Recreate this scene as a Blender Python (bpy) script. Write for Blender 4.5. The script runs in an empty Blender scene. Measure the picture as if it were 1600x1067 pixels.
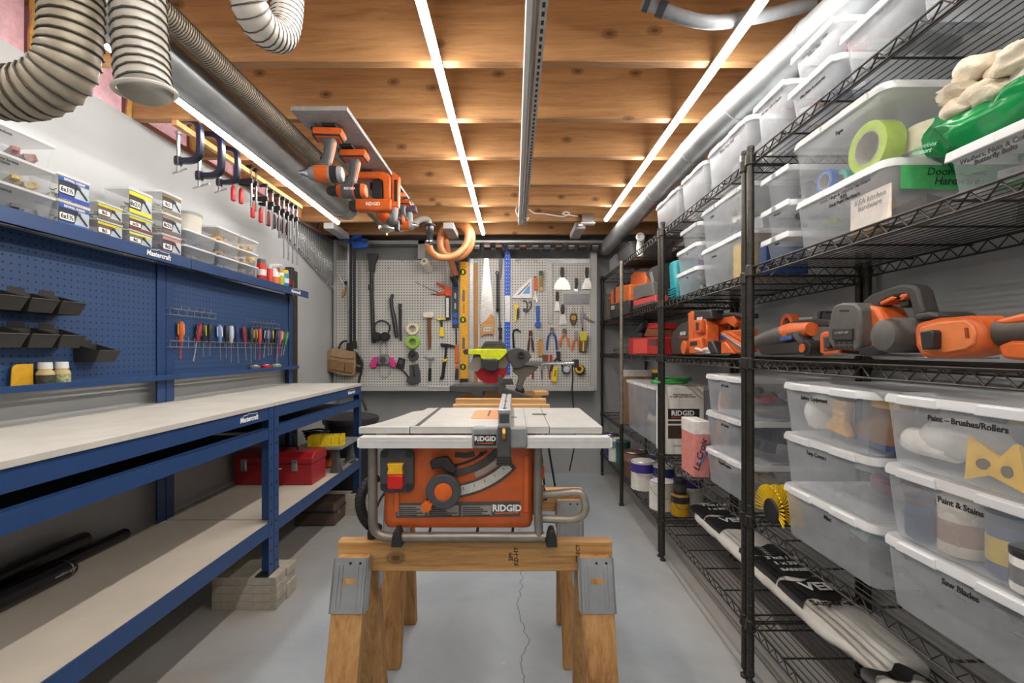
import bpy, math, random
from mathutils import Vector, Matrix, Euler, noise as mnoise
random.seed(7)
SC = bpy.context.scene; C = SC.collection; D = bpy.data; PI = math.pi
# ---------------------------------------------------------------- camera, world, exposure
cd = D.cameras.new('camera'); cd.sensor_width = 36; cd.lens = 16.0; cd.clip_start = .02
cd.shift_x = -3/1600; cd.shift_y = 13.5/1600
cam = D.objects.new('camera', cd); C.objects.link(cam)
cam.location = (0, 0, 1.2); cam.rotation_euler = (PI/2, 0, 0); SC.camera = cam
W = D.worlds.new('world'); SC.world = W; W.use_nodes = True
W.node_tree.nodes['Background'].inputs[0].default_value = (.55, .6, .7, 1)
W.node_tree.nodes['Background'].inputs[1].default_value = .3
SC.view_settings.view_transform = 'Standard'; SC.view_settings.look = 'None'
SC.view_settings.exposure = 0.5; SC.view_settings.gamma = 1; SC.view_settings.use_curve_mapping = False
LED_POWER = 46.0
SC.cycles.transparent_max_bounces = 24; SC.cycles.max_bounces = 10; SC.cycles.diffuse_bounces = 5
# ---------------------------------------------------------------- materials
def lin(h):
    h = h.lstrip('#'); o = []
    for i in (0, 2, 4):
        c = int(h[i:i+2], 16)/255; o.append(c/12.92 if c <= .04045 else ((c+.055)/1.055)**2.4)
    return (*o, 1)
MATS = {}
def newmat(key):
    m = D.materials.new(key); m.use_nodes = True; nt = m.node_tree
    return m, nt, nt.nodes['Principled BSDF'], nt.nodes, nt.links
def math_(n, l, op, a, b=None):
    q = n.new('ShaderNodeMath'); q.operation = op
    for i, v in enumerate((a, b)):
        if v is None: continue
        if isinstance(v, (int, float)): q.inputs[i].default_value = v
        else: l.new(v, q.inputs[i])
    return q.outputs[0]
def mixc(n, l, f, a, b):
    q = n.new('ShaderNodeMix'); q.data_type = 'RGBA'
    for i, v in ((0, f), (6, a), (7, b)):
        if isinstance(v, (int, float)): q.inputs[i].default_value = v
        elif isinstance(v, tuple): q.inputs[i].default_value = v
        else: l.new(v, q.inputs[i])
    return q.outputs[2]
def noise(n, l, vec, scale, detail=3, rough=.55, dist=0):
    q = n.new('ShaderNodeTexNoise'); q.inputs['Scale'].default_value = scale; q.inputs['Detail'].default_value = detail
    q.inputs['Roughness'].default_value = rough; q.inputs['Distortion'].default_value = dist
    if vec is not None: l.new(vec, q.inputs['Vector'])
    return q.outputs['Fac']
def ramp(n, l, f, stops):
    q = n.new('ShaderNodeValToRGB'); e = q.color_ramp.elements
    while len(e) < len(stops): e.new(.5)
    for i, (p, c) in enumerate(stops): e[i].position = p; e[i].color = c
    l.new(f, q.inputs[0]); return q.outputs[0]
def objco(n): return n.new('ShaderNodeTexCoord').outputs['Object']
def bump(n, l, p, f, s, d=.002):
    q = n.new('ShaderNodeBump'); q.inputs['Strength'].default_value = s; q.inputs['Distance'].default_value = d
    l.new(f, q.inputs['Height']); l.new(q.outputs[0], p.inputs['Normal'])
def M(key, h=None, rough=.5, metal=0, var=.12, scale=40, bmp=0, spec=.5):
    if key in MATS: return MATS[key]
    m, nt, p, n, l = newmat(key); c = lin(h)
    f = noise(n, l, objco(n), scale)
    f = ramp(n, l, f, [(.3, (0, 0, 0, 1)), (.7, (1, 1, 1, 1))])
    a = tuple(x*(1-var) for x in c[:3])+(1,); b = tuple(min(1, x*(1+var)) for x in c[:3])+(1,)
    l.new(mixc(n, l, f, a, b), p.inputs['Base Color'])
    p.inputs['Roughness'].default_value = rough; p.inputs['Metallic'].default_value = metal
    p.inputs['Specular IOR Level'].default_value = spec
    if bmp: bump(n, l, p, noise(n, l, objco(n), scale*4), bmp)
    MATS[key] = m; return m
def clearmat(key, h, alpha, rough=.25, edge=.5):
    if key in MATS: return MATS[key]
    m, nt, p, n, l = newmat(key); p.inputs['Roughness'].default_value = rough
    f = noise(n, l, objco(n), 6)
    c = lin(h); l.new(mixc(n, l, f, tuple(x*.93 for x in c[:3])+(1,), c), p.inputs['Base Color'])
    lw = n.new('ShaderNodeLayerWeight'); lw.inputs[0].default_value = .35
    fac = math_(n, l, 'ADD', math_(n, l, 'MULTIPLY', lw.outputs['Facing'], edge), alpha)
    fac = math_(n, l, 'ADD', fac, math_(n, l, 'MULTIPLY', math_(n, l, 'SUBTRACT', f, .5), .25))
    fac = math_(n, l, 'MINIMUM', fac, 1)
    t = n.new('ShaderNodeBsdfTransparent'); mx = n.new('ShaderNodeMixShader')
    l.new(fac, mx.inputs[0]); l.new(t.outputs[0], mx.inputs[1]); l.new(p.outputs[0], mx.inputs[2])
    l.new(mx.outputs[0], n['Material Output'].inputs[0]); MATS[key] = m; return m
def woodmat(key, light, mid, dark, axis, rough=.6, knots=.5, grain=1):
    if key in MATS: return MATS[key]
    m, nt, p, n, l = newmat(key); p.inputs['Roughness'].default_value = rough
    oi = n.new('ShaderNodeObjectInfo'); add = n.new('ShaderNodeVectorMath'); add.operation = 'ADD'
    cx = n.new('ShaderNodeCombineXYZ')
    for i, k in enumerate((37, 53, 71)): l.new(math_(n, l, 'MULTIPLY', oi.outputs['Random'], k), cx.inputs[i])
    l.new(objco(n), add.inputs[0]); l.new(cx.outputs[0], add.inputs[1])
    mp = n.new('ShaderNodeMapping'); l.new(add.outputs[0], mp.inputs[0])
    s = [9*grain]*3; s['xyz'.index(axis)] = .55; mp.inputs['Scale'].default_value = s
    f = noise(n, l, mp.outputs[0], 2.2, 9, .68, 1.6)
    f2 = noise(n, l, mp.outputs[0], 14, 4, .6, .5)
    col = ramp(n, l, f, [(.28, lin(dark)), (.47, lin(mid)), (.7, lin(light))])
    col = mixc(n, l, ramp(n, l, f2, [(.5, (0, 0, 0, 1)), (.75, (.5, .5, .5, 1))]), col, lin(dark))
    sp_ = n.new('ShaderNodeSeparateXYZ'); l.new(add.outputs[0], sp_.inputs[0]); mk = n.new('ShaderNodeCombineXYZ')
    l.new(math_(n, l, 'MULTIPLY', sp_.outputs[axis.upper()], 3.4), mk.inputs[0])
    oth = math_(n, l, 'ADD', sp_.outputs['Z' if axis == 'x' else 'X'], sp_.outputs['Y']) ; l.new(math_(n, l, 'MULTIPLY', oth, 5.5), mk.inputs[1])
    v = n.new('ShaderNodeTexVoronoi'); v.voronoi_dimensions = '2D'; v.inputs['Scale'].default_value = 1.0; l.new(mk.outputs[0], v.inputs['Vector'])
    k = ramp(n, l, v.outputs['Distance'], [(.035, (1, 1, 1, 1)), (.06, (.45, .45, .45, 1)), (.075, (.7, .7, .7, 1)), (.12, (0, 0, 0, 1))])
    sc_ = n.new('ShaderNodeSeparateColor'); l.new(v.outputs['Color'], sc_.inputs[0])
    k = math_(n, l, 'MULTIPLY', k, math_(n, l, 'GREATER_THAN', sc_.outputs[0], .45))
    col = mixc(n, l, math_(n, l, 'MULTIPLY', k, knots), col, lin('4a2a14'))
    l.new(col, p.inputs['Base Color']); bump(n, l, p, f2, .15); MATS[key] = m; return m
def dotmat(key, h, hole, pitch, r, ax=('X', 'Z'), rough=.5, size=None):
    m, nt, p, n, l = newmat(key); p.inputs['Roughness'].default_value = rough
    s = n.new('ShaderNodeSeparateXYZ'); l.new(objco(n), s.inputs[0]); d = []
    for a in ax:
        q = math_(n, l, 'FRACT', math_(n, l, 'MULTIPLY', s.outputs[a], 1/pitch))
        q = math_(n, l, 'SUBTRACT', q, .5); d.append(math_(n, l, 'MULTIPLY', q, q))
    e = math_(n, l, 'SQRT', math_(n, l, 'ADD', d[0], d[1]))
    f = math_(n, l, 'LESS_THAN', e, r/pitch)
    nz = noise(n, l, objco(n), 5, 5); c = lin(h)
    base = mixc(n, l, nz, tuple(x*.88 for x in c[:3])+(1,), tuple(min(1, x*1.1) for x in c[:3])+(1,))
    l.new(mixc(n, l, f, base, lin(hole)), p.inputs['Base Color'])
    bump(n, l, p, math_(n, l, 'SUBTRACT', 1, f), .4, .003); MATS[key] = m; return m
# common materials
BLACK = M('black_plastic', '26262a', .45); DK = M('dark_grey_plastic', '45474a', .5); GREY = M('grey_plastic', '85888a', .5)
LGREY = M('light_grey_plastic', 'b4b6b6', .5); ORANGE = M('orange_plastic', 'd9641e', .42, var=.1); REDP = M('red_plastic', 'b8222a', .4)
YEL = M('yellow_plastic', 'e8b41e', .45); WHITE = M('white_plastic', 'e8e8e6', .45, var=.04); STEEL = M('steel', 'b5b7ba', .28, 1)
CHROME = M('chrome', 'd4d6d8', .16, 1, .05); IRON = M('black_iron', '2e2f33', .42, .6); NAVY = M('navy_enamel', '171b2e', .3)
BLUEP = M('blue_plastic', '1f56a8', .4); TEAL = M('teal_plastic', '1f9aa5', .4); GREENP = M('green_plastic', '2f8f3f', .45)
LIME = M('lime_plastic', 'b9d21e', .4); TAN = M('tan_canvas', 'a58a68', .9, bmp=.4); CREAM = M('cream_plastic', 'e6dcc0', .55)
RUB = M('rubber', '1d1d1f', .7); ALU = M('aluminium', 'c3c5c6', .35, .85); PURP = M('purple_plastic', '45309a', .4)
CARD = M('cardboard', 'a98258', .8); PAPER = M('paper', 'ecebe6', .7, var=.03); BROWN = M('brown_leather', '7a5c40', .7)
PINK = M('pink_plastic', 'd8388a', .45); BRASS = M('brass', 'b9954a', .3, 1); WHANDLE = woodmat('handle_wood', 'd9a765', 'c58e4c', '9c6a34', 'z', .45, 0)
LWOOD = woodmat('pale_wood', 'dcb27a', 'cc9a5f', 'a87642', 'x', .6, .2)
BLUE = M('blue_enamel', '264576', .36, .1, .08, 12); TXW = M('white_print', 'f0f0f0', .6, var=.02); TXB = M('black_print', '1c1c1e', .6, var=.02)
CLEAR = clearmat('clear_tub', 'e6ecf2', .10, .2, .3); FROST = clearmat('frosted_tub', 'e9eff7', .19, .35, .3)
LIDM = clearmat('white_lid', 'eef1f4', .7, .35, .3); CLID = clearmat('clear_lid', 'f2f4f4', .45, .3, .4); GLASSY = clearmat('clear_bottle', 'f0ead0', .35, .1, .4)
# ---------------------------------------------------------------- mesh builder
def cr(pts, k=6, closed=False):
    P = [Vector(p) for p in pts]; n = len(P); out = []
    for i in range(n if closed else n-1):
        a = P[(i-1) % n] if (closed or i) else P[0]*2-P[1]
        b = P[i]; c = P[(i+1) % n]; d = P[(i+2) % n] if (closed or i+2 < n) else c*2-b
        for j in range(k):
            t = j/k; out.append(.5*((2*b)+(c-a)*t+(2*a-5*b+4*c-d)*t*t+(3*b-a-3*c+d)*t**3))
    if not closed: out.append(P[-1])
    return out
def rrect(w, d, r, n=4, cx=0, cy=0):
    o = []
    for sx, sy, a0 in ((1, 1, 0), (-1, 1, 90), (-1, -1, 180), (1, -1, 270)):
        for i in range(n+1):
            a = math.radians(a0+90*i/n); o.append((cx+sx*(w/2-r)+r*math.cos(a), cy+sy*(d/2-r)+r*math.sin(a)))
    return o
def circ(r, n=16, cx=0, cy=0, a0=0, a1=360):
    full = abs(a1-a0) >= 360
    return [(cx+r*math.cos(math.radians(a0+(a1-a0)*i/(n if full else n-1))), cy+r*math.sin(math.radians(a0+(a1-a0)*i/(n if full else n-1)))) for i in range(n)]
class MB:
    def __init__(s): s.v = []; s.f = []; s.mi = []; s.k = 0; s.X = None
    def m(s, k): s.k = k; return s
    def tr(s, loc=(0, 0, 0), rot=(0, 0, 0)):
        s.X = Matrix.Translation(loc) @ Euler([math.radians(a) for a in rot]).to_matrix().to_4x4(); return s
    def no(s): s.X = None; return s
    def add(s, vs, fs):
        b = len(s.v)
        for p in vs: s.v.append(tuple(s.X @ Vector(p)) if s.X else tuple(p))
        for f in fs: s.f.append([b+i for i in f]); s.mi.append(s.k)
        return s
    def box(s, x0, y0, z0, x1, y1, z1):
        v = [(x0, y0, z0), (x1, y0, z0), (x1, y1, z0), (x0, y1, z0), (x0, y0, z1), (x1, y0, z1), (x1, y1, z1), (x0, y1, z1)]
        return s.add(v, [(0, 3, 2, 1), (4, 5, 6, 7), (0, 1, 5, 4), (1, 2, 6, 5), (2, 3, 7, 6), (3, 0, 4, 7)])
    def cb(s, c, d, r=(0, 0, 0)):
        R = Euler([math.radians(a) for a in r]).to_matrix(); c = Vector(c)
        q = [(-1, -1, -1), (1, -1, -1), (1, 1, -1), (-1, 1, -1), (-1, -1, 1), (1, -1, 1), (1, 1, 1), (-1, 1, 1)]
        return s.add([c+R @ Vector((x*d[0]/2, y*d[1]/2, z*d[2]/2)) for x, y, z in q],
                     [(0, 3, 2, 1), (4, 5, 6, 7), (0, 1, 5, 4), (1, 2, 6, 5), (2, 3, 7, 6), (3, 0, 4, 7)])
    def loft(s, rings, c0=True, c1=True, loop=False):
        n = len(rings[0]); v = [p for r in rings for p in r]; f = []; m = len(rings)
        for i in range(m if loop else m-1):
            a = i*n; b = ((i+1) % m)*n
            for j in range(n): k = (j+1) % n; f.append((a+j, a+k, b+k, b+j))
        if not loop:
            if c0: f.append(tuple(range(n-1, -1, -1)))
            if c1: f.append(tuple(range((m-1)*n, m*n)))
        return s.add(v, f)
    def tube(s, pts, r, n=8, closed=False, cap=True, flat=1, ph=0):
        P = [Vector(p) for p in pts]; m = len(P); R = r if isinstance(r, (list, tuple)) else [r]*m; rings = []; u = None
        for i in range(m):
            a = P[(i-1) % m] if (closed or i) else P[i]; b = P[(i+1) % m] if (closed or i < m-1) else P[i]
            t = (b-a).normalized() if (b-a).length > 1e-9 else Vector((0, 0, 1))
            if u is None: u = t.orthogonal().normalized() if abs(t.z) > .95 else t.cross(Vector((0, 0, 1))).normalized()
            u = (u-t*u.dot(t)).normalized(); w = t.cross(u)
            rings.append([P[i]+R[i]*(u*math.cos(2*PI*j/n+ph)+w*flat*math.sin(2*PI*j/n+ph)) for j in range(n)])
        return s.loft(rings, cap, cap, closed)
    def cyl(s, p, q, r, r2=None, n=16, cap=True): return s.tube([p, q], [r, r if r2 is None else r2], n, cap=cap)
    def lathe(s, prof, c=(0, 0, 0), ax='z', n=20):
        rings = []
        for r, h in prof:
            ring = []
            for j in range(n):
                a = 2*PI*j/n; x, y = max(r, 1e-5)*math.cos(a), max(r, 1e-5)*math.sin(a)
                q = (x, y, h) if ax == 'z' else ((h, x, y) if ax == 'x' else (y, h, x))
                ring.append((c[0]+q[0], c[1]+q[1], c[2]+q[2]))
            rings.append(ring)
        return s.loft(rings)
    def ring(s, c, R, r, ax='z', n=24, k=8, flat=1):
        p = []
        for j in range(n):
            a = 2*PI*j/n; x, y = R*math.cos(a), R*math.sin(a)
            q = (x, y, 0) if ax == 'z' else ((0, x, y) if ax == 'x' else (y, 0, x)); p.append((c[0]+q[0], c[1]+q[1], c[2]+q[2]))
        return s.tube(p, r, k, True, flat=flat)
    def hoop(s, ro, ri, a, b, c=(0, 0, 0), ax='z', n=28):   # hollow cylinder (tape roll, washer)
        rings = []
        for r, h in ((ro, a), (ro, b), (ri, b), (ri, a)):
            ring = []
            for j in range(n):
                t = 2*PI*j/n; x, y = r*math.cos(t), r*math.sin(t)
                q = (x, y, h) if ax == 'z' else ((h, x, y) if ax == 'x' else (y, h, x)); ring.append((c[0]+q[0], c[1]+q[1], c[2]+q[2]))
            rings.append(ring)
        return s.loft(rings, loop=True)
    def prism(s, pts, a, b, pl='xz'):
        n = len(pts)
        def q(p, h): return (p[0], h, p[1]) if pl == 'xz' else ((p[0], p[1], h) if pl == 'xy' else (h, p[0], p[1]))
        ar = sum(pts[i][0]*pts[(i+1) % n][1]-pts[(i+1) % n][0]*pts[i][1] for i in range(n))
        if ar < 0: pts = pts[::-1]
        if pl == 'xz': a, b = max(a, b), min(a, b)
        else: a, b = min(a, b), max(a, b)
        return s.loft([[q(p, a) for p in pts], [q(p, b) for p in pts]])
    def ell(s, c, r, n=14, k=9):
        return s.lathe_e(c, r, n, k)
    def lathe_e(s, c, r, n, k):
        rings = []
        for i in range(k+1):
            a = PI*i/k; rr = max(math.sin(a), .001); h = -math.cos(a)
            rings.append([(c[0]+r[0]*rr*math.cos(2*PI*j/n), c[1]+r[1]*rr*math.sin(2*PI*j/n), c[2]+r[2]*h) for j in range(n)])
        return s.loft(rings)
    def build(s, name, mats, parent=None, bev=0, ang=35, loc=None, rot=None):
        me = D.meshes.new(name); me.from_pydata(s.v, [], s.f); me.update()
        for m in (mats if isinstance(mats, (list, tuple)) else [mats]): me.materials.append(m)
        me.polygons.foreach_set('material_index', s.mi); me.polygons.foreach_set('use_smooth', [True]*len(s.f))
        me.set_sharp_from_angle(angle=math.radians(ang))
        o = D.objects.new(name, me); C.objects.link(o)
        if parent: o.parent = parent
        if loc: o.location = loc
        if rot: o.rotation_euler = [math.radians(a) for a in rot]
        if bev:
            b = o.modifiers.new('bevel', 'BEVEL'); b.width = bev; b.segments = 2; b.limit_method = 'ANGLE'; b.angle_limit = math.radians(40)
        return o
def wrinkle(rings, amp, freq, seed=0):
    out = []
    for ring in rings:
        c = sum((Vector(p) for p in ring), Vector())/len(ring); r2 = []
        for p in ring:
            p = Vector(p); d = (p-c); d = d.normalized() if d.length > 1e-6 else Vector((0, 0, 1))
            q = p*freq+Vector((seed*7.3, seed*3.1, seed*1.7)); h = 1-2*abs(mnoise.noise(q))-abs(mnoise.noise(q*2.3))
            r2.append(tuple(p+d*amp*h+Vector((0, 0, amp*.6*mnoise.noise(q*1.3+Vector((9, 9, 9)))))))
        out.append(r2)
    return out
def tag(o, label=None, cat=None, group=None, kind=None):
    if label: o['label'] = label
    if cat: o['category'] = cat
    if group: o['group'] = group
    if kind: o['kind'] = kind
    return o
def T(name, label, cat, loc=(0, 0, 0), rz=0, group=None, rot=None):
    o = D.objects.new(name, None); C.objects.link(o); o.empty_display_size = .05
    o.location = loc; o.rotation_euler = [math.radians(a) for a in rot] if rot else (0, 0, math.radians(rz))
    return tag(o, label, cat, group)
def S(mb, name, mats, label, cat, loc=(0, 0, 0), rz=0, group=None, bev=0, rot=None, kind=None):
    o = mb.build(name, mats, None, bev); o.location = loc
    o.rotation_euler = [math.radians(a) for a in rot] if rot else (0, 0, math.radians(rz))
    return tag(o, label, cat, group, kind)
def struct(mb, name, mats, bev=0, parent=None):
    o = mb.build(name, mats, parent, bev)
    if not parent: o['kind'] = 'structure'
    return o
def dup(root, loc, rz=None, label=None, group=None):
    r = root.copy(); C.objects.link(r); r.location = loc
    if rz is not None: r.rotation_euler = (0, 0, math.radians(rz))
    if label: r['label'] = label
    if group: r['group'] = group
    for ch in list(root.children):
        c = ch.copy(); C.objects.link(c); c.parent = r
        for g in list(ch.children):
            d = g.copy(); C.objects.link(d); d.parent = c
    return r
def text(s, size, mat, parent, loc, rot=(90, 0, 0), bold=0, ext=.0004, name='lettering', sx=1, shear=0, space=1):
    cu = D.curves.new('t', 'FONT'); cu.body = s; cu.size = size; cu.align_x = 'CENTER'; cu.align_y = 'CENTER'; cu.extrude = ext
    cu.resolution_u = 2; cu.offset = bold*size; cu.shear = shear; cu.space_character = space; cu.space_line = .85
    t = D.objects.new('t', cu); C.objects.link(t); me = D.meshes.new_from_object(t); D.objects.remove(t); D.curves.remove(cu)
    me.materials.clear(); me.materials.append(mat); me.name = name
    o = D.objects.new(name, me); C.objects.link(o); o.parent = parent; o.location = loc
    o.rotation_euler = [math.radians(a) for a in rot]; o.scale = (sx, 1, 1); return o
ORD = ['first', 'second', 'third', 'fourth', 'fifth', 'sixth', 'seventh', 'eighth', 'ninth', 'tenth', 'eleventh', 'twelfth', 'thirteenth', 'fourteenth',
       'fifteenth', 'sixteenth', 'seventeenth', 'eighteenth', 'nineteenth', 'twentieth', 'twenty-first', 'twenty-second', 'twenty-third', 'twenty-fourth', 'twenty-fifth', 'twenty-sixth']
def at(px, py, Y): return Vector(((px-803)*Y/711, Y, 1.2-(py-547)*Y/711))
# ---------------------------------------------------------------- LED strips (the room's lamps)
def emis(key, h, st):
    m, nt, p, n, l = newmat(key); p.inputs['Emission Color'].default_value = lin(h); p.inputs['Emission Strength'].default_value = st
    p.inputs['Base Color'].default_value = (.9, .9, .9, 1); return m
LED = emis('led_diffuser', 'fff9f1', LED_POWER*1.15); LEDL = emis('led_diffuser_left', 'fff9f1', LED_POWER*.62); LEDR = emis('led_diffuser_right', 'fff9f1', LED_POWER*.85); LEDH = M('white_aluminium', 'e6e8ea', .35)
def led(x0, y0, x1, y1, label, LED):
    t = T('led_strip', label, 'light', (x0, y0, 2.238), 0, 'ceiling LED strips')
    dx, dy = x1-x0, y1-y0; L = math.hypot(dx, dy); a = math.degrees(math.atan2(dy, dx))
    MB().tr(rot=(0, 0, a)).box(0, -.006, -.014, L, .006, 0).box(0, -.013, -.016, L, .013, -.013).build('housing', LEDH, t)
    MB().tr(rot=(0, 0, a)).prism([(-.0135, -.0165), (.0135, -.0165), (.0145, -.027), (.009, -.036), (0, -.039), (-.009, -.036), (-.0145, -.027)], 0, L, 'yz').build('diffuser', LED, t)
led(-.275, -1.6, -.267, 3.96, 'bright LED strip light running down the middle of the ceiling', LED)
led(.727, -1.6, .717, 3.54, 'bright LED strip light beside the right-hand duct', LEDR)
led(-1.29, -1.0, -1.40, 3.62, 'bright LED strip light below the left-hand duct', LEDL)
# ---------------------------------------------------------------- floor, walls, ceiling
def floor_mat():
    m, nt, p, n, l = newmat('painted_concrete'); co = objco(n); s = n.new('ShaderNodeSeparateXYZ'); l.new(co, s.inputs[0])
    a = noise(n, l, co, 1.6, 7, .6, .6); b = noise(n, l, co, 24, 5, .7)
    col = ramp(n, l, a, [(.3, lin('8d979f')), (.55, lin('a3adb5')), (.75, lin('b0b8be'))])
    col = mixc(n, l, math_(n, l, 'MULTIPLY', b, .25), col, lin('8e979e'))
    ax = math_(n, l, 'ABSOLUTE', math_(n, l, 'SUBTRACT', s.outputs['X'], -.13))
    st = math_(n, l, 'MULTIPLY', math_(n, l, 'SUBTRACT', ax, .72), 2.2)
    st = math_(n, l, 'MULTIPLY', math_(n, l, 'MINIMUM', math_(n, l, 'MAXIMUM', st, 0), .8), noise(n, l, co, 3.1, 6, .7))
    col = mixc(n, l, st, col, lin('a08a6e'))
    v = n.new('ShaderNodeTexNoise'); v.inputs['Scale'].default_value = 9; v.inputs['Detail'].default_value = 5; v.inputs['Roughness'].default_value = .75
    l.new(co, v.inputs['Vector']); col = mixc(n, l, ramp(n, l, v.outputs['Fac'], [(.68, (0, 0, 0, 1)), (.72, (.8, .8, .8, 1))]), col, lin('d6d8d6'))
    cy = n.new('ShaderNodeCombineXYZ'); l.new(s.outputs['Y'], cy.inputs[0]); w = noise(n, l, cy.outputs[0], 3, 8, .62)
    d = math_(n, l, 'ABSOLUTE', math_(n, l, 'SUBTRACT', s.outputs['X'], math_(n, l, 'MULTIPLY', math_(n, l, 'SUBTRACT', w, .33), .22)))
    col = mixc(n, l, math_(n, l, 'LESS_THAN', d, .0016), col, lin('4d4f4d'))
    l.new(col, p.inputs['Base Color']); p.inputs['Roughness'].default_value = .55; bump(n, l, p, b, .15); return m
def wall_mat(key, c0, c1, sc=2.2):
    m, nt, p, n, l = newmat(key); co = objco(n)
    l.new(ramp(n, l, noise(n, l, co, sc, 6, .6), [(.3, lin(c0)), (.7, lin(c1))]), p.inputs['Base Color'])
    p.inputs['Roughness'].default_value = .75; bump(n, l, p, noise(n, l, co, 90, 3), .12); return m
WL = wall_mat('grey_wall_paint', 'a9acad', 'b0b3b4'); WG = wall_mat('mid_grey_wall_paint', '9da0a1', 'a6a9aa'); GFR = wall_mat('grey_frame_paint', 'abadad', 'b5b7b7', 6)
INS = M('pink_insulation', 'f0c6d4', .9, bmp=.5); FOAM = M('yellow_foam', 'd9b265', .9, scale=60, bmp=.8)
JOIST = woodmat('joist_wood', 'b88d62', 'a5794e', '845a34', 'x', .62, .8, .8); SUBF = woodmat('subfloor_wood', 'a88a66', '9a7c58', '7e6244', 'x')
struct(MB().box(-1.95, -2.4, -.1, 1.5, 4.6, 0), 'floor', floor_mat())
struct(MB().box(-1.95, -2.3, 0, -1.71, 4.5, 2.238), 'wall_left', WL)
struct(MB().box(1.31, -2.3, 0, 1.5, 4.5, 2.48), 'wall_right', WG)
struct(MB().box(-1.95, 4.45, 0, 1.5, 4.6, 2.48), 'wall_back', WG)
struct(MB().box(-1.95, -2.5, 0, 1.5, -2.3, 2.48), 'wall_front', WL)
struct(MB().box(-1.95, -2.5, 2.477, 1.5, 4.6, 2.52), 'ceiling', SUBF)
for k in range(-8, 7):
    y = 1.64+.407*k
    j = struct(MB().box(-1.715, y, 2.24, 1.31, y+.04, 2.477), 'ceiling_joist', JOIST, .003)
    fb = MB(); pts = [(-1.735+random.uniform(-.006, .004), y+.02, 2.24+.237*i/9) for i in range(10)]
    fb.tube(pts, [random.uniform(.019, .027) for _ in pts], 8); struct(fb, 'foam_seal', FOAM)
    struct(MB().box(-1.95, y+.04, 2.238, -1.765, y+.407, 2.477), 'insulation_batt', INS)
struct(MB().box(-1.76, 2.1, 2.238, -1.712, 4.45, 2.262), 'trim_1', M('sill_wood', '93594c', .7))
# ---------------------------------------------------------------- back-wall pegboard structure
PY = 4.27; MP = PY/711
def pb(px, py): return ((px-803)*MP, 1.2-(py-547)*MP)
PEG = dotmat('grey_pegboard', 'c6c7c3', '333333', .0254, .005)
x0, z1 = pb(521, 404); xm, zb = pb(736, 603); x1, _ = pb(927, 0)
t = T('pegboard_wall', 'grey framed pegboard panel covering the back wall, full of hand tools', 'pegboard', (0, PY, 0))
MB().box(x0+.03, 0, zb, xm-.004, .012, z1-.012).build('panel', PEG, t)
MB().box(xm-.002, 0, zb, x1-.03, .012, z1).build('panel', PEG, t)
fr = [MB().box(x0-.0, -.004, zb-.045, x0+.028, .17, 2.235), MB().box(x1-.028, -.004, zb-.045, x1+.035, .17, 2.235),
      MB().box(pb(652, 0)[0], .02, z1, pb(664, 0)[0], .17, 2.235), MB().box(x0+.03, .02, 2.2, x1-.03, .17, 2.235)]
for b in fr: b.build('frame', GFR, t, .003)
MB().box(x0+.0, -.035, zb-.045, x1-.0, .17, zb-.003).build('bottom_rail', GFR, t, .003)
# shelf board along the top carrying the battery mounts
sh = T('mount_shelf', 'narrow grey shelf board above the pegboard with black mounts below', 'shelf', (pb(740, 0)[0], 4.1, 2.17))
w = pb(937, 0)[0]-pb(740, 0)[0]
MB().box(0, 0, 0, w, .165, .02).build('board', GFR, sh, .002)
def batt_mount(px, tall_case, label):  # flag picks a taller case, silver stripe and label plate; otherwise an orange stripe
    b = T('tool_battery', label, 'battery', (pb(px, 0)[0]*.985, 4.165, 2.169), 0, 'batteries under the top shelf')
    MB().box(-.03, -.045, -.016, .03, .05, 0).build('mount', BLACK, b, .002)
    MB().box(-.033, -.05, -.06 if tall_case else -.045, .033, .045, -.017).build('case', BLACK, b, .006)
    MB().box(-.025, -.0525, -.03, .025, -.0505, -.022).build('stripe', M('silver_paint', 'b0aca8', .3, .6) if tall_case else ORANGE, b)
    if tall_case: MB().box(-.02, -.0522, -.05, .02, -.0502, -.042).build('label_plate', DK, b)
bl = ['black slide battery mounted under the shelf, leftmost beside the coiled orange hose', 'black battery with orange stripe, second from the coiled hose',
      'black battery with orange stripe, third from the coiled hose', 'black battery directly above the blue straightedge', 'black battery, second to the right of the blue straightedge',
      'taller black battery above the speed square', 'black battery above the orange knife', 'plain black battery mount right of the orange knife', 'black battery above the framing square',
      'plain black battery mount above the round scrapers', 'black battery at the right end of the mount shelf']
for i, px in enumerate((746, 762, 780, 799, 817, 836, 854, 872, 891, 908, 928)): batt_mount(px, i in (0, 3, 5, 6, 8, 10), bl[i])
# grey wooden brackets between joist and pegboard
for px, ly, lb in ((535, 3.73, 'grey wooden ceiling bracket in the left corner above the wrenches'), (708, 3.73, 'grey wooden ceiling bracket holding the coiled orange hose'), (899, 3.73, 'grey wooden ceiling bracket beside the junction box')):
    X = (px-803)*4.0/711
    S(MB().box(-.042, 0, -.05, .042, 4.22-ly-.14, 0), 'ceiling_bracket', GFR, lb, 'bracket', (X, ly-.03, 2.2385), 0, 'grey ceiling brackets', .003)
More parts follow.
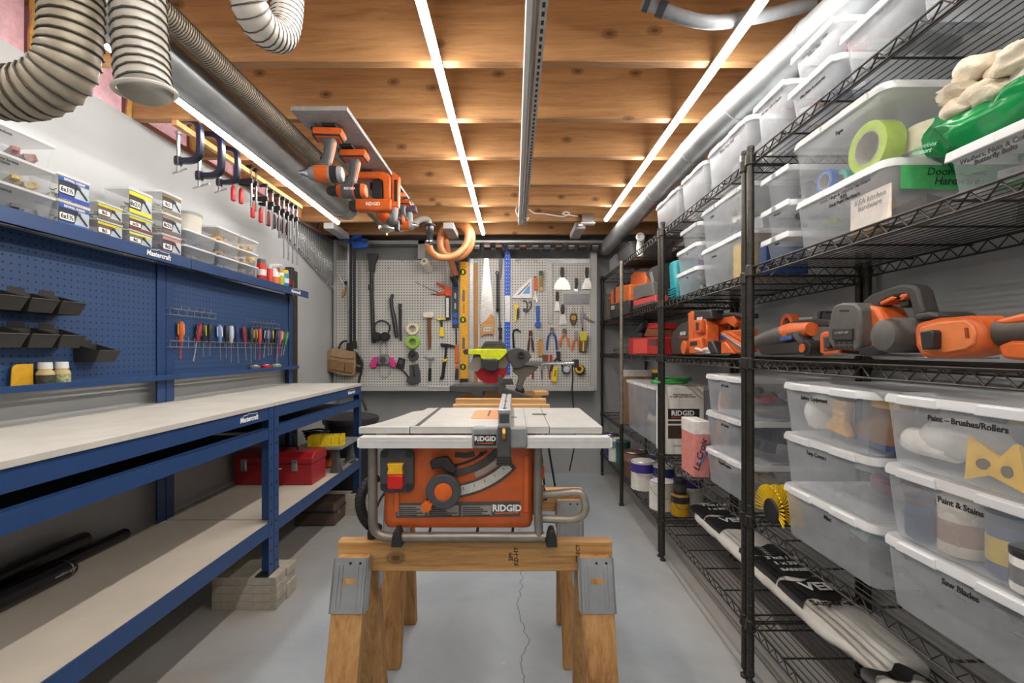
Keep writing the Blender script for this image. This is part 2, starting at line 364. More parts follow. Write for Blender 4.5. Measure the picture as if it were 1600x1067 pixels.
# ---------------------------------------------------------------- workbenches
LAM = wall_mat('dusty_laminate', 'b3b1ab', 'c3c1ba', 7); SHB = wall_mat('shelf_board', 'c0b8ab', 'cbc3b6', 5)
PEGB = dotmat('blue_pegboard', '2e4d7a', '0c1626', .0254, .0036)
BX = -1.135; BL = 1.225
def logo(parent, loc, s=1.0, rot=(90, 0, 0)):
    text('Mastercraft', .03*s, TXW, parent, loc, rot, .03, sx=.95, shear=.12)
    x, y, z = loc; m = MB(); m.tube([(x-.045*s, y, z+.017*s), (x-.01*s, y, z+.019*s), (x+.0*s, y, z+.025*s), (x+.012*s, y, z+.019*s), (x+.06*s, y, z+.0185*s)], .0012*s, 4)
    m.build('logo_line', TXW, parent)
def workbench(label):
    t = T('workbench', label, 'workbench', (BX, .925, 0), 90)
    L = BL
    MB().box(0, -.006, .936, L, .555, .955).build('worktop', LAM, t, .0015)
    for x, sx in ((0, 1), (L, -1)):
        b = MB().box(min(x, x+.042*sx), 0, .153, max(x, x+.042*sx), .003, .935).box(min(x, x+.003*sx), .003, .153, max(x, x+.003*sx), .055, .935)
        b.m(1)
        for k in range(12): b.cyl((x+.021*sx, -.0008, .2+.062*k), (x+.021*sx, .001, .2+.062*k), .005 if k % 3 else .007, n=10)
        lg = b.build('leg', [BLUE, M('bolt_dark', '10182a', .5)], t)
        MB().box(min(x, x+.05*sx), 0, .15, max(x, x+.05*sx), .06, .156).build('foot', BLACK, lg)
        MB().box(min(x, x+.05*sx), .51, .153, max(x, x+.05*sx), .513, 1.6).box(min(x, x+.003*sx), .513, .153, max(x, x+.003*sx), .555, 1.6).build('upright', BLUE, t, .001)
        for za, zb_ in ((.88, .936), (.33, .385)): MB().box(min(x, x+.003*sx), .05, za, max(x, x+.003*sx), .52, zb_).build('side_rail', BLUE, t)
    MB().box(.042, .002, .879, L-.042, .006, .936).box(.042, .002, .932, L-.042, .03, .936).build('front_rail', BLUE, t, .001)
    MB().box(.042, .002, .786, L-.042, .006, .839).box(.042, .002, .835, L-.042, .03, .839).build('lower_rail', BLUE, t, .001)
    MB().box(.042, .03, .80, L-.042, .5, .806).build('drawer_bottom', M('dark_steel', '1b1f2a', .5), t)
    MB().box(.05, .52, .879, L-.05, .525, .936).build('back_rail', BLUE, t)
    MB().box(.004, .006, .384, L-.004, .55, .398).build('lower_shelf', SHB, t, .001)
    MB().box(.042, .0, .335, L-.042, .0055, .400).build('shelf_rail', BLUE, t, .001)
    MB().box(.045, .518, 1.075, L-.045, .526, 1.6).build('pegboard', PEGB, t)
    MB().box(.0, .462, 1.063, L, .52, 1.068).box(.0, .459, 1.063, L, .463, 1.086).build('ledge', BLUE, t, .001)
    MB().box(0, .395, 1.622, L, .565, 1.626).box(0, .391, 1.584, L, .396, 1.632).build('top_shelf', BLUE, t, .001)
    logo(t, (1.03, .3895, 1.607)); logo(t, (1.03, .001, .905))
    return t
wb = workbench('nearer blue steel workbench with pegboard back holding black bins')
wb2 = dup(wb, (BX, 2.155, 0), label='farther blue steel workbench with a red toolbox on its lower shelf')
# wooden blocks under the legs
bw = M('block_wood', 'aba598', .8, scale=30)
blk = {0: 'nearer stack under the joint of the blue benches', 1: 'farther stack under the joint of the blue benches', 2: 'stack under the far end of the blue benches'}
n4 = ['bottom', 'second', 'third', 'topmost']
for s, y in ((0, 2.1), (1, 2.193), (2, 3.31)):
    for k in range(4):
        S(MB().box(-.15, 0, 0, .15+random.uniform(-.004, .004), .09, .0372), 'wood_block', bw, '%s wood block, %s' % (n4[k], blk[s]), 'wood block', (-1.245, y, .0379*k), 0, 'blocks under the bench legs', .002)
# black plastic bins on the near pegboard
def peg_bin(y0, ztop, label, w=.09, d=.1):
    t = T('hanging_bin', label, 'bin', (-1.653, y0+w/2, ztop-.07), 90, 'black bins on the blue pegboard')
    o = lambda k, z0, f: [(-k, -f, z0), (k, -f, z0), (k, 0, z0), (-k, 0, z0)]
    W2 = w/2
    outer0 = [(-W2+.006, -d+.02, 0), (W2-.006, -d+.02, 0), (W2-.003, 0, 0), (-W2+.003, 0, 0)]
    outer1 = [(-W2, -d, .042), (W2, -d, .042), (W2, 0, .07), (-W2, 0, .07)]
    inner1 = [(-W2+.003, -d+.003, .042), (W2-.003, -d+.003, .042), (W2-.003, -.003, .069), (-W2+.003, -.003, .069)]
    inner0 = [(-W2+.009, -d+.025, .004), (W2-.009, -d+.025, .004), (W2-.006, -.004, .004), (-W2+.006, -.004, .004)]
    MB().loft([outer0, outer1, inner1, inner0]).build('body', M('bin_black', '2c2b29', .55), t, .001, 20)
    MB().tube([(-W2, -d, .043), (W2, -d, .043)], .0025, 6).build('rim', M('bin_black', '2c2b29', .55), t)
    MB().box(-W2*.6, -.001, .06, W2*.6, .003, .085).build('hook', M('bin_black', '2c2b29', .55), t)
nb = ['leftmost', 'middle', 'rightmost']
for i, y in enumerate((1.367, 1.466, 1.564)):
    peg_bin(y, 1.395, 'black plastic bin on the blue pegboard, %s of the upper row' % nb[i])
    peg_bin(y, 1.278, 'black plastic bin on the blue pegboard, %s of the lower row of three' % nb[i])
peg_bin(1.705, 1.225, 'single black plastic bin hanging lower and to the right on the blue pegboard', .095)
# glue bottles and yellow plate on ledge
def glue(y, label, c1):
    t = T('glue_bottle', label, 'bottle', (-1.622, y, 1.0685), 90, 'bottles on the blue ledge')
    MB().lathe([(.022, 0), (.0245, .003), (.0245, .05), (.022, .058), (.0165, .064), (.0165, .067)], n=20).build('body', clearmat('glue_amber', 'd9c48a', .85, .2, .2), t)
    MB().lathe([(.019, .066), (.0195, .068), (.0185, .088), (.016, .09), (0, .09)], n=24).build('cap', WHITE, t)
    MB().lathe([(.0247, .008), (.0247, .046), (.0243, .046), (.0243, .008)], n=24).build('wrap', M('wrap'+c1, c1, .5, var=.7, scale=120), t)
glue(1.575, 'small bottle with dark label and white cap, next to the yellow spreader', '3a3d33')
glue(1.632, 'small bottle with floral label and white cap, right of the pair', '9fa27a')
o = S(MB().prism([(-.035, 0), (.035, 0), (.035, .085), (-.015, .085), (-.027, .08), (-.031, .07)], -.004, 0), 'spreader_plate', M('yellow_sheet', 'd9a524', .5), 'yellow plastic spreader plate leaning on the blue pegboard', 'spreader', (-1.64, 1.515, 1.0685), 90, bev=.001)
# ---------------------------------------------------------------- screwdrivers and racks on the far pegboard
WIRE = M('rack_wire', 'b9bbbd', .3, .9)
def rack(name, y0, y1, z, hooks, d, label):
    t = T(name, label, 'wire rack', (-1.654, y0, z), 90, 'small wire racks on the blue pegboard'); L = y1-y0; m = MB()
    for h in (0, -.03): m.tube([(0, 0, h), (0, -d, h), (L, -d, h), (L, 0, h)], .0017, 6)
    m.tube([(0, -.002, 0), (L, -.002, 0)], .0017, 6)
    for k in range(hooks+1):
        x = L*k/hooks; m.tube([(x, 0, .02), (x, -.006, 0), (x, -d, 0), (x, -d, -.03), (x, 0, -.03)], .0013, 5)
    return m.build('wires', WIRE, t)
rack('screwdriver_rack', 2.15, 3.2, 1.245, 26, .03, 'long silver wire rack on blue pegboard holding the screwdrivers')
rack('wire_hook_rack', 2.15, 2.48, 1.40, 6, .03, 'empty wire hook rack at the upper left of the blue pegboard')
rack('wire_basket', 2.82, 3.14, 1.378, 7, .04, 'empty wire basket at the upper right of the blue pegboard')
MATC = {}
def C_(h, r=.42):
    if h not in MATC: MATC[h] = M('paint_'+h, h, r)
    return MATC[h]
def screwdriver(y, c1, c2, L, label, r=.0125, lean=0, sm=None, hl=.1):
    t = T('screwdriver', label, 'screwdriver', (-1.634, y, 1.241), 0, 'screwdrivers in the wire rack', rot=(lean, 0, 0))
    # lean about x tilts along the wall
    MB().lathe([(.006, -.002), (r*.8, .004), (r*.65, .018), (r, .035), (r*1.02, hl*.6), (r*.9, hl*.93), (r*.5, hl), (0, hl)], n=10, c=(0, 0, 0)).build('handle', C_(c1), t, ang=50)
    if c2:
        st = MB()
        for k in range(3):
            a = 2*PI*k/3+.3; st.tube([(r*.9*math.cos(a), r*.9*math.sin(a), hl*.35), (r*.95*math.cos(a), r*.95*math.sin(a), hl*.6), (r*.88*math.cos(a), r*.88*math.sin(a), hl*.88)], .004, 6)
        st.build('grip', C_(c2), t)
    MB().cyl((0, 0, 0), (0, 0, -L), .003, .0026, 8).build('shaft', sm or STEEL, t)
for a in [
    (2.232, 'cf5a34', 'd9a238', .085, 'orange-red insulated screwdriver at the left end of the rack', .014, 0, C_('cf3a2a')),
    (2.345, 'a01f2a', '1d1d1f', .1, 'red and black screwdriver leaning, second from the left', .0125, -14),
    (2.395, '232427', 'e0c832', .075, 'black and yellow screwdriver between red and dark handles', .0125, 0),
    (2.445, '34373a', None, .07, 'plain charcoal screwdriver left of the blue marbled handle', .0115, 0),
    (2.53, '6d8fc4', 'eceef2', .1, 'blue and white marbled screwdriver with a bent grey shaft', .013, 4),
    (2.585, '2a2c30', None, .09, 'plain black screwdriver between the two marbled handles', .0115, 0),
    (2.63, 'c9ccd4', '5c7fb8', .115, 'white and blue marbled screwdriver beside the dark blue one', .014, 0),
    (2.69, '2c3f78', '26272b', .12, 'dark blue screwdriver with long bright shaft', .0125, 5),
    (2.765, '9a3038', '2b3a60', .105, 'maroon screwdriver with a navy grip, near the rack middle', .0125, 8),
    (2.83, '3c3f44', None, .125, 'black and grey screwdriver with long silver shaft, rack middle', .013, 0),
    (2.875, '54402c', 'c9a24a', .1, 'dark brown screwdriver with tan stripes', .0115, 0),
    (2.925, 'd4522f', '222326', .1, 'orange-red insulated screwdriver in the middle of the rack', .013, 0, C_('cf3a2a')),
    (2.99, '23305c', 'aeb4c0', .09, 'navy screwdriver with silver stripes, right of the orange-red one', .0125, -10),
    (3.03, '5d6168', '2a3f80', .08, 'grey and navy screwdriver beside the yellow-striped one', .0115, 0),
    (3.066, '2a2b2c', 'd8cc34', .075, 'black screwdriver with yellow stripes', .012, 0),
    (3.118, '202226', None, .13, 'black screwdriver with long black shaft, leaning left', .0125, -8, IRON),
    (3.15, '2a52a0', None, .13, 'bright blue screwdriver with long silver shaft', .0125, -6),
    (3.178, 'd9582e', 'e9e4da', .09, 'orange screwdriver with a red shaft near the right end', .0125, -12, C_('cf3a2a')),
    (3.215, '1f5a3c', '1f2022', .085, 'dark green screwdriver, second from the right end', .012, -14),
    (3.25, '2f8a4c', '163524', .08, 'bright green screwdriver at the right end of the rack', .0125, -18)]: screwdriver(*a)
for y, h, lb in ((2.86, '6a6c60', 'grey round magnetic dish on the blue ledge, leftmost of three'), (2.99, 'b02a34', 'red round magnetic dish on the blue ledge'), (3.12, '8a927a', 'grey-green round magnetic dish on the blue ledge, rightmost of three')):
    t = T('tape_puck', lb, 'dish', (-1.63, y, 1.0685), 0, 'round dishes on the blue ledge')
    MB().lathe([(.02, 0), (.03, .006), (.034, .028), (.026, .036), (0, .037)], n=18).build('body', C_(h), t); MB().ring((0, 0, .036), .02, .003).build('rim', STEEL, t)
# black folded panel behind bench end
t = T('black_board', 'tall black boards leaning on the left wall beyond the benches', 'board', (-1.705, 3.39, .2))
MB().box(0, 0, 0, .05, .045, 1.62).box(0, .05, 0, .05, .095, 1.6).build('panel', M('black_laminate', '2c2a28', .6), t, .004)
MB().box(.05, .015, .3, .053, .08, .36).build('bracket', IRON, t); MB().box(.05, .02, 1.4, .0515, .03, 1.52).build('print', C_('c03030'), t)
# ---------------------------------------------------------------- items on the blue top shelf
SHZ = 1.6265
def tub(w, d, h, y, z, label, lid='CLID', cat='container', txt=None, x=-1.555, group='clear boxes on the blue shelf', fill=None):
    t = T('storage_box', label, cat, (x, y, z), 90, group)
    r = rrect(w*.9, d*.9, .012, 3, 0, d/2); r2 = rrect(w, d, .014, 3, 0, d/2)
    MB().loft([[(a, b, 0) for a, b in r], [(a, b, h-.006) for a, b in r2]], True, False).build('body', CLEAR, t)
    r3 = rrect(w+.008, d+.008, .015, 3, 0, d/2); r4 = rrect(w-.01, d-.01, .012, 3, 0, d/2)
    MB().loft([[(a, b, h-.009) for a, b in r3], [(a, b, h-.001) for a, b in r3], [(a, b, h) for a, b in r4]]).build('lid', LIDM if lid == 'LIDM' else CLID, t)
    if txt: text(txt, .012, TXB, t, (0, -.0012, h*.72), bold=.02)
    if fill:
        r5 = rrect(w*.8, d*.8, .012, 3, 0, d/2)
        m = MB(); rr = random.Random(int(y*1000))
        for k in range(14): m.cb((rr.uniform(-w*.34, w*.34), d/2+rr.uniform(-d*.34, d*.34), .004+h*rr.uniform(.06, .3)), (w*rr.uniform(.1, .25), d*rr.uniform(.1, .25), h*rr.uniform(.08, .25)), (rr.uniform(-20, 20), rr.uniform(-20, 20), rr.uniform(0, 90)))
        f = S(m, 'hardware_pieces', M('mix_'+fill, fill, .5, .3, .6, 90), 'loose small hardware inside the '+label, 'hardware', (x, y, z+.002), 90, 'loose hardware in clear boxes', kind='stuff')
    return t
tub(.34, .13, .088, 1.375, SHZ, 'clear lidded box on the blue shelf, lowest of the left stack', txt='Bits Electrical', fill='4a4c50')
tub(.34, .13, .088, 1.375, SHZ+.0885, 'clear lidded box on the blue shelf, middle of the left stack', txt='Miscellaneous Screws\nSet / Frame', fill='a08a50')
tub(.34, .13, .088, 1.375, SHZ+.177, 'clear lidded box on the blue shelf, top of the left stack', txt='Wall Anchors', fill='8a5a5c')
def screwbox(y, w, h, z, c1, c2, c3, num, label, d=.1, top=None):
    t = T('screw_box', label, 'screw box', (-1.555, y, z), 90, 'labelled screw boxes on the blue shelf')
    MB().loft([[(a, b, 0) for a, b in rrect(w*.96, d*.96, .005, 2, 0, d/2)], [(a, b, h*.9) for a, b in rrect(w*.99, d*.99, .005, 2, 0, d/2)]], True, False).build('tub', CLEAR, t)
    MB().loft([[(a, b, h*.9) for a, b in rrect(w, d+.004, .005, 2, 0, d/2)], [(a, b, h-.001) for a, b in rrect(w, d+.004, .005, 2, 0, d/2)]]).build('lid', CLID, t)
    m = MB(); m.box(-w*.45, .0005, h*.06, w*.45, .0015, h*.86); lb = m.build('label', C_(c1, .5), t)
    MB().box(-w*.45, -.0008, h*.72, w*.45, .001, h*.86).build('band', C_(c2, .5), lb); MB().box(-w*.45, -.0008, h*.06, w*.45, .001, h*.2).build('band', C_(c3, .5), lb)
    MB().prism([(0, h*.2), (w*.45, h*.2), (w*.45, h*.72), (w*.12, h*.72)], -.0006, .001).build('picture', C_('b9c4cc', .5), lb)
    MB().tube([(w*.12, -.001, h*.62), (w*.38, -.001, h*.26)], w*.03, 6).ell((w*.12, -.002, h*.62), (w*.06, .004, w*.06)).build('screw_picture', DK, lb)
    MB().prism(rrect(w*.42, h*.26, h*.05, 3, -w*.22, h*.4), -.0012, .001).build('number_plate', C_('f4f4f2', .5), lb)
    text(num, h*.25, TXB, lb, (-w*.22, -.0016, h*.4), bold=.02, sx=.85); 
    if top: text(top, h*.12, TXW, lb, (0, -.0014, h*.79), bold=.02, sx=.8)
    m = MB(); rr = random.Random(int(y*999+z*77))
    for k in range(40):
        c = (rr.uniform(-w*.35, w*.35), d*.55+rr.uniform(-d*.3, d*.3), h*rr.uniform(.06, .5)); a = rr.uniform(0, PI)
        m.cyl(c, (c[0]+.02*math.cos(a), c[1]+.02*math.sin(a), c[2]+rr.uniform(-.006, .01)), .002, .001, 5)
    S(m, 'screws', M('zinc', '8d8878', .4, .7), 'loose screws inside the '+label, 'screws', (-1.555, y, z+.002), 90, 'screws inside their boxes', kind='stuff')
screwbox(1.61, .122, .092, SHZ, '26303f', '2a5fb0', '2a62b8', '6x1½', 'lower blue drywall screw box', top='DRYWALL SCREWS')
screwbox(1.61, .122, .092, SHZ+.0925, '2b2f3c', '2a56a8', '2a4fb4', '6x1½', 'upper blue drywall screw box', top='DRYWALL SCREWS')
screwbox(1.753, .115, .067, SHZ, '6f5a52', 'c8c032', '7a4c44', '8x2', 'yellow-banded screw box at the bottom of the pair right of the blue ones')
screwbox(1.753, .115, .067, SHZ+.0675, '6f5a52', 'c8c032', '7a6c64', '8x2', 'yellow-banded screw box at the top of the pair right of the blue ones')
screwbox(1.897, .125, .065, SHZ, '77736a', 'd6d46a', 'd0cc60', '8x2', 'grey-labelled screw box at the base of the stack of three')
screwbox(1.897, .125, .062, SHZ+.0655, '5f4a44', 'c8c43a', '8a3a36', '6x1¼', 'red and yellow screw box in the middle of the stack of three')
screwbox(1.897, .125, .108, SHZ+.128, '3a3a36', 'ded42c', 'e0d62e', '8x2½', 'tall bright yellow screw box on top of the stack of three')
screwbox(2.07, .122, .094, SHZ, '4a3e4c', 'c08a80', '7a6a70', '8x3', 'pink-banded screw box at the base of the brown-labelled stack')
screwbox(2.07, .122, .094, SHZ+.0945, '453c44', '8a7a68', '7a6a5c', '8x2½', 'brown-labelled screw box in the middle of its stack')
screwbox(2.07, .122, .094, SHZ+.189, '453a38', '7a6a4c', '8a7c6a', '8x2', 'brown-labelled screw box on top of its stack beside the round tub')
for i, (y, w, ks) in enumerate(((2.265, .23, 2), (2.485, .19, 3), (2.68, .18, 3))):
    pos = ['under the round tub', 'in the middle column', 'beside the spray cans'][i]
    for k in range(ks):
        tub(w, .13, .0755, y, SHZ+.076*k, 'clear box with white lid %s, %s' % (pos, ['lowest layer', 'second layer', 'top layer'][k]), 'LIDM', fill=['77706a', '5b6a78', '8c6b52', 'c99a28'][(i+k) % 4] if not (i == 2 and k == 2) else 'd9a018')
t = T('round_tub', 'round translucent tub with dark lid rim on the clear boxes', 'tub', (-1.62, 2.26, SHZ+.1525))
MB().lathe([(.052, 0), (.055, .002), (.06, .09), (.06, .094)], n=28).build('body', clearmat('milky_tub', 'e6e0d2', .7, .4, .3), t)
MB().lathe([(.062, .085), (.062, .097), (.058, .1), (0, .1)], n=28).build('lid', M('grey_lid', '9a9c98', .5), t)
def can(y, h, r, c, cap, label, band=None, x=-1.6, name='spray_can', cat='spray can', nz=False):
    t = T(name, label, cat, (x, y, SHZ), 0, 'cans on the blue shelf')
    MB().lathe([(r*.95, 0), (r, .004), (r, h*.78), (r*.9, h*.82)], n=20).build('body', C_(c, .35), t)
    MB().lathe([(r*.93, h*.79), (r*.9, h*.97), (r*.8, h), (0, h)], n=20).build('cap', C_(cap), t)
    if band: MB().lathe([(r*1.01, h*.3), (r*1.01, h*.55), (r*.99, h*.55), (r*.99, h*.3)], n=20).build('label', C_(band), t)
can(2.83, .16, .027, '2a2b2d', 'e6be20', 'black spray can with yellow cap behind the red can', x=-1.64)
can(2.885, .15, .028, 'c42a26', '55585a', 'red spray can with grey cap on the blue shelf', 'eeeae2')
can(2.955, .125, .018, 'd63a2c', 'c9cbcc', 'slim red can with silver top beside the white spray bottle', x=-1.585)
can(3.17, .13, .03, '2f86b8', 'e8c41c', 'blue spray can with yellow cap near the shelf end', 'e6e8ea')
t = T('spray_bottle', 'white spray bottle with red trigger and orange label', 'spray bottle', (-1.6, 3.04, SHZ), 90, 'cans on the blue shelf')
MB().lathe([(.033, 0), (.035, .004), (.034, .08), (.014, .115), (.012, .13)], n=18).build('body', WHITE, t); MB().box(-.016, -.035, .125, .016, .02, .148).box(-.009, -.05, .134, .009, -.03, .145).build('head', WHITE, t, .003)
MB().prism([(-.03, .125), (-.024, .125), (-.03, .095), (-.036, .097)], -.004, .004, 'yz').build('trigger', REDP, t); MB().lathe([(.0356, .012), (.0353, .06), (.034, .06), (.034, .012)], n=18).build('label', C_('e07a2c'), t)
can(3.105, .1, .022, 'a9c43a', 'e9ebe6', 'small lime-green can right of the white spray bottle', x=-1.59)
can(3.245, .15, .026, '202124', '2a2b2e', 'plain black can at the far end of the blue shelf', 'b8282c', x=-1.62)
# ---------------------------------------------------------------- lower shelf items
t = T('toolbox', 'red metal toolbox on the lower shelf of the farther bench', 'toolbox', (-1.43, 2.70, .3985))
RED = M('red_enamel', '9c1c26', .35)
MB().box(-.232, 0, 0, .232, .2, .125).build('body', RED, t, .004)
MB().prism([(-.005, .128), (.205, .128), (.205, .162), (.17, .19), (.03, .19), (-.005, .162)], -.236, .236, 'yz').build('lid', RED, t, .004)
for x in (-.17, .13):
    MB().box(x-.018, -.008, .085, x+.018, 0, .155).box(x-.013, -.012, .1, x+.013, -.006, .14).build('latch', CHROME, t, .002)
MB().tube(cr([(-.1, .1, .188), (-.09, .1, .21), (0, .1, .215), (.09, .1, .21), (.1, .1, .188)]), .006, 8).build('handle', IRON, t)
MB().box(-.03, -.0065, .095, .055, -.0045, .103).build('badge', C_('e4d9cf'), t)
t = T('router_table', 'grey benchtop router table on the lower shelf behind the red toolbox', 'router table', (-1.27, 2.95, .3985))
MB().box(-.15, 0, .155, .15, .36, .168).box(-.15, 0, .168, .15, .1, .172).box(-.15, .25, .168, .15, .36, .172).build('table', GREY, t, .003)
for x in (-.1, .1):
    for y in (.05, .31):
        MB().loft([[(x+a*1.6, y+b*1.6, 0) for a, b in rrect(.045, .045, .01)], [(x+a, y+b, .06) for a, b in rrect(.045, .045, .01)], [(x*.9+a, y+b, .155) for a, b in rrect(.05, .04, .01)]]).build('foot', DK, t)
MB().lathe([(.04, 0), (.055, .01), (.055, .11), (.04, .15)], (0, .18, .004), n=20).build('motor', ORANGE, t)
MB().cyl((.02, .1, .09), (.02, .09, .09), .02).build('switch', BLACK, t); MB().box(-.11, .155, .172, .11, .175, .23).build('fence', DK, t, .003)
for k in range(2): MB().tube([(-.14+.27*k, .05, .03), (-.14+.27*k, .31, .03)], .007, 8).build('rail', STEEL, t)
t = T('miter_box', 'yellow plastic mitre box resting on the grey router table', 'mitre box', (-1.235, 3.0, .571), 12)
Y2 = M('bright_yellow', 'e6cc1e', .4)
MB().box(-.11, -.035, 0, .11, .045, .012).build('base', Y2, t, .002)
for y in (-.035, .033):
    m = MB()
    for a, b in ((-.11, -.085), (-.08, -.03), (-.025, .03), (.035, .08), (.085, .11)): m.box(a, y, .012, b, y+.012, .07)
    m.build('wall', Y2, t, .001)
t = T('bundled_cord', 'black bundled cord lying beside the yellow mitre box', 'cord', (-1.4, 3.22, .571), 0)
m = MB()
for k in range(4): m.tube([((.07+.01*k)*math.cos(a)*.9, .06*math.sin(a), .008+.016*k+.004*math.sin(3*a+k)) for a in [2*PI*i/20 for i in range(20)]], .007, 6, True)
m.build('coil', BLACK, t)
def tubeitem(x, y1, r, z, label, band=False):
    t = T('black_tube', label, 'tube', (x, .95, z), 0, 'black tubes on the near lower shelf')
    MB().tube([(0, 0, 0), (0, y1-.95-.01, 0), (0, y1-.95, 0)], [r, r, r*.85], 16).build('body', M('tube_black', '17171a', .35), t)
    if band:
        MB().hoop(r*1.04, r*.9, 0, .005, (0, y1-.975, 0), 'y').build('band', STEEL, t)
        text('outdoor gear', .014, C_('b0b0b0'), t, (r*1.01, .62, .004), (90, 0, 90), shear=.1)
tubeitem(-1.645, 1.93, .024, .4235, 'thin black tube against the wall on the near lower shelf, reaching farthest')
tubeitem(-1.645, 1.75, .028, .477, 'black tube lying on top of the other tubes by the wall')
tubeitem(-1.575, 1.62, .03, .4295, 'black tube with a silver ring and lettering on the near lower shelf', True)
# black bin behind bench end
t = T('round_bin', 'black round bin with a wide domed lid beyond the bench end', 'bin', (-1.32, 3.69, 0))
MB().lathe([(.17, 0), (.175, .01), (.2, .6), (.2, .62)], n=32).build('body', BLACK, t)
MB().lathe([(.215, .615), (.22, .64), (.215, .66), (.1, .69), (0, .695)], n=32).build('lid', M('bin_lid', '33343a', .4), t)
t = T('floor_crate', 'brown and black tool case on the floor under the far bench', 'case', (-1.36, 3.1, 0), 0)
MB().box(-.14, 0, 0, .14, .2, .16).build('body', M('case_brown', '54453a', .6), t, .01); MB().box(-.142, -.004, .09, .142, .204, .102).build('seam', BLACK, t)
MB().cyl((.141, .06, .08), (.146, .06, .08), .018).build('dial', STEEL, t)
# ---------------------------------------------------------------- clamps
S(MB().box(-.012, 0, .017, .012, 1.22, .042), 'clamp_rail', LWOOD, 'thin wooden strip under the joists carrying the clamps', 'rail', (-1.53, 2.05, 2.197), bev=.001)
def cclamp(y, s, label, dz=0):
    t = T('c_clamp', label, 'c-clamp', (-1.53, y, 2.243+dz), 0, 'navy C-clamps')
    p = [(-.012, 0, .006), (.05, 0, .006), (.085, 0, -.01), (.095, 0, -.04), (.095, 0, -.13), (.082, 0, -.165), (.05, 0, -.178), (-.018, 0, -.178)]
    p = [(a*s, b, c*s) for a, b, c in p]
    MB().tube(cr(p, 3), [.0175*s]*22, 4, flat=1.0, ph=PI/4).build('frame', NAVY, t, .003, 50)
    MB().cyl((-.004*s, 0, -.16*s), (-.004*s, 0, -.198*s), .016*s).build('boss', NAVY, t, .001)
    sc = MB().cyl((-.004*s, 0, -.05), (-.004*s, 0, -.23*s), .0075*s, n=10).build('screw', STEEL, t)
    MB().lathe([(.012*s, -.048), (.012*s, -.056), (.007*s, -.06)], (-.004*s, 0, 0), n=12).build('pad', STEEL, sc)
    MB().cyl((-.05*s, .03, -.224*s), (.06*s, -.03, -.224*s), .004*s, n=8).build('handle_bar', STEEL, t)
cclamp(2.08, 1.0, 'navy C-clamp hanging nearest, at the start of the wooden strip'); cclamp(2.22, 1.08, 'navy C-clamp hanging second on the wooden strip')
cclamp(2.37, .95, 'smaller navy C-clamp hanging third on the wooden strip')
def barclamp(y, L, label, hc, zt=0, hx=-.085):
    t = T('bar_clamp', label, 'bar clamp', (-1.53, y, 2.262+zt), 0, 'bar clamps on the wooden strip')
    MB().box(.0135, -.004, -L, .0215, .004, 0).build('bar', STEEL, t, .0008)
    MB().prism([(.026, .004), (.026, -.02), (-.01, -.014), (-.022, -.018), (-.022, -.006), (0, .002)], -.008, .008).build('top_jaw', IRON, t, .002)
    MB().prism([(.028, -.072), (.028, -.1), (.008, -.108), (hx*.9, -.098), (hx-.012, -.094), (hx-.012, -.08), (0, -.076)], -.008, .008).build('sliding_jaw', IRON, t, .002)
    MB().cyl((hx, 0, -.062), (hx, 0, -.15), .004, n=8).build('spindle', STEEL, t)
    MB().lathe([(.006, -.205), (.013, -.2), (.0135, -.17), (.012, -.125), (.007, -.112)], (hx, 0, 0), n=10).build('handle', hc, t)
RH = M('red_handle', 'c02a22', .4)
for i, (y, L, zt, hx, hc, lb) in enumerate([
    (2.62, .24, 0, -.085, RH, 'short bar clamp with red handle, nearest of the bar clamps'), (2.67, .25, 0, -.07, RH, 'short bar clamp with red handle, second of the bar clamps'),
    (2.78, .24, -.05, -.065, RH, 'bar clamp with red handle hanging lower, third of the bar clamps'), (2.85, .25, -.06, -.055, RH, 'bar clamp with red handle hanging lower, fourth of the bar clamps'),
    (2.93, .28, -.06, -.05, M('maroon_handle', '7a1c22', .4), 'bar clamp with dark red handle left of the long ones'),
    (2.99, .4, -.06, -.045, BLACK, 'long silver bar clamp, nearest of the four long ones'), (3.05, .4, -.06, -.045, BLACK, 'long silver bar clamp, second of the four long ones'),
    (3.11, .41, -.06, -.045, BLACK, 'long silver bar clamp, third of the four long ones'), (3.17, .41, -.06, -.045, BLACK, 'long silver bar clamp, farthest of the four long ones')]):
    barclamp(y, L, lb, hc, zt, hx)
# ---------------------------------------------------------------- wrenches in a row on the left wall
S(MB().box(0, 0, 0, .01, .98, .02), 'wrench_rail', DK, 'slim dark rail on the left wall above the wrenches', 'rail', (-1.71, 3.3, 2.205), bev=.001)
for i in range(26):
    f = i/25; y = 3.32+.92*f; L = .15+.27*f**1.15; w = .011+.008*f
    t = T('combination_wrench', 'chrome combination wrench on the left wall, %s from the near end of the graded row' % ORD[i], 'wrench', (-1.698, y, 2.2), 90, 'graded wrenches on the left wall')
    MB().hoop(w*1.0, w*.58, -.004, .004, (0, -.006, 0), 'y', 14).build('ring_end', CHROME, t)
    MB().prism([(-w*.38, -w*.8), (w*.38, -w*.8), (w*.3, -L+w*1.5), (-w*.3, -L+w*1.5)], -.0085, -.003).build('shank', CHROME, t, .001)
    hd = [(w*1.25*math.cos(a), w*1.25*math.sin(a)-L) for a in [math.radians(d) for d in range(-50, 231, 28)]]
    MB().prism(hd+[(-w*.5, -L-w*.3), (-w*.5, -L+w*.2), (w*.5, -L+w*.2), (w*.5, -L-w*.3)], -.0095, -.002).build('open_end', CHROME, t, .001)
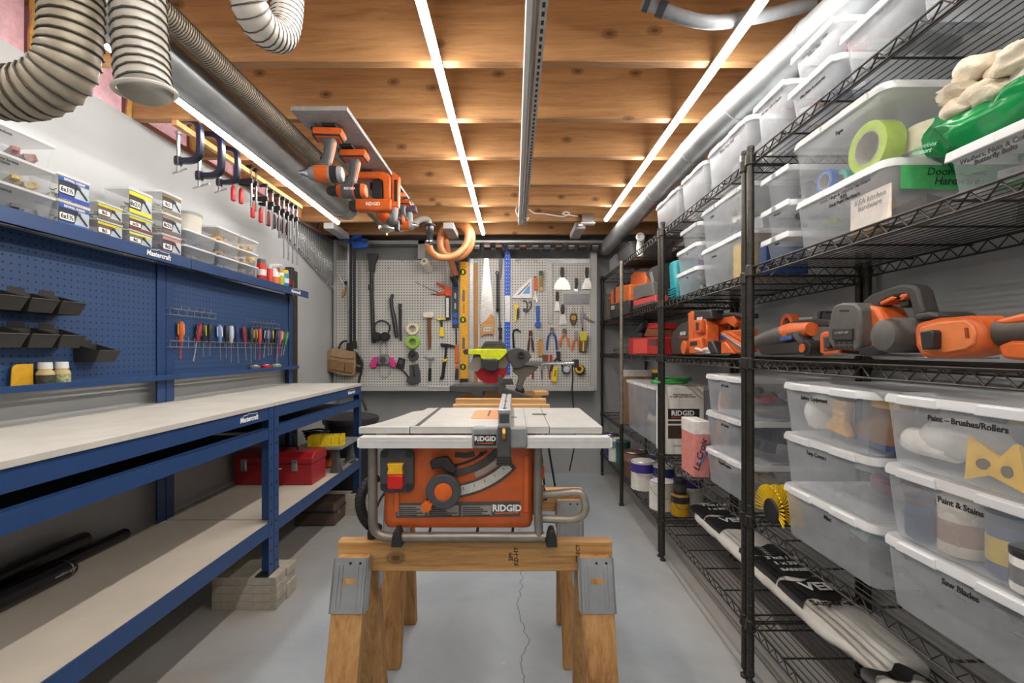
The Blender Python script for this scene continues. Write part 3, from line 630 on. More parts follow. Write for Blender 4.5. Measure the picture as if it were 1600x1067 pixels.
# ---------------------------------------------------------------- ducts and hoses under the joists
GALV = M('galvanised', 'b4b9bc', .4, .75, .16, 9)
def duct(x, z, r, y0, y1, label, seams):
    t = T('air_duct', label, 'duct', (x, y0, z)); L = y1-y0
    MB().tube([(0, 0, 0), (0, L-.01, 0), (0, L, 0)], [r, r, r*.97], 32).build('pipe', GALV, t)
    for s in seams: MB().ring((0, s-y0, 0), r*1.005, .004, 'y', 32, 6).build('joint_band', GALV, t)
    MB().tube([(-r*.72, .02, -r*.72), (-r*.72, L, -r*.72)], .004, 6).build('seam', GALV, t)
t = T('air_duct', 'long galvanised air duct along the right side of the ceiling', 'duct', (.855, 4.27, 2.152))
dp = cr([(0, 0, 0), (0, -1.1, 0), (.0, -2.1, 0), (.02, -2.4, .008), (.075, -2.85, .02), (.12, -3.3, .022), (.13, -4.2, .022), (.13, -5.4, .022)], 5)
MB().tube(dp, .063, 32).build('pipe', GALV, t)
for i in (7, 10, 16, 20): MB().tube([dp[i]-Vector((0, .012, 0)), dp[i]+Vector((0, .012, 0))], .066, 32).build('joint_band', GALV, t)
duct(-1.13, 2.15, .074, -.5, 3.08, 'large galvanised air duct along the left side of the ceiling', (1.4, 2.35, 2.95))
def hosemat(key, h, dark):
    return M(key, h, .4, .1, .12, 30), M(key+'_rib', dark, .5, .2)
HA, HB = hosemat('hose_grey', 'a39a88', '453f36'); HW, HWB = hosemat('hose_white', 'd2cfc8', '5c574f')
nt_ = HW.node_tree; tl = nt_.nodes.new('ShaderNodeBsdfTranslucent'); tl.inputs[0].default_value = (.9, .88, .84, 1); mx_ = nt_.nodes.new('ShaderNodeMixShader'); mx_.inputs[0].default_value = .35
nt_.links.new(nt_.nodes['Principled BSDF'].outputs[0], mx_.inputs[1]); nt_.links.new(tl.outputs[0], mx_.inputs[2]); nt_.links.new(mx_.outputs[0], nt_.nodes['Material Output'].inputs[0])
def hose(label, pts, r, pitch, mats, name='dust_hose', k=10, open_end=False, closed=False):
    P = cr(pts, k); o0 = P[0]; t = T(name, label, 'hose', tuple(o0))
    P = [p-o0 for p in P]; d = [0]
    for i in range(1, len(P)): d.append(d[-1]+(P[i]-P[i-1]).length)
    def ev(s):
        s = max(0, min(d[-1], s))
        for i in range(1, len(d)):
            if d[i] >= s: return P[i-1].lerp(P[i], (s-d[i-1])/max(1e-9, d[i]-d[i-1]))
        return P[-1]
    n = max(2, int(d[-1]/pitch)); Q = []; R = []
    for i in range(n*3+1):
        Q.append(ev(d[-1]*i/(n*3))); R.append(r*(1.0 if i % 3 == 1 else .935))
    if open_end: MB().tube(Q+Q[::-1], R+[x*.93 for x in R[::-1]], 24, cap=False).build('tube', mats[0], t, ang=180)
    else: MB().tube(Q, R, 24).build('tube', mats[0], t, ang=180)
    w = []; m = 14
    u = None; prev = None
    for i in range(n*m+1):
        s = d[-1]*i/(n*m); p = ev(s); q = ev(s+.004)-ev(s-.004)
        tt = q.normalized()
        if u is None: u = tt.orthogonal().normalized()
        u = (u-tt*u.dot(tt)).normalized(); v = tt.cross(u); a = 2*PI*i/m
        w.append(p+(u*math.cos(a)+v*math.sin(a))*(r*.985))
    MB().tube(w, r*.045, 5).build('wire_helix', mats[1], t, ang=180)
    return t
hose('large grey flexible hose bending left in the upper left corner', [tuple(at(*q, .93)) for q in ((113, -240), (113, -100), (113, 0), (112, 60), (102, 106), (74, 134), (34, 146), (-16, 140), (-60, 112), (-85, 50), (-90, -60), (-90, -230))], .052, .019, (HA, HB))
hose('large pale flexible hose hanging with an open end', [(-.79, .95, 2.235), (-.788, .95, 2.05), (-.783, .95, 1.92), (-.772, .945, 1.80), (-.757, .935, 1.732)], .049, .021, (HW, HWB), open_end=True)
e = MB().ring((0, 0, 0), .052, .0045, 'z', 28, 8); t = [o for o in C.objects if o.name == 'dust_hose.001'][0]
eo = e.build('end_cuff', HW, t, loc=(.033, -.015, -.503), rot=(8, -6, 0))
hose('short pale hose loop hanging from the joists at the top', [(-.585, 1.0, 2.24), (-.588, .99, 2.08), (-.588, 1.0, 1.985), (-.586, 1.05, 1.95), (-.58, 1.13, 1.985), (-.578, 1.16, 2.08), (-.578, 1.16, 2.235)], .039, .016, (HW, HWB))
hose('long striped dust hose running beside the left duct to the hanging valve', [(-1.0, .2, 2.165), (-1.0, .8, 2.165), (-1.0, 1.4, 2.165), (-.995, 1.9, 2.165), (-.985, 2.3, 2.16), (-.965, 2.65, 2.14), (-.95, 2.95, 2.13), (-.925, 3.17, 2.1)], .036, .0095, (HA, HB), k=12)
SW = M('smoke_plastic', 'a9a7a4', .3, .2)
t = T('hose_valve', 'grey dust hose valve hanging below the tool board', 'hose fitting', (-.9, 3.22, 2.06))
MB().lathe([(.04, .15), (.038, .05), (.038, .02), (.055, .012), (.055, -.008), (.035, -.015), (.015, -.03), (.0, -.034)], n=22).build('body', SW, t)
MB().cyl((0, 0, -.03), (0, 0, -.048), .006, n=8).build('drain', BRASS, t)
hose('short grey hose rising from the valve to the black fitting', [(-.865, 3.24, 2.075), (-.82, 3.29, 2.08), (-.77, 3.38, 2.12), (-.72, 3.46, 2.19), (-.68, 3.53, 2.215), (-.66, 3.56, 2.19)], .027, .0085, (HW, HWB))
t = T('hose_fitting', 'black hose fitting joining the grey hose and the orange hose', 'hose fitting', (-.66, 3.57, 2.02))
MB().lathe([(.022, 0), (.024, .01), (.024, .09), (.03, .1), (.032, .15), (.045, .153), (.045, .163), (.03, .17), (.03, .19), (0, .19)], n=22).build('body', M('fitting_black', '2a2a2d', .3), t)
MB().lathe([(.0265, .028), (.0265, .036), (.024, .036), (.024, .028)], n=22).build('clamp_ring', CHROME, t)
OH = M('orange_hose', 'c98456', .45, .1, .1, 20)
def P3(px, py, Y): return tuple(at(px, py, Y))
oh = [P3(669, 380, 3.57), P3(673, 393, 3.6), P3(683, 401, 3.66), P3(700, 402, 3.72), P3(716, 396, 3.76), P3(728, 383, 3.8), P3(731, 365, 3.82), P3(722, 352, 3.86), P3(708, 350, 3.9), P3(695, 357, 3.92), P3(688, 372, 3.95), P3(690, 390, 3.96),
      P3(703, 401, 3.98), P3(722, 400, 4.0), P3(735, 385, 4.0), P3(737, 365, 3.98), P3(727, 350, 3.95), P3(712, 346, 3.93), P3(700, 356, 3.98), P3(696, 374, 4.04), P3(700, 392, 4.1), P3(706, 412, 4.17), P3(712, 430, 4.215)]
o0 = Vector(oh[0]); OHP = cr(oh, 8)
S(MB().tube([p-o0 for p in OHP], .033*.9, 18), 'vacuum_hose', OH, 'orange vacuum hose coiled over a grey bracket', 'hose', tuple(o0))
# perforated rail in the middle of the ceiling
t = T('perforated_rail', 'long white and perforated steel rail hanging at the middle of the ceiling', 'rail', (.062, .35, 2.238)); L = 3.27
MB().box(-.028, 0, -.045, -.008, L, 0).build('white_channel', WHITE, t, .003)
MB().cyl((.0, 0, -.034), (.0, L, -.034), .009).build('rod', CHROME, t)
MB().box(.012, 0, -.045, .0145, L, 0).box(.012, 0, -.047, .036, L, -.045).build('perforated_angle', M('perforated_steel', 'c4c5c2', .45, .3), t)
m = MB()
for k in range(90): m.box(.0195, .01+.036*k, -.0476, .0285, .03+.036*k, -.0468)
m.build('slot_row', M('slot_dark', '38383a', .5, .5), t)
for y in (.85, 3.05): MB().ring((0, y, -.03), .034, .004, 'y', 20, 6).build('hanger', STEEL, t)
# electrics at the far end
t = T('junction_box', 'small metal junction box on the joists above the pegboard', 'junction box', tuple(at(918, 345, 3.66)))
MB().box(-.05, -.03, -.02, .05, .025, .045).build('box', STEEL, t, .003); MB().box(-.058, -.035, -.03, .058, .03, -.021).box(-.075, -.015, -.045, -.04, .015, -.028).build('cover', WHITE, t, .003)
a = at(895, 337, 3.66)
wp = [P3(826, 327, 3.62), P3(835, 333, 3.63), P3(850, 334, 3.64), P3(868, 337, 3.64), P3(880, 338, 3.64), P3(890, 334, 3.64), P3(884, 331, 3.64), P3(879, 334, 3.64), P3(890, 336, 3.65), P3(903, 338, 3.66)]
o0 = Vector(wp[0]); S(MB().tube([p-o0 for p in cr(wp, 6)], .0055, 6), 'white_cable', WHITE, 'white cable from the ceiling rail to the junction box', 'cable', tuple(o0))
wp = [P3(808, 322, 3.63), P3(806, 330, 3.63), P3(811, 340, 3.63), P3(820, 346, 3.63), P3(826, 340, 3.63)]
o0 = Vector(wp[0]); S(MB().tube([p-o0 for p in cr(wp, 6)], .0055, 6), 'white_cable', WHITE, 'short white cable looping at the far end of the ceiling rail', 'cable', tuple(o0))
# grey conduit at the top right
t = T('drain_pipe', 'curved grey plastic pipe crossing the joists at the top right', 'pipe', (.46, 1.47, 2.262))
PIPE = M('pipe_grey', '8d9196', .35)
pts = [tuple(at(px, py, 1.47)-Vector((.46, 1.47, 2.262))) for px, py in ((1004, 2), (1024, 9), (1052, 22), (1085, 32), (1120, 35), (1160, 30), (1205, 22), (1270, 6))]
MB().tube(cr(pts, 6), .021, 14).build('pipe', PIPE, t)
for i in (0, 1): MB().tube([Vector(pts[i])*.85+Vector(pts[i+1])*.15, Vector(pts[i])*.45+Vector(pts[i+1])*.55], .0255, 14).build('coupling', M('coupling_dark', '3c3e42', .4), t)
# ---------------------------------------------------------------- hanging board with cordless tools
bd = at(500, 175, 1.9)
t = T('tool_board', 'grey board under the joists with cordless tools hanging from it', 'board', (-.815, 1.9, 2.2))
MB().box(-.118, 0, 0, .118, 1.28, .019).build('board', M('board_grey', 'a4a6a7', .6), t, .001)
for y in (.1, .3, .42, .62, .85, 1.05): MB().box(-.03, y, -.014, .03, y+.08, 0).build('mount', BLACK, t, .002)
TB = 2.186
RID = M('tool_orange', 'cf5f22', .4); TG = M('tool_grey', '55585b', .45); TLG = M('tool_light_grey', '8d9092', .4)
def drill(x, y, label, body, sc=1.0, rz=0, impact=False, batt=RID, brand=None):
    t = T('cordless_drill', label, 'drill', (x, y, TB), rz, 'cordless tools on the ceiling board')
    s = sc
    MB().prism([(-.05*s, -.006), (.075*s, -.006), (.08*s, -.03*s), (.06*s, -.05*s), (-.04*s, -.05*s), (-.055*s, -.03*s)], -.036*s, .036*s).build('battery', batt, t, .006)
    MB().box(-.06*s, -.033*s, -.022*s, -.03*s, .033*s, -.004).build('battery_clip', BLACK, t, .004)
    MB().loft([[(x_+cx*s, y_, z*s) for x_, y_ in rrect(w*s, d*s, .012*s, 3)] for z, cx, w, d in ((-.048, .012, .06, .05), (-.07, .012, .042, .036), (-.12, .006, .042, .034), (-.15, -.004, .048, .04), (-.175, -.012, .07, .05))]).build('handle', TG, t)
    MB().box(-.052*s, -.0375*s, -.047*s, .07*s, .0375*s, -.037*s).build('battery_band', BLACK, t, .002)
    MB().tube([(x_*s, 0, -.2*s) for x_ in (.012, 0, -.03, -.045)], [r*s for r in (.0372, .0385, .0372, .0365)], 20).build('body_panel', TG if body is RID else RID, t)
    MB().tube([(.03*s, 0, -.06*s), (.022*s, 0, -.1*s), (.01*s, 0, -.15*s)], .014*s, 10).build('handle_stripe', RID, t)
    MB().box(-.026*s, -.008*s, -.155*s, -.012*s, .008*s, -.125*s).build('trigger', BLACK, t, .002)
    MB().tube([(x_*s, 0, -.2*s) for x_ in (.075, .07, .055, 0, -.05, -.075)], [r*s for r in (.016, .03, .036, .037, .035, .026)], 20).build('motor_body', body, t)
    MB().tube([(x_*s, 0, -.2*s) for x_ in (.05, .035, .02)], [.0375*s]*3, 20).build('vent_band', BLACK, t)
    if impact: MB().tube([(x_*s, 0, -.2*s) for x_ in (-.07, -.085, -.1, -.115)], [r*s for r in (.028, .02, .014, .012)], 16).build('chuck', CHROME, t)
    else: MB().tube([(x_*s, 0, -.2*s) for x_ in (-.07, -.08, -.1, -.118, -.125)], [r*s for r in (.03, .027, .025, .018, .008)], 18).build('chuck', BLACK, t)
    if brand: text('RIDGID', .016*s, TXW, t, (0, -.0378*s, -.2*s), bold=.03)
    return t
drill(-.835, 2.03, 'grey and orange impact driver hanging nearest on the ceiling board', TLG, 1.0, 5, True)
drill(-.80, 2.25, 'orange cordless drill with black chuck, second on the ceiling board', RID, 1.0, 0, brand=True)
drill(-.745, 2.83, 'small orange drill with grey handle, behind the orange nailer', RID, .85, 25)
drill(-.72, 2.98, 'grey and orange impact driver hanging farthest right on the ceiling board', TLG, .85, 180, True)
t = T('nail_gun', 'bright orange nailer hanging in the middle of the ceiling board', 'nailer', (-.77, 2.52, TB), 0)
MB().prism([(-.09, -.006), (.05, -.006), (.085, -.02), (.095, -.05), (.095, -.16), (.055, -.16), (.05, -.06), (.03, -.045), (-.09, -.045)], -.03, .03).build('handle', RID, t, .008)
MB().box(-.1, -.034, -.22, .1, .034, -.155).build('motor_body', RID, t, .01); MB().box(-.135, -.028, -.215, -.1, .028, -.165).build('nose', BLACK, t, .006)
MB().prism([(.1, -.0), (.14, -.03), (.135, -.2), (.1, -.2)], -.02, .02).build('magazine', RID, t, .004); MB().box(.112, -.022, -.17, .128, .022, -.05).build('magazine_slot', BLACK, t)
MB().box(-.01, -.018, -.15, .045, .018, -.05).build('trigger_block', BLACK, t, .004); text('RIDGID', .024, TXW, t, (0, -.0345, -.187), bold=.03)
MB().tube([(.11, 0, -.2), (.11, 0, -.25), (.11, 0, -.27)], [.02, .016, .008], 12).build('tip', TLG, t)
t = T('multi_tool', 'black and orange oscillating tool hanging below the nailer', 'multi-tool', (-.79, 2.68, TB), 0)
MB().prism([(-.05, -.006), (.05, -.006), (.05, -.05), (-.05, -.05)], -.03, .03).build('battery', BLACK, t, .005)
MB().tube([(-.02, 0, -.05), (-.01, 0, -.16), (.02, 0, -.2), (.08, 0, -.235), (.11, 0, -.245)], [.022, .024, .028, .03, .02], 14).build('body', TG, t)
MB().tube([(.0, 0, -.185), (.05, 0, -.222)], [.031, .032], 14).build('grip', RID, t); MB().box(.09, -.02, -.285, .115, .02, -.235).build('head', BLACK, t, .004)
t = T('work_light', 'purple-grey cordless work light hanging at the far end of the ceiling board', 'work light', (-.71, 3.1, TB), 0)
MB().prism([(-.05, -.006), (.045, -.006), (.05, -.045), (-.045, -.055)], -.032, .032).build('battery', M('tool_violet', '5a4a5c', .4), t, .006); MB().lathe([(.018, -.05), (.022, -.1), (.03, -.12), (.036, -.15), (.03, -.16), (0, -.16)], n=18).build('lamp_head', TLG, t)
# ---------------------------------------------------------------- sawhorses
SWD = woodmat('sawhorse_wood', 'd0a873', 'bb8f58', '85592f', 'x', .6, .85); SLEG = woodmat('sawhorse_leg_wood', 'cda26c', 'b58852', '825630', 'z', .6, .7)
LT = woodmat('fresh_wood', 'dcb583', 'd0a36b', 'b58751', 'x', .6, .3)
def sawhorse(x, y, w, label, zt=.634, sp=.2, beam=SWD, leg=SLEG, sy=1):
    t = T('sawhorse', label, 'sawhorse', (x, y, 0))
    MB().box(-w/2, -.019, zt-.089, w/2, .019, zt).build('beam', beam, t, .004)
    for sx in (-1, 1):
        cx = sx*(w/2-.056)
        for s in (-1, 1):
            top = zt-.035; tb = .03
            pts = [(s*.022, top), (s*(.022+tb), top), (s*(sp+.02), 0), (s*(sp-.02), 0)]
            r0 = [(cx-.0445, s*.021, top), (cx+.0445, s*.021, top), (cx+.0445, s*(.021+.038), top), (cx-.0445, s*(.021+.038), top)]
            r1 = [(cx-.0445+sx*.008, s*sp, 0), (cx+.0445+sx*.008, s*sp, 0), (cx+.0445+sx*.008, s*(sp+.038), 0), (cx-.0445+sx*.008, s*(sp+.038), 0)]
            if s < 0: r0, r1 = r0[::-1], r1[::-1]
            MB().loft([r1, r0]).build('leg', leg, t, .002)
            # galvanised bracket plate lying on the leg
            nv = Vector((0, s*(top), sp-.021)).normalized(); dn = Vector((sx*.008, s*(sp-.021), -top)).normalized(); X = Vector((1, 0, 0))
            o = Vector((cx, s*(.021+.038), top))+nv*.0015*1; m = MB(); q = []
            def pt(u, v, h): return o+X*u+dn*v+nv*h
            def slab(u0, u1, v0, v1, h0, h1):
                a = [pt(u0, v0, h0), pt(u1, v0, h0), pt(u1, v1, h0), pt(u0, v1, h0)]; b = [pt(u0, v0, h1), pt(u1, v0, h1), pt(u1, v1, h1), pt(u0, v1, h1)]
                if s > 0: a, b = a[::-1], b[::-1]
                m.loft([b, a] if True else [a, b])
            slab(-.048, .048, -.005, .14, 0, .002)
            for u in (-.034, -.022, .022, .034): slab(u-.003, u+.003, .015, .125, .002, .005)
            slab(-.05, -.0445, -.005, .14, -.035, .002); slab(.0445, .05, -.005, .14, -.035, .002)
            b = m.build('bracket', GALV, t)
            m = MB(); slab(-.018, .018, .05, .064, .002, .0026); m.build('window', leg, b)
            m = MB(); slab(-.003, .003, .006, .012, .002, .004); slab(.025, .031, .006, .012, .002, .004); m.build('screw_head', IRON, b)
    return t
sh1 = sawhorse((742-803)*1.346/711, 1.365, .814, 'wooden sawhorse in front, carrying the near edge of the table saw', sp=.165)
text('SPF\nKD-HT', .018, C_('4a3320', .7), sh1, (.115, -.0194, .59), (90, -90, 0), bold=.02); text('SELECT', .016, C_('4a3320', .7), sh1, (.305, -.0194, .6), (90, -90, 0), bold=.02)
sawhorse((757-803)*1.87/711, 1.865, .80, 'wooden sawhorse at the back, under the far edge of the table saw', sp=.12)
# ---------------------------------------------------------------- table saw
SY = 1.31; SX = -.065
SO = M('saw_orange', 'c9602a', .45, var=.14, scale=14); SCAST = M('cast_table', 'b9bab8', .45, .3, .06, 18); TUBEM = M('tube_steel', '8d8780', .4, .6, .2, 14)
t = T('table_saw', 'orange jobsite table saw with grey top resting on two sawhorses', 'table saw', (SX, SY, .634))
zt = .98-.634
def hx(px, Y=1.31): return (px-803)*Y/711-SX
tb = MB(); tb.box(hx(640), .005, zt-.022, hx(858), .43, zt); tb.build('table', SCAST, t, .002)
MB().prism([(hx(560), 0), (hx(565), .005), (hx(639), .005), (hx(639), .43), (-.265, .43), (-.27, .36), (-.3, .33), (-.32, .2), (-.345, .08), (-.37, .02)], zt-.022, zt-.001, 'xy').build('table_wing', SCAST, t, .002)
MB().prism([(hx(859), .005), (hx(942), .005), (hx(942), .03), (.315, .42), (.30, .43), (hx(859), .43)], zt-.022, zt-.001, 'xy').build('table_extension', SCAST, t, .002)
dk = M('slot_shadow', '3a3a3a', .6)
MB().box(hx(640)+.012, .01, zt-.0002, hx(640)+.026, .43, zt+.0004).build('miter_slot', dk, t)
MB().box(.10, .01, zt-.0002, .1012, .43, zt+.0004).build('joint_line', dk, t)
MB().prism(rrect(.11, .21, .02, 3, -.02, .25), zt, zt+.001, 'xy').build('throat_plate', M('throat_orange', 'dd8f58', .5), t)
MB().box(-.024, .2, zt+.001, -.017, .34, zt+.0016).build('blade_slot', dk, t)
bl = MB(); bl.tr((-.0205, .27, zt-.09), (0, 0, 0)); pts = []
for k in range(40): a = 2*PI*k/40; pts += [(.092*math.cos(a), .092*math.sin(a)), (.087*math.cos(a+.08), .087*math.sin(a+.08))]
bl.prism(pts, -.001, .001, 'yz'); bl.build('blade', STEEL, t)
MB().prism(rrect(.05, .03, .008, 3, .152, .25), zt, zt+.0008, 'xy').build('hand_hold', dk, t); MB().box(.05, .17, zt, .075, .2, zt+.001).build('table_catch', GREY, t)
# front rail
MB().box(hx(562, 1.28), -.035, zt-.055, hx(953, 1.28), .004, zt-.0245).box(hx(562, 1.28), -.035, zt-.038, hx(953, 1.28), -.0355, zt-.034).build('front_rail', M('rail_alu', 'd2d3d3', .4, .15, .04), t, .002)
for px, sx in ((563, -1), (952, 1)): MB().box(min(hx(px, 1.28), hx(px, 1.28)+.008*sx), -.034, zt-.054, max(hx(px, 1.28), hx(px, 1.28)+.008*sx), -.008, zt-.029).build('rail_cap', WHITE, t, .002)
MB().box(hx(600), .44, zt-.055, hx(905), .46, zt-.03).build('rear_rail', ALU, t, .002)
# fence
FX = (788-803)*1.3/711-SX
fn = MB().box(FX-.018, -.01, zt+.001, FX+.018, .46, zt+.05).build('fence', ALU, t, .002)
MB().box(FX-.002, .0, zt+.0502, FX+.002, .44, zt+.0512).build('fence_groove', dk, fn)
for y in (.02, .2, .43): MB().cyl((FX+.001, y, zt+.0495), (FX+.001, y, zt+.0515), .006, n=10).build('fence_screw', IRON, fn)
MB().box(FX-.014, -.014, zt+.012, FX+.014, -.009, zt+.04).build('fence_cap', DK, fn, .002)
MB().box(FX-.09, -.042, zt-.055, FX+.065, -.004, zt+.004).build('fence_carriage', GREY, t, .006)
MB().box(FX-.055, -.035, zt+.004, FX-.02, -.01, zt+.0055).build('carriage_pad', LGREY, t)
lp = MB().box(FX-.083, -.0445, zt-.045, FX-.022, -.042, zt-.015).build('label_plate', BLACK, t)
text('RIDGID', .018, TXW, lp, (FX-.0525, -.0449, zt-.027), bold=.03); MB().box(FX-.075, -.0449, zt-.04, FX-.03, -.0444, zt-.0375).build('underline', ORANGE, lp)
MB().prism([(FX-.018, zt+.01), (FX+.018, zt+.01), (FX+.018, zt-.05), (FX+.022, zt-.1), (FX-.022, zt-.1), (FX-.018, zt-.05)], -.055, -.04).build('fence_lever', DK, t, .004)
MB().cyl((FX-.004, -.05, zt-.012), (FX+.004, -.05, zt-.012), .018, n=18).build('lever_wheel', BRASS, t)
for k in range(3): MB().box(FX-.02, -.0565, zt-.078-.008*k, FX+.02, -.0545, zt-.074-.008*k).build('lever_rib', BLACK, t)
# body
b0, b1 = hx(597, 1.33), hx(833, 1.33); zb0 = .042; zb1 = zt-.036
MB().loft([[(x, y, zb0) for x, y in rrect(b1-b0-.01, .38, .02, 3, (b0+b1)/2, .225)], [(x, y, zb0+.02) for x, y in rrect(b1-b0, .4, .02, 3, (b0+b1)/2, .225)], [(x, y, zb1) for x, y in rrect(b1-b0, .4, .02, 3, (b0+b1)/2, .225)]]).build('body', SO, t)
MB().box(b1, .08, .06, b1+.02, .36, zb1-.02).build('dust_housing', SO, t, .006)
F = .0245
def fp(px, py): return (px-803)*1.334/711-SX, 1.2-(py-547)*1.334/711-.634
def fpoly(part, mat, pts, th, off=0, bev=.001, par=None):
    return MB().prism([fp(*q) for q in pts], F-off-th, F-off).build(part, mat, par or t, bev)
for px in (620, 822): fpoly('moulded_rib', SO, [(px-4, 712), (px+4, 712), (px+4, 800), (px-4, 800)], .004, 0, .003)
c = fp(622, 733); sw = MB().prism(rrect(.098, .128, .018, 3, c[0], c[1]), F-.016, F).build('switch_box', DK, t, .004)
for dx in (-.036, .036):
    for dz in (-.048, .048): MB().cyl((c[0]+dx, F-.019, c[1]+dz), (c[0]+dx, F-.014, c[1]+dz), .011).build('screw_boss', BLACK, sw)
fpoly('switch_paddle', YEL, [(609, 720), (634, 720), (632, 728), (634, 737), (609, 737), (611, 728)], .018, .016, .003, sw)
fpoly('stop_paddle', M('stop_red', 'c81f1c', .35), [(610, 737), (634, 737), (634, 757), (630, 759), (614, 759), (610, 757)], .022, .016, .004, sw)
c = fp(695, 763); wh = MB().tr((c[0], 0, c[1])).hoop(.05, .026, F-.035, F-.012, (0, 0, 0), 'y', 32).build('hand_wheel', DK, t, .003)
MB().lathe([(.03, F-.004), (.03, F-.03), (.02, F-.034), (0, F-.034)], (c[0], 0, c[1]), 'y', 24).build('wheel_hub', ORANGE, wh)
c2 = fp(671, 784); m = MB(); pts = []
for k in range(16): a = 2*PI*k/16; r = .017 if k % 2 else .0125; pts.append((c2[0]+r*math.cos(a), c2[1]+r*math.sin(a)))
m.prism(pts, F-.05, F-.03).build('crank_knob', ORANGE, wh, .001)
MB().prism([fp(671, 792), fp(664, 780), fp(675, 765), fp(690, 780)], F-.028, F-.01).build('crank_arm', DK, wh, .003)
def arc(cx, cy, r0, r1, a0, a1, n=16):
    o = []
    for i in range(n+1): a = math.radians(a0+(a1-a0)*i/n); o.append((cx+r1*math.cos(a), cy+r1*math.sin(a)))
    for i in range(n, -1, -1): a = math.radians(a0+(a1-a0)*i/n); o.append((cx+r0*math.cos(a), cy+r0*math.sin(a)))
    return o
# bevel scale arcs centred up-left of the wheel (pixel frame, y down)
fpoly('bevel_slot', BLACK, arc(694, 622, 104, 108, 51, 82), .001); fpoly('bevel_rack', DK, arc(694, 622, 113, 123, 44, 84), .006, 0, .001)
fpoly('scale_frame', DK, arc(694, 622, 136, 157, 44, 88), .003); sp_ = fpoly('bevel_scale', M('scale_alu', 'c4c3bc', .5), arc(694, 622, 139, 153, 46, 87), .0015, .003, 0)
fpoly('bevel_window', M('window_grey', '9c9a92', .5), arc(694, 622, 125, 134, 46, 68), .001)
for k in range(6): a = math.radians(50+7*k); fpoly('scale_tick', TXB, [(694+141*math.cos(a), 622+141*math.sin(a)), (694+146*math.cos(a), 622+146*math.sin(a)), (695+146*math.cos(a), 622+146*math.sin(a)), (695+141*math.cos(a), 622+141*math.sin(a))], .0004, .0045, 0, sp_)
fpoly('lock_lever', BLACK, [(674, 718), (683, 713), (700, 711), (707, 720), (715, 728), (712, 736), (702, 735), (693, 727), (683, 729), (677, 731)], .022, .004, .003)
fpoly('warning_label', M('label_dark', '3a3c42', .5), [(711, 706), (728, 708), (741, 705), (742, 713), (728, 716), (710, 714)], .0008)
fpoly('bolt', IRON, [(749, 708), (753, 706), (755, 710), (752, 713), (749, 712)], .002)
pl = fpoly('spec_plate', M('plate_dark', '4e4a48', .5), [(619, 786), (813, 783), (813, 807), (619, 809)], .001)
x, z = fp(792, 794); text('RIDGID', .027, TXW, pl, (x, F-.0016, z), bold=.03, sx=.95); fpoly('underline', ORANGE, [(773, 801), (810, 800), (810, 801.5), (773, 802.5)], .0006, .001, 0, pl)
for px0, px1 in ((621, 664), (668, 717), (721, 768)):
    fpoly('warning_field', M('plate_grey', '8e8a84', .5), [(px0, 790), (px1, 789.5), (px1, 805), (px0, 806)], .0004, .001, 0, pl)
    m = MB(); rr = random.Random(px0)
    for k in range(5):
        a, b = fp(px0+2, 792.5+3*k); a2, _ = fp(px0+(px1-px0)*rr.uniform(.55, .97), 0); m.box(a, F-.002, b-.0014, a2, F-.0015, b+.0014)
    m.build('text_lines', TXB, pl)
# tubular frame
y0, y1 = .015, .42
for y in (y0, y1):
    L_ = [(fp(584, 700)[0], y, zt-.03), (fp(584, 760)[0], y, .1), (fp(585, 800)[0], y, .055), (fp(592, 818)[0], y, .032), (fp(608, 826)[0], y, .022), (fp(640, 827)[0], y, .0225)]
    MB().tube(cr(L_, 6)+[Vector((fp(850, 0)[0], y, .0225))], .0135, 12).build('frame_tube', TUBEM, t)
    MB().tube([(fp(840, 700)[0], y, zt-.03), (fp(840, 760)[0], y, .1), (fp(842, 826)[0], y, .024)], .013, 12).build('frame_tube', TUBEM, t)
    for px in (623.5, 861):
        x, _ = fp(px, 0); MB().prism([(x-.016, 0), (x+.016, 0), (x+.013, .03), (x+.006, .05), (x-.006, .05), (x-.013, .03)], y-.022, y+.02).build('foot', BLACK, t, .003)
MB().tube(cr([(fp(846, 765)[0], .03, .14), (fp(880, 758)[0], .0, .155), (fp(902, 752)[0], -.01, .16), (fp(910, 762)[0], -.01, .14), (fp(911, 778)[0], -.01, .105), (fp(895, 792)[0], 0, .08), (fp(846, 800)[0], .03, .07)], 6), .0115, 12).build('carry_handle', M('handle_tube', 'a39c90', .4, .5), t)
for py in (738, 775): MB().box(b1+.02, .05, fp(0, py)[1]-.03, b1+.035, .1, fp(0, py)[1]+.01).build('clip', ORANGE, t, .005)
# black ribbed hose/cord hanging at the left of the saw
hp = [P3(590, 745, 1.5), P3(572, 757, 1.47), P3(563, 780, 1.45), P3(567, 805, 1.45), P3(580, 822, 1.46), P3(592, 826, 1.48)]
hose('black ribbed hose curling at the left end of the table saw', hp, .017, .011, (RUB, BLACK), 'black_hose')
q = at(586, 842, 1.4); t2 = T('power_plug', 'black power plug resting on the sawhorse left of the saw foot', 'plug', (q.x, 1.37, .634))
MB().tube([(0, 0, 0), (0, 0, .018), (0, 0, .03), (0, 0, .045)], [.013, .014, .009, .006], 12).build('body', RUB, t2)
MB().tube(cr([(0, 0, .04), (.004, .01, .07), (.01, .05, .1), (.02, .1, .12)]), .004, 8).build('cord', RUB, t2)
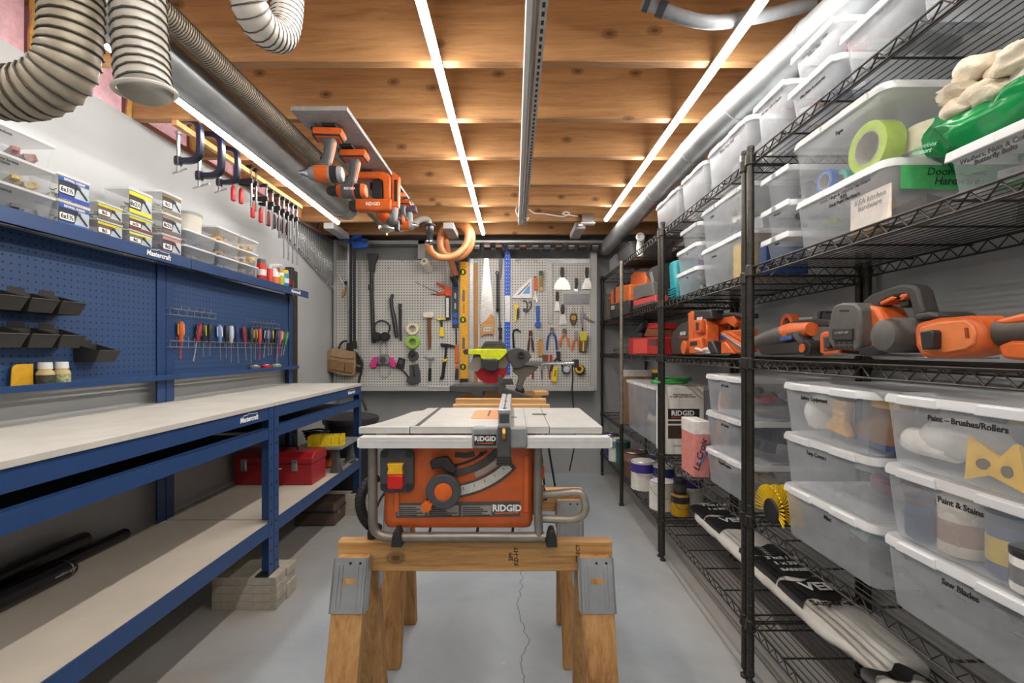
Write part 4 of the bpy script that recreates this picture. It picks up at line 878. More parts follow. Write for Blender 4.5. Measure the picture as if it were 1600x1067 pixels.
# ---------------------------------------------------------------- mitre saw stand and mitre saw
t = T('miter_stand', 'folding stand with pale wooden beams and thin black legs behind the table saw', 'stand', (-.09, 3.05, 0))
def sx_(px, Y): return (px-803)*Y/711+.09
for Y, z0, z1, a, b in ((3.0, .80, .845, 708, 859), (3.1, .815, .872, 712, 853)): MB().box(sx_(a, Y), Y-3.05-.02, z0, sx_(b, Y), Y-3.05+.02, z1).build('beam', LT, t, .006)
MB().box(sx_(724, 3.55), .43, .8, sx_(845, 3.55), .47, .89).build('beam', LT, t, .004)
for a in (726, 838): MB().box(sx_(a, 3.3)-.02, -.03, .775, sx_(a, 3.3)+.02, .49, .80).build('crossbar', LT, t, .003)
for xa, ya, xb, yb in ((-.3, -.02, -.46, -.1), (.16, -.02, -.02+.1, -.1), (-.05, 0, -.15, -.1), (.3, .44, .45, .95), (.26, .44, .36, 1.0), (-.3, .44, -.44, .95)):
    MB().tube([(xa, ya, .79), (xb, yb, .008)], .009, 8).build('leg', IRON, t)
MS = M('saw_dark', '46474a', .45); LM = M('saw_lime', 'd3e021', .38)
t = T('miter_saw', 'lime green sliding mitre saw with red blade on the wooden stand', 'mitre saw', (-.12, 3.36, .89))
def q_(px, py, Y=3.36): return ((px-803)*Y/711+.12, 1.2-(py-547)*Y/711-.89)
def mp_(part, mat, pts, y0, y1, bev=.003, par=None): return MB().prism([q_(*p) for p in pts], y0, y1).build(part, mat, par or t, bev)
mp_('base', MS, [(706, 601), (790, 601), (790, 609), (756, 609), (756, 618), (744, 620), (740, 612), (706, 609)], -.12, .12)
mp_('base_arm', MS, [(784, 603), (832, 618), (832, 623), (812, 623), (784, 610)], -.14, -.05); mp_('table_top', M('saw_table', '6a6b6c', .4, .5), [(720, 599), (786, 599), (786, 602), (720, 602)], -.1, .14, .001)
mp_('front_foot', BLACK, [(742, 618), (756, 618), (757, 624), (741, 624)], -.16, -.1); mp_('post', MS, [(779, 585), (785, 585), (786, 612), (779, 612)], -.15, -.11, .002)
mp_('fence', DK, [(785, 592), (800, 592), (803, 601), (785, 601)], .0, .05)
c = q_(767, 574); m = MB(); pts = []
for k in range(48): a = 2*PI*k/48; pts += [(c[0]+.125*math.cos(a), c[1]+.125*math.sin(a)), (c[0]+.119*math.cos(a+.04), c[1]+.119*math.sin(a+.04))]
m.prism(pts, -.0015, .0015).build('blade', M('blade_red', 'b51f2c', .4, .2), t)
mp_('upper_guard', M('guard_grey', '8d8a82', .35, .2), [(738, 562), (741, 548), (750, 540), (764, 537), (785, 540), (800, 552), (800, 560), (790, 576), (733, 576)], -.012, .03, .004)
mp_('lower_guard', clearmat('smoke_guard', 'a9a49a', .55, .25, .3), [(731, 572), (740, 560), (752, 556), (752, 575), (746, 581), (733, 577)], -.03, -.012, .002)
mp_('motor_housing', LM, [(733, 546), (755, 545), (790, 545), (793, 551), (781, 563), (753, 561), (751, 554), (733, 554)], -.07, -.012, .006)
mp_('motor_cap', M('motor_dark', '3b3d42', .4), [(757, 560), (777, 560), (779, 565), (778, 577), (772, 579), (758, 577), (755, 570)], -.12, -.02, .008)
for k in range(4): mp_('vent', BLACK, [(759, 564+3*k), (776, 564+3*k), (776, 565.2+3*k), (759, 565.2+3*k)], -.121, -.119, 0)
mp_('handle', MS, [(752, 545), (757, 535), (762, 533), (784, 533), (789, 537), (791, 546), (787, 546), (784, 539), (760, 539), (757, 546)], -.055, -.02, .004)
mp_('dust_port', M('port_dark', '3c3440', .4), [(725, 547), (730, 545), (734, 546), (734, 553), (728, 554), (725, 551)], -.06, -.02, .004)
mp_('pivot_arm', MS, [(792, 548), (806, 543), (816, 545), (826, 550), (830, 557), (824, 566), (815, 574), (802, 576), (797, 566), (792, 560)], -.05, .06, .006)
x, z = q_(814, 554); MB().hoop(.026, .012, -.075, -.045, (x, 0, z), 'y', 22).build('pivot_knob', BLACK, t, .003); mp_('pivot_bracket', M('bracket_grey', '716d68', .4, .4), [(803, 570), (842, 573), (838, 578), (822, 590), (816, 604), (812, 612), (806, 604), (810, 588), (800, 580)], -.02, .05, .005)
for dz, yy in ((0, -.03), (0, .06)):
    a = q_(822, 568); b = q_(900, 567); MB().tube([(a[0], yy, a[1]), (b[0], yy, b[1])], .0125, 14).build('slide_rail', CHROME, t)
mp_('rail_sleeve', M('sleeve_grey', '77777a', .4, .5), [(820, 564), (845, 564), (845, 571), (820, 571)], -.05, .08, .006)
mp_('rail_end', BLACK, [(896, 562), (903, 561), (903, 574), (896, 574)], -.06, .09, .004); x, z = q_(812, 610); MB().lathe([(.02, -.04), (.035, -.03), (.035, .02), (.02, .03)], (x, 0, z), 'y', 18).build('bevel_knob', BLACK, t)
mp_('cable', BLACK, [(790, 549), (797, 549), (803, 545), (803, 547), (797, 551), (790, 551)], -.04, -.03, 0)
S(MB().box(-.05, -.1, 0, .05, .06, .03), 'wood_offcut', LT, 'pale wood offcut on the stand under the right end of the mitre saw', 'wood block', (.18, 3.32, .878), 10, bev=.003)
# power cable of mitre saw hanging down
wp = [P3(894, 570, 3.4), P3(895, 590, 3.45), P3(894, 610, 3.5), P3(896, 640, 3.55), P3(898, 690, 3.7), P3(890, 735, 4.0)]
o0 = Vector(wp[0]); S(MB().tube([p-o0 for p in cr(wp, 6)], .006, 8), 'power_cable', BLACK, 'black power cable hanging from the right end of the mitre saw', 'cable', tuple(o0))
# long workpiece across the saw front (aluminium clamp bar)
S(MB().box(-.2, -.012, 0, .06, .012, .018), 'clamp_bar', ALU, 'short silver clamp bar sticking out left of the mitre saw base', 'clamp', tuple(at(712, 607, 3.3)), 0, bev=.003)
# ---------------------------------------------------------------- hand tools on the grey pegboard
class Peg:
    def __init__(s, name, label, cat, px, py, group=None, dy=0):
        x, z = pb(px, py); s.px, s.py = px, py; s.o = T(name, label, cat, (x, PY-dy, z), 0, group)
    def q(s, p): return ((p[0]-s.px)*MP, -(p[1]-s.py)*MP)
    def poly(s, part, mat, pts, th=.012, off=.002, bev=.0015, par=None):
        MB_ = MB().prism([s.q(p) for p in pts], -off-th, -off).build(part, mat, par or s.o, bev); return MB_
    def tube(s, part, mat, pts, r, off=.012, n=8, sm=0, par=None):
        P = [(*[s.q(p)[0]], -(p[2] if len(p) > 2 else off), s.q(p)[1]) for p in pts]
        if sm: P = cr(P, sm)
        R = r
        if isinstance(r, list): R = r
        return MB().tube(P, R, n).build(part, mat, par or s.o)
    def disc(s, part, mat, px, py, r, th=.01, off=.002, hole=0, n=24, par=None, bev=.001):
        x, z = s.q((px, py)); m = MB()
        if hole: m.hoop(r*MP, hole*MP, -off-th, -off, (x, 0, z), 'y', n)
        else: m.cyl((x, -off, z), (x, -off-th, z), r*MP, n=n)
        return m.build(part, mat, par or s.o, bev)
    def txt(s, st, size, mat, px, py, off, ry=0, par=None):
        x, z = s.q((px, py)); return text(st, size, mat, par or s.o, (x, -off-.0006, z), (90, ry, 0), bold=.02)
PIPE_ = M('pipe_black', '35363a', .4, .5); GH = M('grip_grey', '4a4c50', .6)
# pipe clamps with blue jaws
bc = M('clamp_blue', '1c58b8', .4)
for i, (x, top, bot, jx, jy, lb) in enumerate(((549, 356, 548, 541, 373, 'tall black bar clamp in the corner, leftmost of three with blue jaws'), (554.5, 360, 550, 570, 380, 'tall black bar clamp with blue jaws, middle of three in the corner'), (562.5, 366, 545, 574, 389, 'tall black bar clamp with blue jaws, rightmost of three in the corner'))):
    p = Peg('bar_clamp', lb, 'bar clamp', x, 450, 'tall blue-jawed clamps', .05+.04*i)
    p.poly('bar', [STEEL, PIPE_, PIPE_][i], [(x-2, top), (x+2, top), (x+2, bot), (x-2, bot)], .012, .01)
    s_ = 1 if jx > x else -1
    p.poly('jaw', bc, [(x-3*s_, jy-5), (x+8*s_, jy-6), (jx+10*s_, jy-2), (jx+9*s_, jy+3), (x+10*s_, jy+5), (x-3*s_, jy+5)], .03, .003, .004)
    p.poly('handle', bc, [(x-3*s_, jy-18), (x+10*s_, jy-20), (x+11*s_, jy-14), (x+2*s_, jy-9), (x-3*s_, jy-10)], .024, .006, .004)
    p.poly('foot_jaw', BLACK, [(x-3, bot-12), (x+3, bot-12), (x+4, bot), (x-4, bot)], .02, .004)
p = Peg('hand_file', 'thin round file with pale wooden handle in the corner left of the bar clamps', 'file', 534, 440)
p.tube('blade', STEEL, [(526, 424), (539, 448)], .004); p.tube('handle', WHANDLE, [(540.5, 450), (538, 458), (535.5, 465)], [.008, .013, .01], .014)
p = Peg('steel_rod', 'short dark rod hanging left of the tall bar clamps', 'rod', 544, 470); p.tube('rod', PIPE_, [(544, 440), (544.5, 491)], .008); p.disc('hook', IRON, 542, 442, 2.5, .03)
# vacuum floor nozzle wand
p = Peg('vacuum_wand', 'black vacuum wand with flared floor nozzle standing upright on the pegboard', 'vacuum wand', 583, 465)
p.poly('nozzle', BLACK, [(576.5, 397.5), (592.5, 397.5), (592, 403), (588, 412), (586, 426), (579, 426), (578, 410), (576.5, 402)], .05, .003, .004)
p.tube('tube', BLACK, [(582, 424), (582.2, 460), (583.5, 500), (585, 536)], [.016, .017, .018, .02], .026, 14); p.tube('collar', BLACK, [(581, 446), (581.3, 454)], .024, .026, 14)
# tool pouch
p = Peg('tool_pouch', 'tan leather tool pouch with black belt hanging at the left of the pegboard', 'tool bag', 537, 565, None, .03)
CV = M('canvas_tan', 'a08566', .95, bmp=.5, scale=25); CV2 = M('canvas_dark', '86694c', .95, bmp=.5, scale=25)
p.poly('body', CV, [(512, 552), (526, 544), (560, 549), (561, 570), (558, 587), (540, 586), (518, 579), (513, 574)], .07, .005, .012)
p.poly('flap', CV, [(526, 544), (560, 549), (560, 560), (545, 560), (523, 556)], .012, .076, .005); p.poly('front_pocket', CV2, [(521, 560), (546, 564), (545, 580), (522, 576)], .025, .07, .006)
p.poly('side_pocket', CV2, [(548, 565), (559, 566), (558, 582), (545, 581)], .02, .07, .005); p.tube('belt_loop', BLACK, [(533, 545), (537, 536), (543, 533), (549, 535), (552, 545)], .009, .03, 8, 4)
p.poly('strap_pad', BLACK, [(558, 548), (564, 553), (569, 562), (570, 572), (566, 582), (560, 580)], .02, .02, .005)
p.tube('belt', BLACK, [(566, 556), (570, 565), (569, 580), (566, 592), (565, 603), (567, 615), (572, 626), (577, 640)], .012, .05, 6, 4); p.poly('buckle', STEEL, [(562, 569), (570, 571), (570, 574), (562, 572)], .004, .045)
# ear muffs
p = Peg('ear_muffs', 'black ear muffs hanging on the pegboard beside the vacuum wand', 'ear muffs', 598, 520)
p.tube('headband', BLACK, [(588, 520), (587.5, 510), (591, 504), (598, 501.5), (606, 504), (611, 511), (609, 520)], .008, .04, 8, 4)
for x in (591, 604): p.tube('ear_cup', BLACK, [(x, 526, .005), (x, 526, .02), (x, 526, .06), (x, 526, .075)], [.03, .042, .042, .03], n=20)
# respirator
p = Peg('respirator', 'grey half-mask respirator with two pink filters', 'respirator', 601, 568)
p.poly('facepiece', M('respirator_grey', '7a7d7c', .5), [(594, 556), (597, 553), (606, 553), (609, 556), (611, 566), (607, 571), (601, 568), (595, 571), (591, 566)], .05, .004, .01)
p.disc('valve', DK, 601, 562, 5, .012, .054)
for a in ([(585, 558), (592, 557), (592, 566), (589, 574), (582, 575), (580, 570)], [(610, 558), (616, 559), (620, 570), (619, 574), (613, 573), (610, 566)]): p.poly('filter', PINK, a, .035, .01, .006)
p.tube('strap', M('strap_grey', '8c8c88', .8), [(596, 556), (596, 540), (602, 532), (605, 545), (605, 555)], .004, .012, 6, 4); p.tube('strap', M('strap_grey', '8c8c88', .8), [(593, 570), (594, 584), (601, 590), (609, 585), (611, 571)], .003, .012, 6, 4)
# pry bars, crevice tools
p = Peg('crevice_tool', 'black angled vacuum crevice tool, larger of the pair', 'vacuum tool', 616, 495); p.tube('body', M('crevice_black', '303034', .4), [(615, 460), (612, 468), (613, 480), (617, 500), (621, 528)], [.013, .017, .018, .022, .017], .022, 12)
p = Peg('crevice_tool', 'slim straight black vacuum tool right of the angled one', 'vacuum tool', 627, 505); p.tube('body', M('crevice_black', '303034', .4), [(626, 475), (626, 490), (626.5, 515), (627.5, 532)], [.017, .015, .012, .01], .018, 10); p.tube('hook', STEEL, [(625, 480), (629, 482), (631, 486)], .0025, .04)
# small hooks with wire
for x0_, y0_, x1_, y1_, lb in ((609, 418, 609, 424, 'small empty steel peg hook above the black crevice tools'), (630, 406, 630, 412, 'small empty peg hook at the top of the pegboard, left one'), (646, 407, 646, 413, 'small empty peg hook at the top of the pegboard, right one'), (806, 408, 812, 409, 'empty steel peg hook above the speed square'), (836, 408, 840, 413, 'empty steel peg hook above the orange knife')):
    p = Peg('peg_hook', lb, 'hook', x0_, y0_, 'empty peg hooks'); p.tube('wire', STEEL, [(x0_, y0_, .001), (x0_, y0_, .03), (x1_, y1_, .045), (x1_, y1_-3, .05)], .003)
p = Peg('twine_spool', 'white spool of twine on a peg at the upper pegboard', 'spool', 667, 413); p.tube('roll', M('twine', 'd9d4c6', .9, bmp=.6), [(671, 421, .005), (666.5, 412, .11)], .038, n=22); p.tube('core', CARD, [(666.6, 412.2, .1), (666.3, 411.5, .115)], .014, n=14); p.tube('loose_end', M('twine', 'd9d4c6', .9, bmp=.6), [(659, 416, .1), (659.3, 440, .03), (659, 457, .008)], .0022, n=5)
p = Peg('long_rod', 'thin steel wire rod slanting on the pegboard below the twine spool', 'rod', 657, 448); p.tube('wire', IRON, [(648, 440), (672, 452), (694, 460)], .0022)
# rolls
p = Peg('tape_roll', 'cream masking tape roll above the green tape', 'tape', 646, 514, 'tape rolls on the pegboard'); p.disc('roll', CREAM, 646, 514, 9.5, .045, .002, 5.5, 30); p.tube('loose_end', CREAM, [(642, 505, .04), (640, 500, .045)], .003)
p = Peg('tape_roll', 'bright green painter tape roll on the pegboard', 'tape', 646.5, 534.5, 'tape rolls on the pegboard'); p.disc('roll', M('tape_green', '8fc43a', .5), 646.5, 534.5, 10, .055, .002, 5.5, 30)
p = Peg('wheel_brush', 'dark wire wheel below the green tape roll', 'wire wheel', 646.5, 555); p.disc('wire_rim', M('wire_dark', '4e4e4e', .6, .5), 646.5, 556, 8, .03, .002, 3); p.disc('hub', BLACK, 645, 552, 5, .035, .003, 1.5)
p = Peg('hand_sander', 'black sanding pad with handle leaning left of the belt sander plate', 'sander', 627, 570); p.poly('pad', BLACK, [(624, 558), (634, 561), (632, 576), (627, 578), (619, 574)], .02, .004, .003); p.tube('arm', IRON, [(627, 574), (633, 581), (640, 590)], .008, .02)
p.poly('grip', DK, [(626, 562), (631, 563), (630, 570), (625, 569)], .014, .024, .003)
p = Peg('sanding_block', 'dark grey sanding plate with slotted handle at the bottom of the pegboard', 'sander', 646, 585)
p.poly('plate', M('sand_grey', '46484c', .55), [(640, 570), (654, 568), (657, 582), (658, 595), (655, 599), (640, 600), (636, 596), (637, 590), (642, 588)], .03, .003, .005); p.poly('slot', BLACK, [(645, 571), (648, 571), (650, 588), (647, 589)], .006, .03, .001)
# mallet, brush, hammers
p = Peg('mallet', 'rubber mallet with white head and wooden handle', 'mallet', 671, 515); p.poly('head', M('mallet_white', 'e2dfd2', .6), [(663, 488.5), (678, 487.5), (679, 495), (677, 497), (664, 497), (662.5, 495)], .05, .004, .006); p.poly('handle', woodmat('mallet_wood', '8c5a34', '744526', '55301a', 'z', .4, 0), [(668.5, 496), (674, 496), (675, 530), (674, 545), (670, 545), (669.5, 530)], .02, .016, .004)
p = Peg('wire_brush', 'yellow and black brush right of the mallet', 'brush', 690, 510); p.poly('back', Y2, [(684, 498), (697, 497), (697, 500), (684, 500.5)], .025, .003, .002); p.poly('handle', BLACK, [(688, 500), (692.5, 500), (692, 512), (689, 512)], .015, .006, .002); p.poly('grip', Y2, [(688, 511), (693, 511), (695, 526), (686.5, 526)], .018, .005, .003)
p = Peg('claw_hammer', 'small hammer with grey head and black grip', 'hammer', 672, 575, 'hammers on the pegboard'); p.poly('head', STEEL, [(665, 556), (672, 558), (680, 557), (680, 561), (674, 562), (670, 560), (665, 558.5)], .02, .004, .002); p.poly('shaft', STEEL, [(671, 560), (673.5, 560), (673.5, 576), (671.5, 576)], .009, .01); p.poly('grip', RUB, [(670.5, 575), (674.5, 575), (674, 595), (669.5, 595)], .018, .006, .003)
p = Peg('claw_hammer', 'larger framing hammer with yellow-banded black grip', 'hammer', 697, 565, 'hammers on the pegboard'); p.poly('head', IRON, [(689, 536), (700, 537), (711, 540), (711, 542.5), (702, 542), (696, 542), (689, 541)], .026, .004, .003); p.poly('shaft', IRON, [(696, 541), (699.5, 541), (697.5, 565), (694, 565)], .012, .01); p.poly('grip', RUB, [(693, 561), (698.5, 561), (694, 592), (687.5, 592), (690, 586)], .022, .006, .004); p.poly('band', Y2, [(693, 561), (699.5, 560), (698.5, 564), (693.5, 565.5)], .024, .005, .001)
# orange caulking/strap gun
p = Peg('cable_tie_gun', 'bright orange pistol-grip gun with two handles', 'hand tool', 695, 453); OR2 = M('bright_orange', 'dd4f1c', .4)
p.poly('upper_handle', OR2, [(682, 441), (685, 442), (697, 448), (705, 450), (705, 455), (697, 453), (684, 445)], .018, .006, .003); p.poly('body', OR2, [(696, 448), (705, 449), (706, 462), (698, 463), (695, 458)], .025, .004, .004); p.poly('lower_handle', OR2, [(682, 458), (696, 455), (698, 460), (684, 462)], .018, .006, .003); p.tube('rod', IRON, [(674, 460), (683, 459.5)], .0035)
# vacuum wand hanging from the orange hose and white tube above
p = Peg('extension_wand', 'black and white wand hanging below the orange gun', 'vacuum wand', 701, 482); p.poly('tube', PIPE_, [(697, 463), (705, 463), (704.5, 500), (697, 500)], .03, .004, .006); p.poly('sticker', C_('d8d8d4'), [(698, 466), (702, 466), (702, 496), (698, 496)], .001, .0341, 0)
p = Peg('hose_nozzle', 'black swivel nozzle on the end of the orange hose', 'nozzle', 713, 440, None, .02); p.tube('cuff', M('fitting_black', '2a2a2d', .3), [(708.5, 434, .06), (712, 442, .04), (714, 448, .03)], [.026, .028, .024], n=14); p.tube('wire', WHITE, [(693, 406, .05), (699, 411, .05), (700.5, 425, .03), (700.5, 446, .02)], .004, n=6, sm=4)
p = Peg('torpedo_level', 'dark level with blue end vials standing beside the yellow level', 'level', 712, 455); p.poly('bar', M('level_dark', '2c3138', .45), [(707, 444), (716.5, 444), (716.5, 512), (707, 512)], .02, .003, .002)
for y in (449, 493, 503): p.disc('vial_ring', bc, 711.8, y, 4, .004, .023, 0, 18)
for y in (462, 478): p.poly('window', M('window_pale', 'a8b4b8', .3), [(710.5, y-4), (713, y-4), (713, y+5), (710.5, y+5)], .002, .023, 0)
p = Peg('blue_level_top', 'short blue-capped dark level high behind the orange hose end', 'level', 712, 420); p.poly('bar', M('level_dark', '2c3138', .45), [(708, 404), (716.5, 404), (716.5, 438), (709, 438)], .018, .002, .002); p.disc('vial_ring', bc, 712.3, 418, 4, .004, .02, 0, 18); p.poly('cap', bc, [(708, 404), (716.5, 404), (716.5, 410), (708, 410)], .002, .02, 0)
p = Peg('screwdriver', 'orange-handled screwdriver hanging beside the yellow level', 'screwdriver', 714, 545, 'tools left of the yellow level'); p.tube('shaft', IRON, [(713, 514), (713.5, 540)], .007, .014); p.poly('handle', ORANGE, [(711.5, 538), (716, 538), (716.5, 567), (711, 567)], .022, .004, .005)
p = Peg('utility_knife', 'orange and black knife hanging at the foot of the yellow level', 'knife', 714, 583); p.poly('body', C_('3a2c24'), [(712, 575), (717, 576), (716, 593), (711, 593)], .02, .004, .003); p.poly('tip', ORANGE, [(712, 570), (716.5, 570), (717, 577), (712, 577)], .018, .005, .002)
# yellow box level
YL = M('level_yellow', 'e2a51f', .4); p = Peg('box_level', 'long yellow box level standing upright at the pegboard centre', 'level', 725, 500)
p.poly('beam', YL, [(719.5, 406), (731.5, 406), (731.5, 594), (719.5, 594)], .03, .002, .002)
for y in (406, 594): p.poly('end_cap', BLACK, [(719, y-3), (732, y-3), (732, y+4), (719, y+4)], .032, .001, .002)
for y in (426, 500, 573): p.disc('vial_hole', C_('2c3a20'), 724, y, 5, .003, .031, 0, 20); 
for y in (426, 500, 573): p.poly('vial', LIME, [(722.5, y-2.5), (725.5, y-2.5), (725.5, y+2.5), (722.5, y+2.5)], .002, .034, 0)
for y in (463, 537): p.poly('hand_slot', C_('6a675c'), [(723, y-9), (725, y-10), (727, y-8), (727, y+8), (724, y+9), (722.5, y+6)], .002, .031, 0)
p.txt('DeWALT', .022, TXB, 725.5, 482, .0325, -90)
p = Peg('straightedge', 'silver aluminium straightedge right of the yellow level', 'ruler', 736.5, 500); p.poly('bar', ALU, [(733.5, 404), (739.5, 404), (739.5, 600), (733.5, 600)], .006, .002, .001)
p = Peg('yardstick', 'brown wooden yardstick left of the hand saw', 'ruler', 743.5, 500); p.poly('stick', woodmat('ruler_wood', 'b98f5c', 'a67b48', '8a6236', 'z', .6, .1), [(740.5, 411), (747, 411), (747, 598), (740.5, 598)], .006, .002, .001)
p = Peg('hand_saw', 'hand saw with long silver blade and pale wooden handle', 'saw', 761, 470); p.poly('blade', M('saw_steel', 'c6c7c7', .3, .85), [(757, 404), (763, 404), (771, 480), (772, 494), (760, 502), (751, 506), (750, 492), (751.5, 470)], .0025, .01, .0005)
HW_ = woodmat('saw_handle_wood', 'd8ab70', 'c9965a', 'a8763c', 'x', .5, 0)
p.poly('handle', HW_, [(768, 490), (772.5, 497), (773, 505), (772, 526), (769, 522), (764, 522), (757, 523), (752, 527), (751, 521), (753, 513), (751, 507), (759, 501)], .022, .004, .005)
p.poly('grip_hole', PEG, [(754, 514), (758, 511.5), (768, 509.5), (769.5, 512), (768, 517), (757, 519)], .0006, .0258, 0)
for x, y in ((754.5, 510.5), (759, 505.5), (769.5, 499)): p.disc('screw', BRASS, x, y, 1, .001, .026, 0, 10, None, 0)
p = Peg('pry_bar', 'long flat dark pry bar left of the blue straightedge', 'pry bar', 782, 470); p.poly('bar', M('pry_grey', '55575b', .45, .5), [(779, 404), (785, 404), (784.5, 420), (781.5, 440), (782, 500), (785, 540), (779, 540), (780.5, 440)], .012, .003, .002)
p = Peg('crow_bar', 'shorter black bar hanging in front of the flat pry bar', 'pry bar', 777, 460); p.poly('bar', IRON, [(775.5, 430), (779, 430), (779, 486), (776, 486)], .012, .01, .002); p.disc('ring', IRON, 777, 427, 3, .008, .01, 1.5); p.disc('end', IRON, 778, 485, 3, .012, .01)
p = Peg('drill_bit', 'black auger piece hanging below the dark pry bar', 'drill bit', 781, 520); p.poly('bit', RUB, [(778, 512), (785, 512), (784, 522), (785, 530), (779, 530), (780, 522)], .014, .008, .003)
BS = M('straightedge_blue', '1d5fd0', .35); p = Peg('blue_straightedge', 'tall blue and silver perforated straightedge on the pegboard', 'ruler', 793, 480)
p.poly('bar', BS, [(788.5, 385), (797.5, 385), (797, 585), (788.5, 585)], .006, .004, .001); p.poly('silver_middle', ALU, [(789, 462), (797, 462), (797, 503), (789, 503)], .0012, .010, 0)
m = MB()
for k in range(34):
    for dx in (-1.7, 2.3):
        y = 388+5.8*k; x, z = p.q((793+dx, y))
        if not 458 < y < 506: m.cyl((x, -.0098, z), (x, -.0106, z), .004, n=8)
m.build('graduations', TXW, p.o)
# speed square and small tools
p = Peg('speed_square', 'silver triangular speed square with blue sticker', 'square', 820, 455); p.poly('plate', ALU, [(829.5, 433), (831, 435), (831, 464), (801, 465), (801, 462)], .006, .003, .001); p.poly('slot', C_('5a5c5e'), [(828, 441), (828, 443), (811, 461), (808, 461)], .0008, .0091, 0); p.poly('sticker', C_('5aa0d8'), [(828, 446), (828, 459), (816, 459), (824, 449)], .0008, .0092, 0); p.poly('lip', ALU, [(800.5, 463), (831, 463), (831, 466), (800.5, 466)], .014, .002, .001)
p = Peg('utility_knife', 'orange-handled knife above the adjustable wrench', 'knife', 836, 444); p.poly('handle', ORANGE, [(834, 434), (839, 434), (840, 453), (834, 454)], .016, .004, .004); p.disc('ring', IRON, 836, 434, 2, .004, .008, 1)
p = Peg('chisel', 'chisel with yellow-green handle right of the orange knife', 'chisel', 845, 440); p.poly('cap', DK, [(842, 424), (848, 424), (849, 431), (842, 431)], .02, .004, .003); p.poly('handle', C_('8a7a2c'), [(842, 430), (849, 430), (847.5, 448), (843, 448)], .018, .005, .004); p.poly('blade', C_('c79a4a'), [(843.5, 447), (847, 447), (849, 455), (843, 455)], .008, .008, .001)
p = Peg('adjustable_wrench', 'small silver adjustable wrench under the orange knife', 'wrench', 836, 463); p.poly('body', CHROME, [(834.5, 454), (838, 454), (838.5, 463), (840.5, 468), (839, 474), (836, 472), (837, 469), (834, 470), (831.5, 467), (834, 463)], .01, .004, .001)
p = Peg('tin_snips', 'yellow-headed snips with purple grip below the speed square', 'snips', 807, 490); p.poly('blades', Y2, [(803, 476), (807, 477), (810, 474), (811, 479), (808, 484), (805, 484)], .012, .004, .002); p.poly('grip', M('snip_purple', '3a2f6a', .45), [(808, 482), (811.5, 482), (811, 497), (808.5, 499)], .014, .004, .003); p.poly('grip', Y2, [(805, 483), (808, 483), (807, 503), (804, 503), (804.5, 490)], .014, .004, .003)
p = Peg('scissors', 'scissors with dark grey loops below the speed square', 'scissors', 821, 485); p.tube('handle_loop', GH, [(817, 470), (822, 471), (824, 477), (822, 486), (818, 482)], .006, .012, 8, 4); p.tube('handle_loop', GH, [(826, 473), (830, 472), (829, 480), (823, 487), (822, 482)], .006, .012, 8, 4); p.poly('blade', STEEL, [(818, 486), (822, 486), (817.5, 500), (816, 498)], .004, .008, .0005); p.poly('pivot', GH, [(817, 481), (824, 483), (822, 489), (817, 487)], .012, .006, .003)
p = Peg('strap_wrench', 'blue handled tool with round blue end', 'wrench', 839, 495); p.poly('handle', bc, [(837, 478), (843, 478), (842.5, 504), (838, 504)], .016, .004, .003); p.disc('head', bc, 840.5, 507.5, 5, .018, .004, 0, 16)
# framing square and scrapers
p = Peg('framing_square', 'large grey steel framing square at the right of the pegboard', 'square', 890, 430); p.poly('long_leg', M('square_grey', 'a3a5a6', .4, .6), [(854.5, 406), (862.5, 406), (864, 506), (857, 506)], .004, .002, .0005); p.poly('short_leg', M('square_grey', 'a3a5a6', .4, .6), [(862, 406), (922, 405.5), (920, 412), (862, 412)], .004, .002, .0005)
SCR = M('scraper_steel', 'cfd0ce', .3, .75)
def scraper(hx_, hy0, hy1, blade, label, hw=2.8):
    p = Peg('scraper', label, 'scraper', hx_, hy1, 'scrapers inside the framing square'); p.poly('handle', BLACK, [(hx_-hw*.7, hy0), (hx_+hw*.7, hy0), (hx_+hw, (hy0+hy1)/2), (hx_+hw*.6, hy1+1), (hx_-hw*.6, hy1+1), (hx_-hw, (hy0+hy1)/2)], .02, .004, .004); p.poly('blade', SCR, blade, .002, .012, .0005)
scraper(878, 418, 433, [(876.5, 433), (880, 433), (887, 439), (891, 448), (891, 453), (865, 453), (866, 446), (870, 438)], 'wide round-shouldered scraper inside the framing square, upper left')
scraper(916.5, 418, 434, [(915, 434), (919, 434), (923, 441), (924.5, 452), (908.5, 452), (910, 444), (912, 439)], 'round-shouldered scraper at the upper right of the pegboard')
scraper(870.5, 456, 470, [(868.5, 470), (872.5, 470), (875, 486), (866, 486)], 'narrow putty knife below the wide round scraper')
scraper(879, 476, 490, [(877, 491), (883, 491), (886, 507), (873, 508), (875, 496)], 'tapered putty knife below the wide taping knife, left')
p = Peg('taping_knife', 'wide rectangular taping knife with black handle', 'taping knife', 900, 465); p.poly('handle', BLACK, [(898, 435), (902, 435), (903, 445), (901, 452), (898, 452)], .02, .006, .004); p.poly('tang', CHROME, [(897, 450), (902, 450), (903, 456), (896, 456)], .01, .008, .002); p.poly('spine', LGREY, [(880, 455.5), (920, 455.5), (920, 460), (880, 460)], .008, .005, .001); p.poly('blade', M('dark_steel_blade', '7c7e80', .35, .8), [(880, 460), (920, 460), (920, 475), (880, 475)], .002, .008, .0003)
p = Peg('plumb_bob', 'brass and black round chalk reel on a hook', 'chalk reel', 895.5, 498); p.tube('wire', BRASS, [(893, 490), (895.5, 478), (899, 490)], .002, .012); p.poly('body', C_('4c4230'), [(891, 490), (900, 490), (901, 500), (898, 508), (893, 508), (890, 500)], .03, .004, .006); p.disc('face', BRASS, 895.5, 497, 4, .003, .034)
